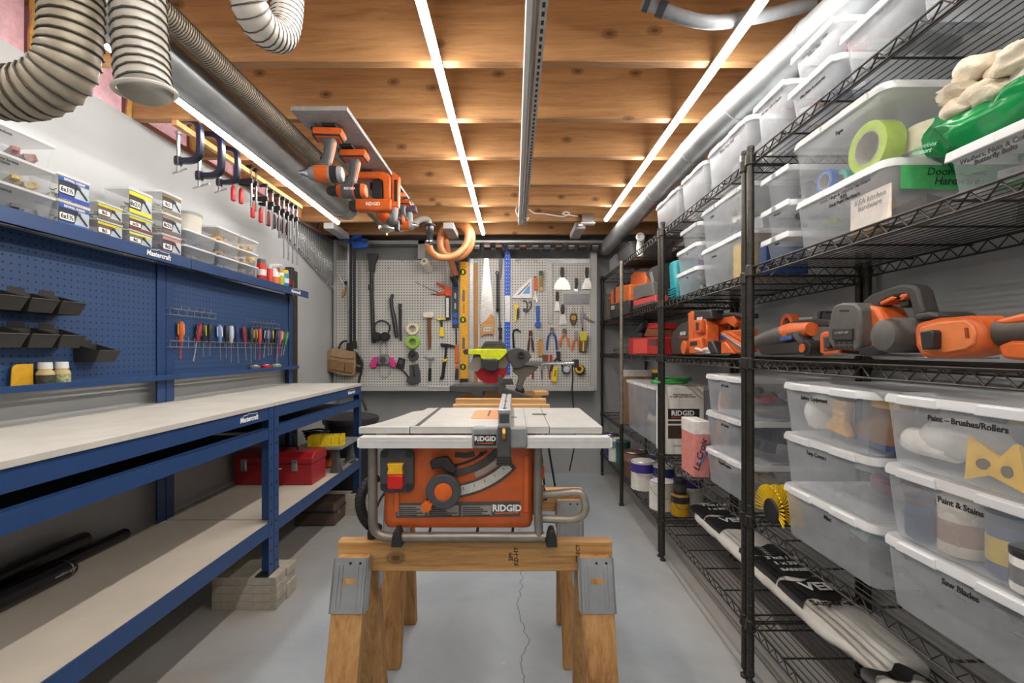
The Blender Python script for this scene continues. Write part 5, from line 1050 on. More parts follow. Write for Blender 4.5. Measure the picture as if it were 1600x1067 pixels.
p = Peg('locking_pliers', 'long silver locking pliers at the right edge of the pegboard', 'pliers', 912, 495); p.poly('upper_jaw', CHROME, [(906, 480), (908.5, 478.5), (911, 490), (911, 510), (910, 514), (908.5, 512), (907, 492)], .012, .004, .002); p.poly('lower_handle', CHROME, [(912, 488), (915, 493), (921, 499), (929, 503), (928, 505), (919, 502), (912, 497)], .01, .004, .002); p.poly('nose', IRON, [(908.5, 512), (911, 512), (911, 517), (909, 517)], .012, .004, .001)
# lower right pliers row
p = Peg('hook_bar', 'small black hooked pry bar beside the blue straightedge', 'pry bar', 803, 530); p.tube('bar', IRON, [(814, 519), (808, 514.5), (803, 516), (801.5, 522), (803, 546)], [.004, .008, .009, .009, .009], .012, 8, 0)
def pliers(x, y0, y1, h1, h2, jaw, label, spread=6, jl=9):
    p = Peg('pliers', label, 'pliers', x, (y0+y1)/2, 'pliers on the pegboard'); p.poly('jaw', jaw, [(x-2.5, y0), (x, y0+1), (x+2.5, y0), (x+3, y0+jl*.6), (x+2, y0+jl), (x-2, y0+jl), (x-3, y0+jl*.6)], .014, .006, .002); p.disc('pivot', STEEL, x, y0+jl-1.5, 1.5, .004, .02)
    for s_, h in ((-1, h1), (1, h2)): p.tube('handle', h, [(x+s_*1.5, y0+jl-1, .012), (x+s_*spread*.8, y0+jl+6, .014), (x+s_*spread, y0+jl+16, .014), (x+s_*(spread+.5), y1, .014)], [.006, .01, .01, .008], n=8)
pliers(829, 516, 549, M('rust_brown', '5a3a30', .6, .3), M('rust_brown', '5a3a30', .6, .3), M('rust_brown', '5a3a30', .6, .3), 'rusty brown water-pump pliers right of the hooked bar', 3.5, 12)
pliers(862, 511, 547, C_('2c4a9a'), C_('2c4a9a'), M('plier_steel', '6f6a5c', .4, .7), 'lineman pliers with blue handles', 7, 9)
pliers(881.5, 513, 542, C_('e07a2a'), C_('e07a2a'), M('plier_steel', '6f6a5c', .4, .7), 'wide pliers with orange handles, left of the pair', 7, 11)
pliers(899.5, 516, 548, C_('d86a28'), C_('d86a28'), STEEL, 'needle-nose pliers with orange handles, right of the pair', 5.5, 14)
p = Peg('wood_chisel', 'chisel with long pale wooden handle behind the saw rails', 'chisel', 843, 540); p.poly('blade', STEEL, [(842, 517), (848, 517), (848, 532), (842, 532)], .006, .008, .001); p.poly('ferrule', BRASS, [(842, 530), (847.5, 530), (847.5, 534), (842, 534)], .014, .006, .001); p.poly('handle', WHANDLE, [(839.5, 533), (848, 533), (848, 556), (840.5, 556)], .022, .004, .004)
p = Peg('stud_finder', 'yellow-topped grey stud finder at the right of the pegboard', 'stud finder', 912, 535); p.poly('body', C_('5e5548'), [(905, 526), (918, 524), (919, 530), (916, 550), (904, 549)], .03, .004, .004); p.poly('top', C_('c8c43a'), [(905, 520), (914, 518), (917, 525), (916, 532), (906, 533)], .032, .004, .004); p.poly('button', Y2, [(910, 533), (912, 533), (911, 549), (909, 549)], .003, .034, 0)
p = Peg('tape_measure', 'black and yellow tape measure at the lower right of the pegboard', 'tape measure', 905, 577); p.disc('case', BLACK, 905, 577, 8, .045, .003, 0, 24, None, .004); p.disc('face', YEL, 904, 576, 6.5, .003, .048, 3.5); p.poly('foot', BLACK, [(903, 581), (912, 578), (913, 584), (904, 586)], .04, .004, .003)
p = Peg('tape_measure', 'silver-faced round tape measure left of the yellow one', 'tape measure', 884, 577); p.disc('case', DK, 884, 577, 7, .04, .003, 0, 24, None, .004); p.disc('face', C_('c4c6d6'), 884.5, 576.5, 5, .003, .043)
p = Peg('utility_knife', 'bright yellow utility knife slanting below the mitre saw rails', 'knife', 867, 585); p.poly('body', Y2, [(865, 572), (872, 574), (869, 597), (861, 596)], .02, .004, .004); p.poly('slider', C_('8a7a1c'), [(867, 578), (869, 578.5), (867, 588), (865, 587.5)], .003, .024, .001)
p = Peg('spring_clamp', 'black spring clamp hanging over the yellow utility knife', 'clamp', 870, 562); p.tube('jaw', BLACK, [(860, 580), (864, 568), (871, 560), (876, 566), (881, 580)], .01, .014, 8, 4); p.poly('handle', BLACK, [(869, 549), (875, 549), (875, 562), (870, 562)], .02, .006, .003)
for x, h, lb in ((832, 'a02a30', 'small red-handled tool in the bottom row, leftmost'), (846, '6a6c70', 'small grey-handled tool in the bottom row between red ones'), (858, 'a02a30', 'small red-handled tool in the bottom row, right one')):
    p = Peg('nail_set', lb, 'hand tool', x, 580, 'small bottom-row tools'); p.disc('ring', STEEL, x+.5, 574, 3.5, .008, .004, 1.8); p.poly('handle', C_(h), [(x-1.5, 578), (x+2, 578), (x+1.5, 592), (x-.5, 592)], .012, .004, .002)
for x, h, lb in ((850, '2f6a3a', 'green-handled tool above the slide rails, left of two red'), (854.5, 'b02a34', 'left red-handled tool above the mitre saw rails'), (860.5, 'b02a34', 'right red-handled tool above the mitre saw rails')):
    p = Peg('hand_tool', lb, 'hand tool', x, 558, 'tools above the slide rails'); p.poly('handle', C_(h), [(x-2, 554), (x+2, 554), (x+1.5, 568), (x-1.5, 568)], .014, .004, .003); p.poly('tip', STEEL, [(x-1, 567), (x+1, 567), (x+.6, 576), (x-.6, 576)], .006, .006, 0)
# ---------------------------------------------------------------- black wire shelving along the right wall
SHM = M('shelf_black', '37342f', .33, .45, .15, 30)
RX = .85; RD = .42; LV = (.225, .60, 1.165, 1.475, 1.885)
def wire_shelf(L):
    m = MB(); r = .0032
    def truss(a, b, n, yy=True):
        A, B = Vector(a), Vector(b)
        m.tube([A, B], r, 6); m.tube([A-Vector((0, 0, .032)), B-Vector((0, 0, .032))], r, 6)
        pts = []
        for i in range(n+1):
            p = A.lerp(B, i/n); pts.append(p-Vector((0, 0, .002 if i % 2 else .030)))
        m.tube(pts, .0022, 5)
    truss((.015, 0, 0), (L-.015, 0, 0), 2*int(L/.055)); truss((.015, RD, 0), (L-.015, RD, 0), 2*int(L/.055))
    truss((0, .015, 0), (0, RD-.015, 0), 14); truss((L, .015, 0), (L, RD-.015, 0), 14)
    for k in range(1, 18): y = RD*k/18; m.tube([(0, y, -.002), (L, y, -.002)], .0015, 5)
    for k in range(1, 5): x = L*k/5; m.tube([(x, 0, -.006), (x, RD, -.006)], .0032, 6)
    return m
def shelving(ya, yb, label, top=1.93, lv=LV, rx=RX):
    # ya = far end, yb = near end; local x runs from far (0) to near (L), local y into the shelf
    L = ya-yb; t = T('wire_shelving', label, 'shelving unit', (rx, ya, 0), -90, 'black wire shelving units')
    for z in lv: o = wire_shelf(L).build('shelf', SHM, t, ang=60); o.location = (0, 0, z)
    for x, y in ((0, 0), (L, 0), (0, RD), (L, RD)):
        m = MB(); m.cyl((x, y, .03), (x, y, top-.012), .0125, n=14)
        for k in range(int(top/.0254)-2): m.ring((x, y, .06+.0254*k), .0127, .0007, 'z', 12, 4)
        po = m.build('post', SHM, t, ang=50)
        MB().lathe([(.0125, top-.013), (.014, top-.012), (.013, top), (0, top+.003)], (x, y, 0), n=14).build('cap', BLACK, po)
        MB().lathe([(.016, 0), (.016, .008), (.007, .012), (.007, .03), (.0135, .032), (.0135, .045)], (x, y, 0), n=14).build('foot', BLACK, po)
        for z in lv: MB().lathe([(.0155, z-.034), (.019, z-.03), (.0165, z+.006), (.0145, z+.008)], (x, y, 0), n=14).build('collar', SHM, po)
    return t
shelving(1.635, .70, 'black wire shelving unit nearest on the right, holding clear bins and saws', lv=(.225, .60, 1.165, 1.497, 1.895))
shelving(2.60, 1.675, 'middle black wire shelving unit on the right')
shelving(4.38, 2.65, 'far black wire shelving unit in the right corner, holding paint cans', top=1.91)
t = T('support_pole', 'grey metal pole standing against the front of the far shelving unit', 'pole', (.832, 3.52, 0))
MB().cyl((0, 0, .62), (0, 0, 1.89), .0135, n=16).build('pole', M('pole_grey', '8a857a', .45, .5, .2), t); MB().cyl((0, 0, .012), (0, 0, .63), .0142, n=16).build('lower_sleeve', SHM, t); MB().lathe([(.02, 0), (.02, .012), (.0135, .016)], n=14).build('foot', BLACK, t)
def at_(px, X): return X*711/(px-803)      # distance along the aisle of a pixel column on a plane facing the aisle
# ---------------------------------------------------------------- storage bins
def rbin(y0, y1, z, h, label, txt=None, d=.35, x=.875, clear=FROST, lid=True, fill=None, group='clear storage bins on the wire shelving', lidm=None, ts=.017, name='storage_bin', tx=0, tz=.8, handwriting=None):
    """front faces the aisle; y0 far end, y1 near end"""
    w = y0-y1; t = T(name, label, 'storage bin', (x, (y0+y1)/2, z), -90, group)
    f = .955 if h > .12 else .97
    r = [(a, b) for a, b in rrect(w*f*.94, d*.9, .022, 4, 0, d/2)]; r1 = rrect(w*f, d*.955, .024, 4, 0, d/2); r2 = rrect(w*f*1.0, d*.96, .026, 4, 0, d/2)
    MB().loft([[(a*.97, d/2+(b-d/2)*.97, 0) for a, b in r], [(a, b, .006) for a, b in r], [(a, b, h-.026) for a, b in r1], [(a, b, h-.02) for a, b in r2], [(a, b, h-.012) for a, b in r2]], True, False).build('tub', clear, t, ang=50)
    if lid:
        m = MB(); ra = rrect(w-.004, d, .03, 4, 0, d/2); rb = rrect(w-.012, d-.008, .028, 4, 0, d/2); rc = rrect(w-.05, d-.05, .02, 4, 0, d/2)
        m.loft([[(a, b, h-.022) for a, b in ra], [(a, b, h-.012) for a, b in ra], [(a, b, h-.003) for a, b in rb], [(a, b, h-.002) for a, b in rb], [(a, b, h-.009) for a, b in rc]], False, True)
        m.build('lid', lidm or LIDM, t, ang=50)
        for s_ in (-1, 1):
            c = MB().prism([(-.05+s_*w*.23, h-.024), (.05+s_*w*.23, h-.024), (.045+s_*w*.23, h-.005), (-.045+s_*w*.23, h-.005)], -.004, .004).build('latch', lidm or LIDM, t, .002)
    if txt: text(txt, ts, TXB, t, (tx, d*.0225+.0035*(1-tz), h*tz-.012), (90, 0, 0), bold=.02)
    if fill:
        m = MB(); rr = random.Random(int(y0*1234+z*77)); cols = fill[1:]
        for k in range(fill[0]):
            m.m(k % len(cols)); c = (rr.uniform(-w*.25, w*.25), d/2+rr.uniform(-d*.24, d*.24), .012+h*rr.uniform(.2, .55)); q = rr.random()
            if q < .4: m.cb(c, (w*rr.uniform(.12, .3), d*rr.uniform(.12, .28), h*rr.uniform(.12, .3)), (rr.uniform(-12, 12), rr.uniform(-12, 12), rr.choice((0, 8, 90, 96))))
            elif q < .7: a = rr.uniform(0, PI); e = w*rr.uniform(.08, .16); m.cyl((c[0]-e*math.cos(a), c[1]-e*math.sin(a), c[2]), (c[0]+e*math.cos(a), c[1]+e*math.sin(a), c[2]), h*rr.uniform(.06, .14), n=12)
            else: m.ell(c, (w*rr.uniform(.08, .16), d*rr.uniform(.08, .16), h*rr.uniform(.08, .2)), 10, 7)
        S(m, 'assorted_contents', [C_(c) for c in cols], 'jumble of small goods inside the '+label.split(',')[0].replace('clear storage ', ''), 'contents', (x, (y0+y1)/2, z+.004), -90, 'goods inside the clear bins', kind='stuff')
    return t
G1 = ('6a7078', '8a8f98', 'b8b4a8', '4f5a66'); G2 = ('3f4a58', '7a4a44', '8c8a80', '5a6470'); G3 = ('a39a88', '7d6a58', '5c6a78', 'c2bdb0'); G4 = ('2c3038', '3a3f48', '4c4a4c')
Z = .605
# near unit, lower level: two columns of three
rbin(1.50, 1.105, Z, .166, 'clear storage bin left column bottom on the near shelf, holding a white bag', 'Misc', fill=(7, 'c8c8c4', 'a0b8a8', 'd8d6d0', '8a8f98'), tx=.02)
rbin(1.50, 1.105, Z+.166, .166, 'clear storage bin left column middle, with folded grey sheets', 'Tarp Covers', fill=(8, '9aa0ac', '8a909c', 'a8acb6', 'b08a90'), tx=-.03)
rbin(1.50, 1.105, Z+.332, .162, 'clear storage bin left column top, with tan boots', 'Safety Equipment', tx=-.04)
rbin(1.095, .71, Z, .164, 'clear storage bin right column bottom, tall and hazy with grey tools', 'Saw Blades', tx=.0, fill=(16, '6a6460', '8a8580', '5c7a68', '9a8a7c', '7a7470'))
rbin(1.095, .71, Z+.165, .165, 'clear storage bin right column middle, full of paint jars', 'Paint & Stains', tx=.0)
rbin(1.095, .71, Z+.331, .165, 'clear storage bin right column top, with rollers and yellow stands', 'Paint – Brushes/Rollers', tx=.01)
def inside(mb, name, mats, label, cat, y, x, z, group=None, bev=0, rz=-90): return S(mb, name, mats, label, cat, (x, y, z), rz, group, bev)
# boots and bag in the left column top bin
def boot(y, x, rz, label):
    t = T('work_boot', label, 'boot', (x, y, Z+.345), rz, 'boots in the bin')
    MB().loft([[(a, b, z_) for a, b in rrect(w_, .07, .03, 4, cx_, 0)] for z_, w_, cx_ in ((.014, .2, 0), (.04, .2, 0), (.065, .15, -.025), (.085, .1, -.05), (.115, .09, -.055))]).build('upper', BROWN, t); MB().prism(rrect(.205, .074, .034, 5), 0, .014, 'xy').build('sole', C_('2f3f6a'), t); MB().loft([[(a, b, z_) for a, b in rrect(.095, .074, .03, 4, -.055, 0)] for z_ in (.105, .125)]).build('collar', C_('d0a45a'), t)
boot(1.2, .97, 75, 'brown work boot with tan collar inside the top left bin, front one'); boot(1.19, 1.08, 80, 'brown work boot inside the top left bin, rear one')
inside(MB().ell((0, 0, .055), (.04, .05, .055), 14, 9), 'white_bag', C_('eeeeea'), 'white crumpled bag inside the top left bin beside the boots', 'bag', 1.42, .96, Z+.345)
inside(MB().prism([(-.05, .02), (.05, .01), (.03, .05), (.045, .11), (-.02, .115), (-.01, .06)], 0, .03), 'tan_glove', C_('d8ac62'), 'tan leather glove standing in the top left bin', 'glove', 1.31, .92, Z+.342, bev=.008)
# rollers, triangles in right column top
YT = M('triangle_yellow', 'e8bc1c', .45)
for y, x, rz, ry, lb in ((.83, .905, -96, 12, 'yellow painting pyramid standing in the top right bin, front one'), (.885, .93, -70, -25, 'yellow painting pyramid leaning in the top right bin, rear one')):
    m = MB().loft([[(-.042, -.01, 0), (.042, -.01, 0), (.042, .01, 0), (-.042, .01, 0)], [(-.004, -.004, .075), (.004, -.004, .075), (.004, .004, .075), (-.004, .004, .075)]])
    o = S(m, 'paint_pyramid', YT, lb, 'painting stand', (x, y, Z+.352), 0, 'yellow painting stands', .001, rot=(0, ry, rz)); MB().cyl((0, -.0105, .022), (0, .0105, .022), .011, n=16).build('hole', C_('6a5a20'), o)
for y, x, lb in ((1.03, .95, 'white roller sleeve in the top right bin, left one'), (.96, .99, 'white roller sleeve in the top right bin, right one')):
    t = T('roller_sleeve', lb, 'paint roller', (x, y, Z+.352), 0, 'roller sleeves'); MB().hoop(.03, .018, -.055, .055, (0, 0, .03), 'y', 20).build('sleeve', M('fleece', 'ecebe4', .95, bmp=.6), t)
inside(MB().prism([(-.09, .02), (.08, 0), (.085, .02), (-.06, .06)], 0, .05), 'paint_tray', C_('c9c4b4'), 'cream paint tray edge lying in the top right bin', 'tray', .80, .96, Z+.43, bev=.003)
inside(MB().ell((0, 0, .05), (.09, .06, .045), 16, 9), 'plastic_wrap', clearmat('wrap_film', 'f4f4f2', .45, .2, .4), 'crumpled clear plastic wrap in the top right bin', 'wrap', .98, .97, Z+.352)
def jar(y, x, r, h, c1, c2, lid, label, z=Z+.172):
    t = T('paint_jar', label, 'jar', (x, y, z), 0, 'paint jars in the bin')
    MB().lathe([(r*.97, 0), (r, .004), (r, h*.8), (r*.95, h*.86)], n=24).build('body', C_(c1), t); MB().lathe([(r*1.005, h*.2), (r*1.005, h*.6), (r*.98, h*.6), (r*.98, h*.2)], n=24).build('label', C_(c2), t)
    MB().lathe([(r*1.02, h*.82), (r*1.03, h*.97), (r*.9, h), (0, h*.98)], n=24).build('lid', C_(lid), t)
jar(1.035, .935, .036, .09, '2c4a66', '24405c', '26262a', 'navy jar with dark lid in the paint bin, leftmost'); jar(.95, .94, .042, .115, 'c9c0b0', '9a7c66', 'd8d2c6', 'tall cream jar with brown label in the paint bin'); jar(.855, .945, .042, .118, '4a5670', 'c8ac3a', '3a4254', 'blue-grey jar with yellow label in the paint bin'); jar(.79, .915, .038, .075, 'dcdcd8', '77787a', '2a2a2e', 'short white spotted jar with black lid in the paint bin')
inside(MB().ell((0, 0, .035), (.05, .045, .035), 14, 9), 'red_cloth', C_('d8524a'), 'red cloth on top of the jars in the paint bin', 'cloth', 1.0, 1.0, Z+.24)
# round yellow brush at the far end
t = T('scrub_brush', 'round yellow bristle brush on black hub, left of the bin stack', 'brush', (.905, 1.545, Z)); m = MB()
for k in range(24):
    a = PI*(k-.5)/23*1.15-.2
    for dx in (-.02, 0, .02): m.tube([(dx, .012-.035*math.cos(a), .045+.035*math.sin(a)), (dx*1.6, .012-.088*math.cos(a), .045+.088*math.sin(a))], [.0022, .0036], 5)
m.build('bristles', M('bristle_yellow', 'e8c31a', .5), t); MB().cyl((-.03, .012, .045), (.03, .012, .045), .042, n=22).build('hub', BLACK, t, .004)
# middle unit, lower level
rbin(2.10, 1.715, Z, .158, 'clear storage bin at the bottom of the middle unit stack, with white rolls', 'Drywall Supplies', fill=(9, 'd8d2c4', '7a8494', 'c9b090', 'e4e0d8'))
rbin(2.10, 1.715, Z+.159, .165, 'clear storage bin in the middle of the middle unit stack, with dark cables', 'Air Hoses', fill=(16, *G4, '4a586a'))
rbin(2.10, 1.715, Z+.325, .165, 'clear storage bin at the top of the middle unit stack, with a red item', 'Air Tools', fill=(8, '8a8f9c', '9a9aa4', 'b8a8a0', '3c4048', 'b83a3a'))
t = T('drink_carton', 'pink and white drink carton standing beside the middle bin stack', 'carton', (.878, 2.125, Z), 0); MB().box(-.037, 0, 0, .037, .16, .25).build('carton', M('carton_pink', 'd98a84', .6), t, .003); MB().box(-.038, -.001, .2, .038, .161, .262).build('white_top', C_('e8e4e0'), t, .003)
text('La Croix', .042, C_('3a3050'), t, (-.008, -.0015, .105), (90, -75, 0), bold=.015, shear=.3); MB().tube([(-.02, -.002, .06), (.0, -.002, .08), (.02, -.002, .12), (.03, -.002, .16)], .004, 6).build('blue_stroke', C_('3f6ab0'), t)
for k, (y, h, lb) in enumerate(((2.16, .385, 'pale wood shim strip, nearest of three behind the pink carton'), (2.19, .4, 'pale wood shim strip, middle of three behind the pink carton'), (2.225, .37, 'pale wood shim strip, farthest of three behind the pink carton'))):
    S(MB().box(-.013, -.004, 0, .013, .004, h), 'wood_strip', LWOOD, lb, 'wood strip', (.99+.012*k, y+.04, Z), 0, 'wood strips', .001, rot=(0, 3, 0))
t = T('dust_kit_box', 'white printed cardboard box with green cord on top, beside the pink carton', 'box', (.975, 2.60, Z), 0); MB().box(-.11, 0, 0, .11, .17, .385).build('carton', M('carton_white', 'e2e0da', .65, var=.04), t, .002)
MB().box(-.095, -.001, .2, .085, .001, .26).build('logo_panel', C_('2c2a2c'), t); text('RIDGID', .04, TXW, t, (-.01, -.0015, .234), bold=.03); MB().box(-.075, -.0014, .21, .055, -.0008, .214).build('underline', ORANGE, t)
text('Dust Collection Kit\nfor table saws and routers', .014, TXB, t, (-.01, -.001, .335), bold=.01); MB().box(-.095, -.001, .175, .085, .001, .19).build('band', C_('3a3838'), t)
MB().box(-.095, -.001, .09, -.01, .001, .165).build('picture', C_('4a3a30'), t); MB().box(.0, -.001, .09, .06, .001, .16).build('picture', C_('6a5a50'), t); text('Accessory kit', .012, TXB, t, (-.03, -.001, .05))
m = MB(); rr = random.Random(4)
for k in range(5): m.tube(cr([((.09+.02*rr.random())*math.cos(a)+.01*k, .11+(.06+.02*rr.random())*math.sin(a), .012+.007*k+.01*rr.random()) for a in [2*PI*i/8 for i in range(8)]], 5, True), .0055, 6, True)
S(m, 'green_cable', GREENP, 'bright green coiled extension cord on top of the white box', 'cord', (.91, 2.58, Z+.386), 0)
# far unit, lower level
rbin(3.55, 2.80, Z, .37, 'large clear storage bin on the far unit beside the white box', None, d=.38, fill=(9, 'd2d0c8', '4a5260', '8a8a84', 'c4b8a4', '3a4048'), x=.868)
t = T('plywood_sheet', 'upright plywood board with white edge behind the large clear bin', 'board', (.88, 3.72, Z), 0); MB().box(0, 0, 0, .36, .03, .43).build('board', M('plywood', '9c7c5c', .7, scale=12), t, .002); MB().box(-.001, -.002, .38, .361, .032, .432).build('white_strip', C_('dcdad4'), t)
t = T('small_jar', 'small black jar with yellow cap standing on the large clear bin', 'jar', (1.0, 3.2, Z+.371)); MB().lathe([(.03, 0), (.03, .06), (.025, .065)], n=16).build('body', BLACK, t); MB().lathe([(.026, .065), (.026, .085), (0, .086)], n=16).build('cap', YEL, t)
# ---------------------------------------------------------------- tools on the middle shelves (outlines on a plane facing the aisle)
class Sh:
    def __init__(s, name, label, cat, X, px, zb, group=None):
        s.X = X; s.y = at_(px, X); s.zb = zb; s.o = T(name, label, cat, (X, s.y, zb), -90, group)
    def q(s, p): Y = s.X*711/(p[0]-803); return (s.y-Y, 1.2-(p[1]-547)*Y/711-s.zb)
    def poly(s, part, mat, pts, y0=0, y1=.05, bev=.004, par=None): return MB().prism([s.q(p) for p in pts], y0, y1).build(part, mat, par or s.o, bev)
    def tube(s, part, mat, pts, r, n=10, sm=0, par=None):
        P = [(s.q(p)[0], p[2] if len(p) > 2 else .03, s.q(p)[1]) for p in pts]
        if sm: P = cr(P, sm)
        return MB().tube(P, r, n).build(part, mat, par or s.o)
    def disc(s, part, mat, px, py, r, y0, y1, hole=0, par=None, bev=.002):
        x, z = s.q((px, py)); m = MB()
        if hole: m.hoop(r, hole, y0, y1, (x, 0, z), 'y', 26)
        else: m.cyl((x, y1, z), (x, y0, z), r, n=26)
        return m.build(part, mat, par or s.o, bev)
    def txt(s, st, size, mat, px, py, y, par=None): x, z = s.q((px, py)); return text(st, size, mat, par or s.o, (x, y-.0008, z), (90, 0, 0), bold=.03)
TO = M('faded_orange', 'd2642c', .45); TD = M('tool_dark', '3a3836', .5); TM = M('tool_mid_grey', '5c5a57', .5)
Z3 = 1.168
p = Sh('circular_saw', 'orange and grey cordless circular saw on the near middle shelf', 'circular saw', .92, 1335, Z3)
p.poly('base_plate', STEEL, [(1306, 551), (1462, 558), (1462, 561), (1306, 554)], -.01, .14, .001)
p.poly('body', TO, [(1350, 476), (1368, 480), (1378, 500), (1388, 512), (1390, 545), (1360, 550), (1330, 545)], .0, .075, .008)
p.poly('battery_plate', TM, [(1315, 486), (1320, 477), (1332, 473), (1352, 474), (1361, 482), (1363, 510), (1362, 540), (1356, 548), (1318, 546), (1310, 532), (1309, 514)], -.03, .05, .006)
p.poly('battery_latch', TD, [(1319, 513), (1352, 513), (1352, 531), (1319, 531)], -.036, -.028, .002); p.poly('slot', BLACK, [(1329, 484), (1344, 484), (1344, 487), (1329, 487)], -.031, -.029, 0)
for k in range(4):
    for j in range(2): p.poly('vent', BLACK, [(1321+8*k, 532+8*j), (1327+8*k, 532+8*j), (1327+8*k, 538+8*j), (1321+8*k, 538+8*j)], -.031, -.0292, 0)
p.txt('LITHIUM 18V', .009, C_('8a8a86'), 1336, 520, -.0365)
p.poly('handle', TD, [(1336, 472), (1350, 460), (1376, 450), (1400, 443), (1416, 446), (1423, 453), (1433, 488), (1428, 496), (1416, 494), (1412, 476), (1407, 462), (1396, 462), (1376, 468), (1364, 476), (1366, 492), (1360, 496), (1346, 480)], .015, .055, .009)
p.poly('handle_accent', TO, [(1366, 472), (1384, 463), (1396, 466), (1398, 460), (1408, 458), (1408, 463), (1402, 469), (1386, 469), (1368, 477)], .012, .058, .003)
p.poly('trigger', BLACK, [(1388, 468), (1402, 466), (1404, 478), (1392, 482)], .022, .048, .004)
p.poly('blade_guard', M('guard_metal', '6e6a62', .4, .3), [(1378, 500), (1390, 491), (1408, 488), (1430, 489), (1432, 510), (1428, 540), (1392, 545), (1386, 512)], .07, .1, .006)
p.tube('motor', TM, [(1408, 524, .06), (1408, 524, -.02), (1408, 524, -.045), (1408, 524, -.05)], [.042, .042, .036, .02], 22); p.poly('motor_shroud', TD, [(1424, 492), (1448, 487), (1463, 490), (1465, 497), (1448, 498), (1430, 502)], .0, .09, .006)
p.poly('shoe_lever', BLACK, [(1360, 545), (1388, 537), (1418, 532), (1420, 545), (1388, 553), (1360, 556)], -.03, -.005, .003)
p = Sh('reciprocating_saw', 'bright orange cordless saw with open battery socket at the near end of the shelf', 'saw', .885, 1480, Z3)
p.poly('battery_socket', TO, [(1426, 512), (1432, 504), (1460, 497), (1512, 493), (1526, 500), (1535, 514), (1534, 540), (1520, 552), (1480, 560), (1438, 559), (1428, 540)], .0, .075, .01)
p.poly('socket_floor', M('orange_pale', 'd87a44', .5), [(1440, 511), (1466, 504), (1510, 500), (1522, 508), (1527, 520), (1524, 538), (1512, 546), (1478, 552), (1444, 549), (1436, 535)], -.004, .002, .003)
p.poly('terminal', BLACK, [(1452, 518), (1470, 515), (1474, 519), (1474, 545), (1456, 547)], -.022, .0, .003); p.poly('latch_slot', C_('8a3c1a'), [(1511, 512), (1516, 512), (1518, 528), (1513, 528)], -.006, -.003, 0)
p.tube('grip', M('grip_brown', '4c463e', .6), [(1534, 520, .04), (1556, 517, .04), (1600, 514, .04), (1680, 510, .04)], [.026, .024, .023, .024], 16); p.poly('body_top', TO, [(1532, 502), (1570, 491), (1620, 482), (1720, 476), (1720, 500), (1600, 503), (1552, 508)], .02, .08, .006)
p.poly('body_bottom', TO, [(1540, 540), (1560, 532), (1720, 536), (1720, 572), (1600, 566), (1548, 560)], .02, .08, .006)
p = Sh('orange_ring', 'round orange cap ring standing behind the grey and orange tool', 'cap', 1.02, 1228, Z3+.02); p.disc('ring', TO, 1228, 506, .037, 0, .04, .022); p.disc('inner_ring', TM, 1228, 506, .022, .01, .04, .012)
p = Sh('right_angle_tool', 'long grey and orange tool lying beside the shelf post', 'power tool', .91, 1222, Z3)
p.tube('body', TM, [(1176, 535), (1192, 530), (1210, 525), (1226, 521), (1248, 517)], [.03, .034, .036, .033, .024], 16); p.tube('accent', TO, [(1200, 526), (1224, 520), (1254, 514)], [.03, .0345, .022], 16); p.poly('foot', TD, [(1180, 538), (1252, 532), (1252, 553), (1200, 555), (1184, 553)], .005, .06, .006); p.poly('label', C_('3a5a9a'), [(1222, 527), (1240, 524), (1240, 530), (1222, 533)], -.008, -.004, .001)
p.tube('grip', BLACK, [(1240, 524, .01), (1252, 533, .0), (1262, 543, .0)], [.013, .012, .01], 10)
p = Sh('oscillating_sander', 'orange tool with round black wheel and open socket left of the circular saw', 'power tool', .92, 1285, Z3)
p.poly('socket', TO, [(1280, 522), (1285, 518), (1308, 516), (1312, 521), (1313, 553), (1290, 556), (1280, 552)], .0, .06, .006); p.poly('socket_opening', M('socket_dark', '6a4a34', .6), [(1287, 526), (1305, 524), (1307, 546), (1288, 549)], -.003, .002, .001); p.poly('terminal', TD, [(1294, 528), (1302, 527), (1303, 542), (1294, 543)], -.012, -.002, .001)
p.disc('wheel', BLACK, 1268, 544, .024, -.02, .03); p.disc('wheel_cap', TO, 1265, 544, .014, -.026, -.02); p.poly('arm', TD, [(1243, 528), (1250, 524), (1266, 538), (1260, 545)], .0, .03, .003)
p = Sh('battery_charger', 'black battery charger lying on top of the orange tools', 'charger', .98, 1270, Z3+.075)
p.poly('base', TD, [(1232, 504), (1240, 500), (1278, 498), (1296, 500), (1314, 504), (1313, 511), (1280, 510), (1232, 509)], .0, .1, .004); p.poly('battery', BLACK, [(1278, 490), (1296, 491), (1312, 496), (1313, 504), (1290, 503), (1278, 502)], .01, .09, .004); p.poly('pad', GREY, [(1243, 496), (1264, 495), (1264, 500), (1243, 501)], .01, .08, .002)
for k in range(4): p.poly('rib', BLACK, [(1267+9*k, 486+1.5*k), (1271+9*k, 486+1.5*k), (1271+9*k, 498), (1267+9*k, 498)], .02, .08, .002)
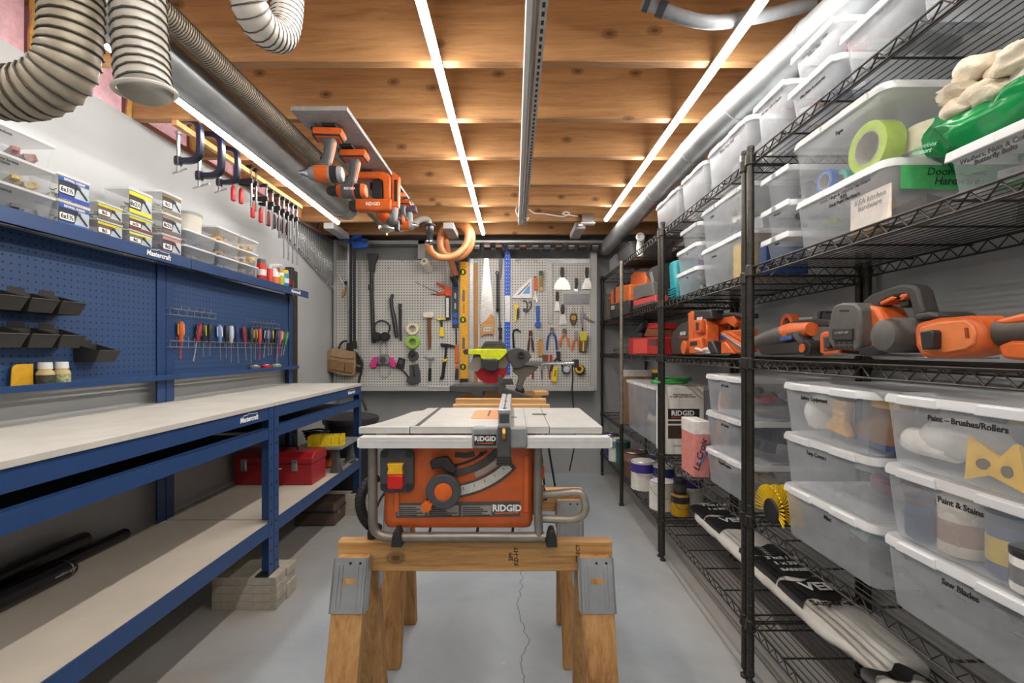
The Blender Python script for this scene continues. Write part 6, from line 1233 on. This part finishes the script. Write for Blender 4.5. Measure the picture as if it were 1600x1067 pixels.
# middle unit
p = Sh('battery_case', 'dark grey tool case with white lettering at the far end of the middle unit', 'tool case', .95, 1065, Z3)
p.poly('body', M('case_dark', '45423f', .55), [(1046, 532), (1052, 518), (1064, 505), (1080, 500), (1081, 552), (1050, 553)], .0, .14, .006); p.txt('RIDGID', .026, TXW, 1067, 521, 0); p.poly('underline', C_('c03a2a'), [(1060, 526), (1075, 526), (1075, 527.5), (1060, 527.5)], -.001, .0, 0)
p = Sh('nail_gun', 'orange upright nailer beside the dark grey case', 'nailer', .9, 1090, Z3)
p.poly('magazine', TO, [(1075, 490), (1079, 486), (1083, 488), (1083, 540), (1076, 542)], .0, .03, .003); p.poly('body', TO, [(1083, 505), (1100, 498), (1104, 510), (1104, 535), (1084, 540)], .0, .06, .006); p.poly('head', BLACK, [(1082, 485), (1108, 484), (1110, 498), (1083, 502)], .005, .07, .006); p.poly('handle', TO, [(1090, 500), (1102, 499), (1102, 520), (1090, 520)], -.02, .0, .004); p.poly('handle_hole', TD, [(1094, 504), (1098, 504), (1098, 516), (1094, 516)], -.021, -.019, 0)
p.disc('battery_pad', TO, 1075, 543, .035, -.025, .02); p.poly('battery', TO, [(1085, 530), (1104, 528), (1107, 551), (1086, 553)], -.03, .03, .005); p.poly('battery_slot', BLACK, [(1088, 534), (1099, 533), (1099, 540), (1088, 541)], -.032, -.03, .001)
p.txt('RIDGID', .02, TXW, 1092, 498, .004)
p = Sh('jigsaw', 'orange jigsaw with black handle top on the middle unit', 'jigsaw', .96, 1135, Z3)
p.poly('body', TO, [(1106, 498), (1146, 492), (1150, 503), (1146, 512), (1136, 505), (1120, 508), (1122, 530), (1106, 530)], .0, .06, .006); p.poly('handle_top', TD, [(1104, 500), (1118, 491), (1142, 488), (1162, 490), (1162, 498), (1146, 493), (1118, 498)], -.005, .065, .005); p.poly('base', TO, [(1106, 516), (1130, 516), (1162, 514), (1162, 550), (1110, 550)], .01, .06, .006); p.poly('label', C_('3a5a9a'), [(1120, 525), (1134, 523), (1132, 530), (1120, 530)], .006, .01, 0)
for k in range(3): p.poly('vent', C_('7a3412'), [(1108+4*k, 520), (1110+4*k, 520), (1110+4*k, 530), (1108+4*k, 530)], .0085, .0102, 0)
p = Sh('hand_planer', 'orange and silver planer leaning on the jigsaw', 'planer', .88, 1140, Z3)
p.poly('body', TO, [(1124, 519), (1130, 518), (1164, 541), (1164, 552), (1150, 552)], .0, .04, .005); p.poly('sole', STEEL, [(1128, 522), (1132, 521), (1163, 543), (1160, 547)], -.008, .0, .001); p.poly('front', TO, [(1130, 536), (1136, 534), (1150, 552), (1130, 553)], -.01, .035, .004); p.poly('knob', BLACK, [(1108, 532), (1116, 533), (1124, 552), (1114, 553), (1109, 545)], -.01, .03, .005)
p = Sh('safety_glasses', 'clear safety glasses lying on the shelf edge in front of the nailer', 'safety glasses', .872, 1100, Z3); p.tube('frame', clearmat('clear_plastic', 'e6e2da', .6, .15, .3), [(1080, 550, .02), (1088, 545, .0), (1098, 548, .0), (1104, 545, .0), (1112, 550, .02)], .008, 8, 4); p.poly('lens', clearmat('clear_plastic', 'e6e2da', .6, .15, .3), [(1082, 545), (1110, 544), (1112, 552), (1084, 553)], .003, .006, .001); p.disc('screw', ORANGE, 1096, 549, .004, -.004, .003)
# far unit, middle shelf
p = Sh('tool_case', 'red metal tool case on the middle shelf of the far unit', 'tool case', .88, 1005, Z3); p.poly('body', C_('b01f24', .4), [(982, 528), (1029, 526), (1029, 554), (982, 554)], .0, .22, .006); p.poly('stripe', C_('d8473c', .4), [(990, 531), (1012, 529), (1012, 552), (990, 553)], -.004, .0, .001); p.poly('dark_label', C_('5a2a2a'), [(1014, 530), (1027, 529), (1027, 540), (1014, 538)], -.004, .0, .001)
p = Sh('heat_gun', 'black heat gun lying on top of the red tool case', 'heat gun', .95, 998, Z3+.11); p.tube('barrel', BLACK, [(993, 518), (998, 512), (1003, 507)], [.03, .034, .028], 14); p.poly('handle', BLACK, [(990, 518), (1000, 520), (1000, 527), (990, 527)], .01, .05, .004)
p = Sh('folded_vest', 'red and brown folded cloth on the red tool case', 'cloth', .95, 1020, Z3+.11); p.poly('cloth', C_('b8282a', .8), [(1010, 512), (1013, 505), (1029, 504), (1029, 514), (1016, 514)], .0, .12, .006); p.poly('brown_part', C_('7a4a2c', .8), [(1006, 526), (1010, 513), (1029, 515), (1029, 526)], .0, .12, .006)
p = Sh('coiled_wire', 'grey coiled wire on the middle shelf in the far corner', 'wire', .92, 955, Z3); m = MB()
for k in range(4): m.tube([(.0+.11*math.cos(a)+.01*k, .12+.1*math.sin(a), .015+.014*k+.01*math.sin(2*a+k)) for a in [2*PI*i/20 for i in range(20)]], .005, 6, True)
m.build('coil', C_('8a8880'), p.o)
# ---------------------------------------------------------------- second shelf from the top
Z4 = 1.478; ZN = 1.501
rbin(1.435, 1.065, ZN, .155, 'clear storage bin labelled for door hardware on the near upper shelf', 'Door, Hinge & Window Hardware\nKEA\nDeck Paint Hardware', fill=(10, 'b07a5a', 'd8c8b4', 'c99a48', '7a6a60', 'e0dcd4'), ts=.013, tx=.03)
rbin(1.445, 1.07, ZN+.156, .185, 'clear storage bin holding a large green tape roll, atop the door hardware bin', 'Tape', clear=CLEAR, ts=.015, tx=.02)
ZT = ZN+.166
for y, x, r, r2, w, c, lean, lb in ((1.2, .93, .066, .042, .05, 'a9c63e', 0, 'large lime-green tape roll standing in the tape bin'), (1.35, .92, .034, .024, .02, '3f6ac0', 0, 'small blue tape roll in the tape bin'), (1.31, .94, .026, .016, .03, '2fae9a', 0, 'small teal tape roll in the tape bin')):
    t = T('tape_roll', lb, 'tape', (x, y, ZT), 0, 'tapes in the tape bin'); MB().hoop(r, r2, 0, w, (0, 0, r), 'x', 34).build('roll', C_(c, .5), t); MB().hoop(r2+.001, r2-.002, 0, w, (0, 0, r), 'x', 34).build('core', C_('b8b4aa'), t)
t = T('tape_roll', 'wide cream tape roll lying at the near end of the tape bin', 'tape', (1.05, 1.135, ZT), 0, 'tapes in the tape bin'); MB().hoop(.06, .035, .03, .09, (0, 0, 0), 'z', 30).build('roll', CREAM, t); MB().hoop(.058, .03, 0, .03, (0, 0, 0), 'z', 30).build('second_roll', C_('9a9a98'), t)
o = S(MB().prism([(.0, -.028), (.3, -.034), (.3, .03), (.0, .026)], -.001, .0), 'green_tape_label', C_('4fb06a', .6), 'green tape label with handwriting on the near end of the door hardware bin', 'label', (.905, 1.0655, ZN+.105), 0)
text('Door Handle\nHardware', .026, C_('2c4a38'), o, (.13, -.0018, 0), (90, 0, 0), shear=.2)
o = S(MB().box(-.065, -.001, 0, .065, .001, .085), 'paper_note', C_('e4dcd0', .8), 'cream handwritten note behind the front wall of the door hardware bin', 'note', (.896, 1.145, ZN+.012), -90); text('KEA kitchen\nhardware', .02, C_('8a8078'), o, (0, -.002, .06), shear=.2)
for k, (z, h, c, lb, tx) in enumerate(((ZN, .085, ('7a7f88', '9aa0a8'), 'small clear drawer box by the near upper post, lowest of three', 'Snaps'), (ZN+.087, .1, ('3a3f48', 'c6d030', '6a5a6a'), 'small clear drawer box by the near upper post, middle of three', 'Washers'), (ZN+.189, .11, ('4a505c', '5a606c'), 'small clear drawer box by the near upper post, top of three', ''))):
    rbin(1.6, 1.455, z, h, lb, tx or None, clear=CLEAR, fill=(5, *c), ts=.012)
rbin(.93, .72, ZN, .1, 'shallow clear box with hardware label at the near end of the upper shelf', 'Washers, Nuts & Cotter\nButterfly Bolts', clear=CLEAR, ts=.013, fill=(8, '6a707a', '8a8f96', 'a8a49a'), d=.3, tx=-.01, tz=.75)
# crumpled green and white rag bag
t = T('rag_bag', 'crumpled green and white plastic bag of white rags on the near upper shelf', 'bag', (.94, .93, ZN+.156), -90)
rr = random.Random(11); NJ = 72
def lobe(spec, cx0, cy0, wob):
    out = []
    for z, w, d, lean in spec: out.append([(cx0+lean+w*.5*math.cos(2*PI*j/NJ), cy0+d*.5*math.sin(2*PI*j/NJ), z+wob*math.sin(5*2*PI*j/NJ)+.5*wob*math.sin(9*2*PI*j/NJ+1)) for j in range(NJ)])
    m = []
    for i in range(len(out)-1):
        for k in range(4): m.append([tuple(Vector(a).lerp(Vector(b), k/4)) for a, b in zip(out[i], out[i+1])])
    return m+[out[-1]]
gl = lobe([(-.055, .04, .02, -.05), (-.05, .13, .08, -.04), (-.03, .24, .17, -.01), (.0, .3, .22, 0), (.025, .33, .25, .01), (.04, .3, .23, .01)], .0, .1, .012)
MB().loft(wrinkle(gl, .022, 13, 3)).build('green_film', M('green_film', '128a48', .2, .0, .2, 12), t, ang=180)
wl = lobe([(.02, .27, .2, 0), (.06, .27, .2, .01), (.1, .23, .18, .03), (.15, .18, .14, .06), (.19, .13, .1, .08), (.22, .07, .06, .1), (.235, .02, .02, .1)], .05, .12, .008)
MB().loft(wrinkle(wl, .02, 15, 5)).build('white_film', M('white_film', 'd8d6d1', .32, 0, .06, 12), t, ang=180)
m = MB()
for k in range(7):
    c = Vector((rr.uniform(-.05, .06), rr.uniform(.0, .02), .055+rr.uniform(-.01, .07))); R_ = rr.uniform(.025, .045); q = []
    for i in range(1, 16): a_ = PI*i/16; q.append([(c.x+R_*math.sin(a_)*math.cos(2*PI*j/24), c.y+.03*math.sin(a_)*math.sin(2*PI*j/24), c.z-R_*.7*math.cos(a_)) for j in range(24)])
    m.loft(wrinkle(q, .014, 30, k))
m.build('rags', M('rag_cream', 'ddd2bd', .95, bmp=.7), t, ang=180); text('solutions\nsupport', .016, C_('7ac89a'), t, (-.09, -.022, -.005), (70, 15, 0))
# middle unit upper shelf
rbin(2.15, 1.71, Z4, .185, 'clear storage bin at the base of the middle upper shelf, with a yellow box', 'Cleaning', fill=(6, 'c8ccd8', 'd0d4dc', '5a6cae', 'b0b4c0'), ts=.014, tx=-.08)
rbin(2.15, 1.71, Z4+.186, .178, 'large clear storage bin beside the post, atop the one with a yellow box', 'Cloths', fill=(5, 'd4d0c8', '8a8f9c', 'b4b8c0'), ts=.014, tx=-.1)
S(MB().box(-.04, 0, 0, .04, .16, .14), 'yellow_box', C_('d8b432'), 'yellow box inside the clear bin by the middle upper post', 'box', (.9, 1.83, Z4+.01), -90, bev=.003); S(MB().box(-.03, 0, 0, .03, .16, .13), 'blue_box', C_('2a4f8c'), 'dark blue box inside the clear bin by the middle upper post', 'box', (.95, 1.745, Z4+.01), -90, bev=.003)
rbin(2.47, 2.17, Z4, .13, 'clear storage bin with grey fittings right of the teal bag, lowest', 'Rings', fill=(9, '8a8a84', 'a4a098', '7a8494'), ts=.012)
rbin(2.47, 2.17, Z4+.131, .115, 'clear storage bin with green and purple things right of the teal bag, middle', 'Wire', fill=(8, '7ab46a', 'c8c4bc', '8a5a8a', 'd8d4cc'), ts=.012)
rbin(2.4, 2.17, Z4+.247, .095, 'clear storage bin with dark contents right of the teal bag, topmost', None, clear=CLEAR, fill=(7, '3a4658', '4a5468', '8a9098'))
t = T('teal_case', 'teal plastic case standing upright on the middle upper shelf', 'case', (.88, 2.54, Z4), -90); MB().loft([[(a, b, 0) for a, b in rrect(.1, .24, .015, 3, 0, .13)], [(a, b, .2) for a, b in rrect(.115, .26, .02, 3, 0, .13)], [(a, b, .215) for a, b in rrect(.1, .25, .02, 3, 0, .13)]]).build('body', TEAL, t)
for k in range(4): MB().box(-.052, -.004, .02+.014*k, .052, .002, .026+.014*k).build('rib', TEAL, t, .001)
# far unit upper shelf
p = Sh('hard_case', 'dark and light grey hard case standing upright by the middle post', 'tool case', .95, 1018, Z4); p.poly('shell', TD, [(1008, 428), (1018, 418), (1032, 412), (1032, 466), (1024, 472), (1016, 440)], .0, .2, .004); p.poly('edge', GREY, [(1015, 426), (1019, 424), (1029, 470), (1026, 472)], -.004, .0, .001)
p = Sh('red_grey_case', 'dark grey case with a red lower half on the far upper shelf', 'tool case', .865, 1005, Z4); p.poly('lower', C_('c23038', .4), [(989, 470), (1023, 461), (1025, 472), (990, 484)], .0, .08, .006); p.poly('upper', TM, [(989, 450), (1000, 444), (1018, 440), (1022, 462), (1005, 464), (990, 470)], .0, .08, .006); p.poly('base', TD, [(989, 478), (1024, 469), (1025, 473), (990, 484)], -.003, .08, .003)
p = Sh('orange_case', 'orange case behind the red and grey case on the far upper shelf', 'tool case', .98, 995, Z4); p.poly('body', TO, [(985, 430), (992, 424), (1008, 425), (1009, 442), (1009, 474), (985, 478)], .0, .16, .008)
p = Sh('tool_bag', 'orange and black tool bag at the far end of the upper shelf', 'tool bag', .87, 965, Z4); p.poly('lower', BLACK, [(953, 476), (983, 468), (983, 490), (953, 500)], .0, .1, .008); p.poly('upper', M('bag_orange', 'c8692f', .8), [(953, 456), (962, 448), (983, 444), (983, 470), (953, 478)], .005, .095, .01); p.poly('pocket', M('bag_orange', 'c8692f', .8), [(945, 470), (952, 464), (952, 502), (945, 504)], .0, .095, .006)
for k in range(2): p.poly('strap', BLACK, [(959+9*k, 450-2*k), (961+9*k, 449-2*k), (961+9*k, 472-2*k), (959+9*k, 473-2*k)], .0, .006, .001)
p.poly('badge', C_('b8b4ae'), [(955, 478), (960, 477), (960, 483), (955, 484)], -.003, .0, .001); p.tube('handle', BLACK, [(954, 458), (960, 446), (972, 440), (980, 446)], .008, 8, 4)
S(MB().loft([[(a, b, z) for a, b in rrect(w, .16, .05, 4, 0, .08)] for z, w in ((0, .2), (.03, .22), (.18, .2), (.24, .12))]), 'soft_pouch', C_('4a4744', .8), 'dark grey soft pouch at the far corner of the upper shelf', 'pouch', (.845, 4.24, Z4), -90)
# ---------------------------------------------------------------- top shelf
ZP = 1.89
def topbin(y0, y1, z, h, label, txt=None, fill=None, x=.858, ts=.016, tx=0, **k): return rbin(y0, y1, z, h, label, txt, d=.33, x=x, fill=fill, ts=ts, tx=tx, **k)
topbin(2.78, 2.37, ZP, .175, 'white hazy clear bin on the top shelf, farthest of the tall ones', fill=(5, 'e2e0da', 'd0cec8'))
topbin(2.36, 2.05, ZP, .175, 'white hazy clear bin on the top shelf, second of the tall ones', fill=(5, 'd8d6d0', 'e6e4de', 'a0a4aa'))
topbin(2.04, 1.665, ZP, .18, 'large hazy clear bin on the top shelf of the middle unit, holding bags', 'Plastic Drop Cloth', fill=(7, 'd8d8d8', 'c4c6ca', '9a9ea6', 'e8e8e6'), tz=.84)
topbin(1.63, 1.44, ZP+.012, .165, 'clear bin beside the tall posts on the top shelf with pink goods', 'Nail Gun Nails & Staples', fill=(7, 'd4d4d8', 'c06a6a', 'b08a78', 'dcdce0'), ts=.012)
topbin(1.43, 1.215, ZP+.012, .1, 'clear bin with crumpled blue-grey film on the near top shelf', 'Misc Paint Accessories', fill=(8, 'b8c4cc', '5a6a80', '8fa0ac', 'd0d8dc'), ts=.012, tz=.72)
topbin(1.41, 1.215, ZP+.113, .1, 'clear bin stacked highest on the near top shelf, with green and red packets', 'Glues, Epoxies & Clean\nWood Filler', fill=(6, '9fd0a8', 'b8303c', '8a2030', 'e6e6e2'), ts=.012)
topbin(1.2, 1.0, ZP+.012, .12, 'low clear bin on the near top shelf with dark goods', None, fill=(6, '4a4e58', '6a6e78', '3a3c44'))
topbin(.99, .74, ZP+.012, .19, 'clear bin at the near end of the top shelf', 'Filters', fill=(6, '7a8aa0', '9aa4b4', '5a6478'))
# far unit top shelf
rbin(4.28, 3.95, ZP, .16, 'clear open bin with blue contents at the far end of the top shelf', None, clear=CLEAR, lid=False, fill=(6, '5a5f8a', '6a6f9a'), x=.88)
t = T('open_crate', 'dark grey open crate on the far top shelf', 'crate', (.88, 3.66, ZP), -90); r0, r1, r2, r3 = rrect(.38, .3, .02, 3, 0, .17), rrect(.42, .34, .02, 3, 0, .17), rrect(.41, .33, .02, 3, 0, .17), rrect(.37, .29, .02, 3, 0, .17)
MB().loft([[(a, b, 0) for a, b in r0], [(a, b, .13) for a, b in r1], [(a, b, .13) for a, b in r2], [(a, b, .005) for a, b in r3]]).build('body', M('crate_dark', '4a4a4c', .5), t); MB().tube([(a, b, .13) for a, b in r1], .006, 6, True).build('rim', M('crate_dark', '4a4a4c', .5), t)
t = T('pipe_fitting', 'white plastic pipe elbow on the far top shelf', 'pipe fitting', (.93, 3.36, ZP), 0); MB().tube(cr([(0, 0, 0), (0, 0, .08), (0, -.03, .12), (-.02, -.08, .125)], 5), .025, 14).build('elbow', WHITE, t); MB().hoop(.03, .02, -.09, -.075, (-.02, 0, .125), 'y', 18).build('socket', WHITE, t)
S(MB().loft([[(-.03, 0, 0), (.03, 0, 0), (.03, .03, 0), (-.03, .03, 0)], [(-.012, .0, .14), (.0, .0, .15), (.0, .02, .15), (-.012, .02, .14)]]), 'caulk_nozzle', WHITE, 'white pointed plastic piece standing in the dark open crate', 'nozzle', (.97, 3.6, ZP+.008), -90)
# ---------------------------------------------------------------- bottom shelf: paint cans and wrapped bags
ZB = .229
def pcan(px, py, r, h, c, band, label, X=None, lid=STEEL, handle=True, name='paint_can', z=ZB):
    Y = (1.2-z)*711/(py-547); x = (px-803)*Y/711 if X is None else X
    t = T(name, label, 'paint can', (x, Y+r, z), 0, 'paint cans on the bottom shelf')
    MB().lathe([(r, 0), (r*1.01, .003), (r*.995, .008), (r*.995, h-.01), (r*1.015, h-.006), (r*1.01, h)], n=28).build('body', C_(c, .4), t)
    if band: MB().lathe([(r*1.004, h*.62), (r*1.004, h*.93), (r*.99, h*.93), (r*.99, h*.62)], n=28).build('band', C_(band, .4), t)
    MB().lathe([(r*1.0, h-.001), (r*.97, h+.003), (r*.9, h-.003), (0, h-.003)], n=28).build('lid', lid, t)
    if handle: MB().tube(cr([(r*math.cos(a), r*math.sin(a)-.012, h*.8-.05*math.sin((a-PI)*1.0)) for a in [PI+PI*i/8 for i in range(9)]], 2), .002, 5).build('handle', STEEL, t)
    return t
WH = 'e0ded8'
pcan(1010, 768, .083, .195, WH, '40308a', 'white paint gallon with purple band, largest in the middle of the far unit')
pcan(985, 748, .083, .19, '6a4a44', '8a6a58', 'brown-labelled paint gallon behind the large purple-banded one', X=.93)
pcan(1036, 800, .078, .165, WH, None, 'white bucket with purple lid beside the middle post', X=.915, lid=C_('4a2fa0', .35))
pcan(1064, 808, .052, .12, 'd0a01e', '2a2a2c', 'yellow and black can in front on the bottom shelf', X=.985)
YC = (1.2-ZB)*711/(808-547)
t = T('small_can', 'small black can standing on the yellow can', 'paint can', (.985, YC+.055, ZB+.121), 0); MB().lathe([(.036, 0), (.037, .003), (.037, .088), (.034, .092), (0, .09)], n=22).build('body', C_('2a2a2c', .4), t); MB().lathe([(.0375, .02), (.0375, .06), (.036, .06), (.036, .02)], n=22).build('label', C_('4a4846', .4), t)
pcan(1066, 790, .08, .17, WH, '3a2f7a', 'white can with purple lid behind the yellow can', X=1.13, lid=C_('4a2fa0', .35))
pcan(1030, 775, .07, .19, 'dcd8d0', '2c3a6a', 'white and navy can between the purple-lidded bucket and the gallon', X=1.02)
pcan(968, 728, .06, .2, '2a6a64', '1f4f4c', 'dark green can at the far unit, by the grey pole', X=.93)
pcan(958, 722, .065, .19, 'dfe0de', '7a8a9a', 'white and grey can left of the green can', X=.9)
pcan(948, 712, .07, .19, '4a3a80', 'd8c04a', 'purple can with yellow band in the far corner', X=.91)
pcan(990, 740, .07, .12, '3a4a7a', 'c4c4c8', 'blue can low behind the brown-labelled gallon', X=1.08)
FILM = M('white_bag', 'dedcd6', .3, 0, .07, 10)
def bag(y0, y1, x, w, h, label, lines, seed, zz=ZB):
    L = y0-y1; t = T('bagged_roll', label, 'plastic bag', (x, (y0+y1)/2, zz), -90, 'printed plastic bags on the bottom shelf'); t.location.z += .008; r_ = random.Random(seed); rings = []; n = 40
    for i in range(61):
        f = i/60; s = .45+.55*min(1, 7*min(f+.02, 1.02-f)); ring = []
        for j in range(n):
            a = 2*PI*j/n; cx_ = math.cos(a); sx__ = math.sin(a)
            ring.append((-L/2+L*f, w/2*cx_*s, h/2+h/2*sx__*(.5+.5*s)))
        rings.append(ring)
    b = MB().loft(wrinkle([[(p_[0]*.55, p_[1], p_[2]) for p_ in r2_] for r2_ in rings], .007, 17, seed)).build('bag', FILM, t, ang=180)
    for v_ in b.data.vertices: v_.co.x /= .55
    def wavy(x0, x1, part, m_, lift=.0012):
        g = []; 
        for i in range(13):
            xx = x0+(x1-x0)*i/12; ring = []
            for j in range(15):
                a = PI*(.12+.76*j/14); g_ = .018*math.sin(j*.9+i*.1)
                ring.append((xx+g_, w/2*math.cos(a)*1.0, h/2+h/2*math.sin(a)*1.05+lift+.004))
            g.append(ring)
        vs = [p_ for r2_ in g for p_ in r2_]; fs = [(i*15+j, i*15+j+1, (i+1)*15+j+1, (i+1)*15+j) for i in range(12) for j in range(14)]
        vs2 = [(a_, b_, c_-.002) for a_, b_, c_ in vs]; N_ = len(vs)
        MB().add(vs, fs).add(vs2, [f_[::-1] for f_ in fs]).build(part, m_, b)
    for (x0, x1) in lines[0]: wavy(x0*L-L/2, x1*L-L/2, 'print_band', C_('222224', .4))
    for k in range(8): wavy((lines[1]+.012*k)*L-L/2, (lines[1]+.012*k+.005)*L-L/2, 'print_line', C_('2a2a2c', .4))
    for s_, sz, c, f, yy in lines[2]: text(s_, sz, c, b, (f*L-L/2, yy, h*1.05+.008), (0, 0, 90), bold=.03)
    return t
bag(2.66, 1.30, 1.12, .25, .085, 'long white and black printed plastic bag roll on the bottom shelf behind the posts', ([(.05, .17), (.19, .31), (.53, .66), (.68, .78)], .46, [
    ('VER', .075, TXW, .25, 0), ('3 mil / PP', .036, TXW, .085, 0), ('1 x 33½', .036, TXW, .13, 0), ('VER', .075, TXW, .73, 0), ('3 mil / PP', .036, TXW, .56, 0), ('1 x 33½', .036, TXW, .595, 0), ('BARRIERE', .03, TXW, .635, 0), ('Super-span', .046, TXB, .81, 0), ('BARRIER / PP', .022, TXB, .795, .0)]), 2)
bag(1.27, .80, 1.05, .19, .08, 'short tied end of printed plastic bag nearest the camera on the bottom shelf', ([(.02, .1)], .8, [('Super', .08, TXB, .3, 0), ('VARI CAN', .026, TXB, .47, .0)]), 9)
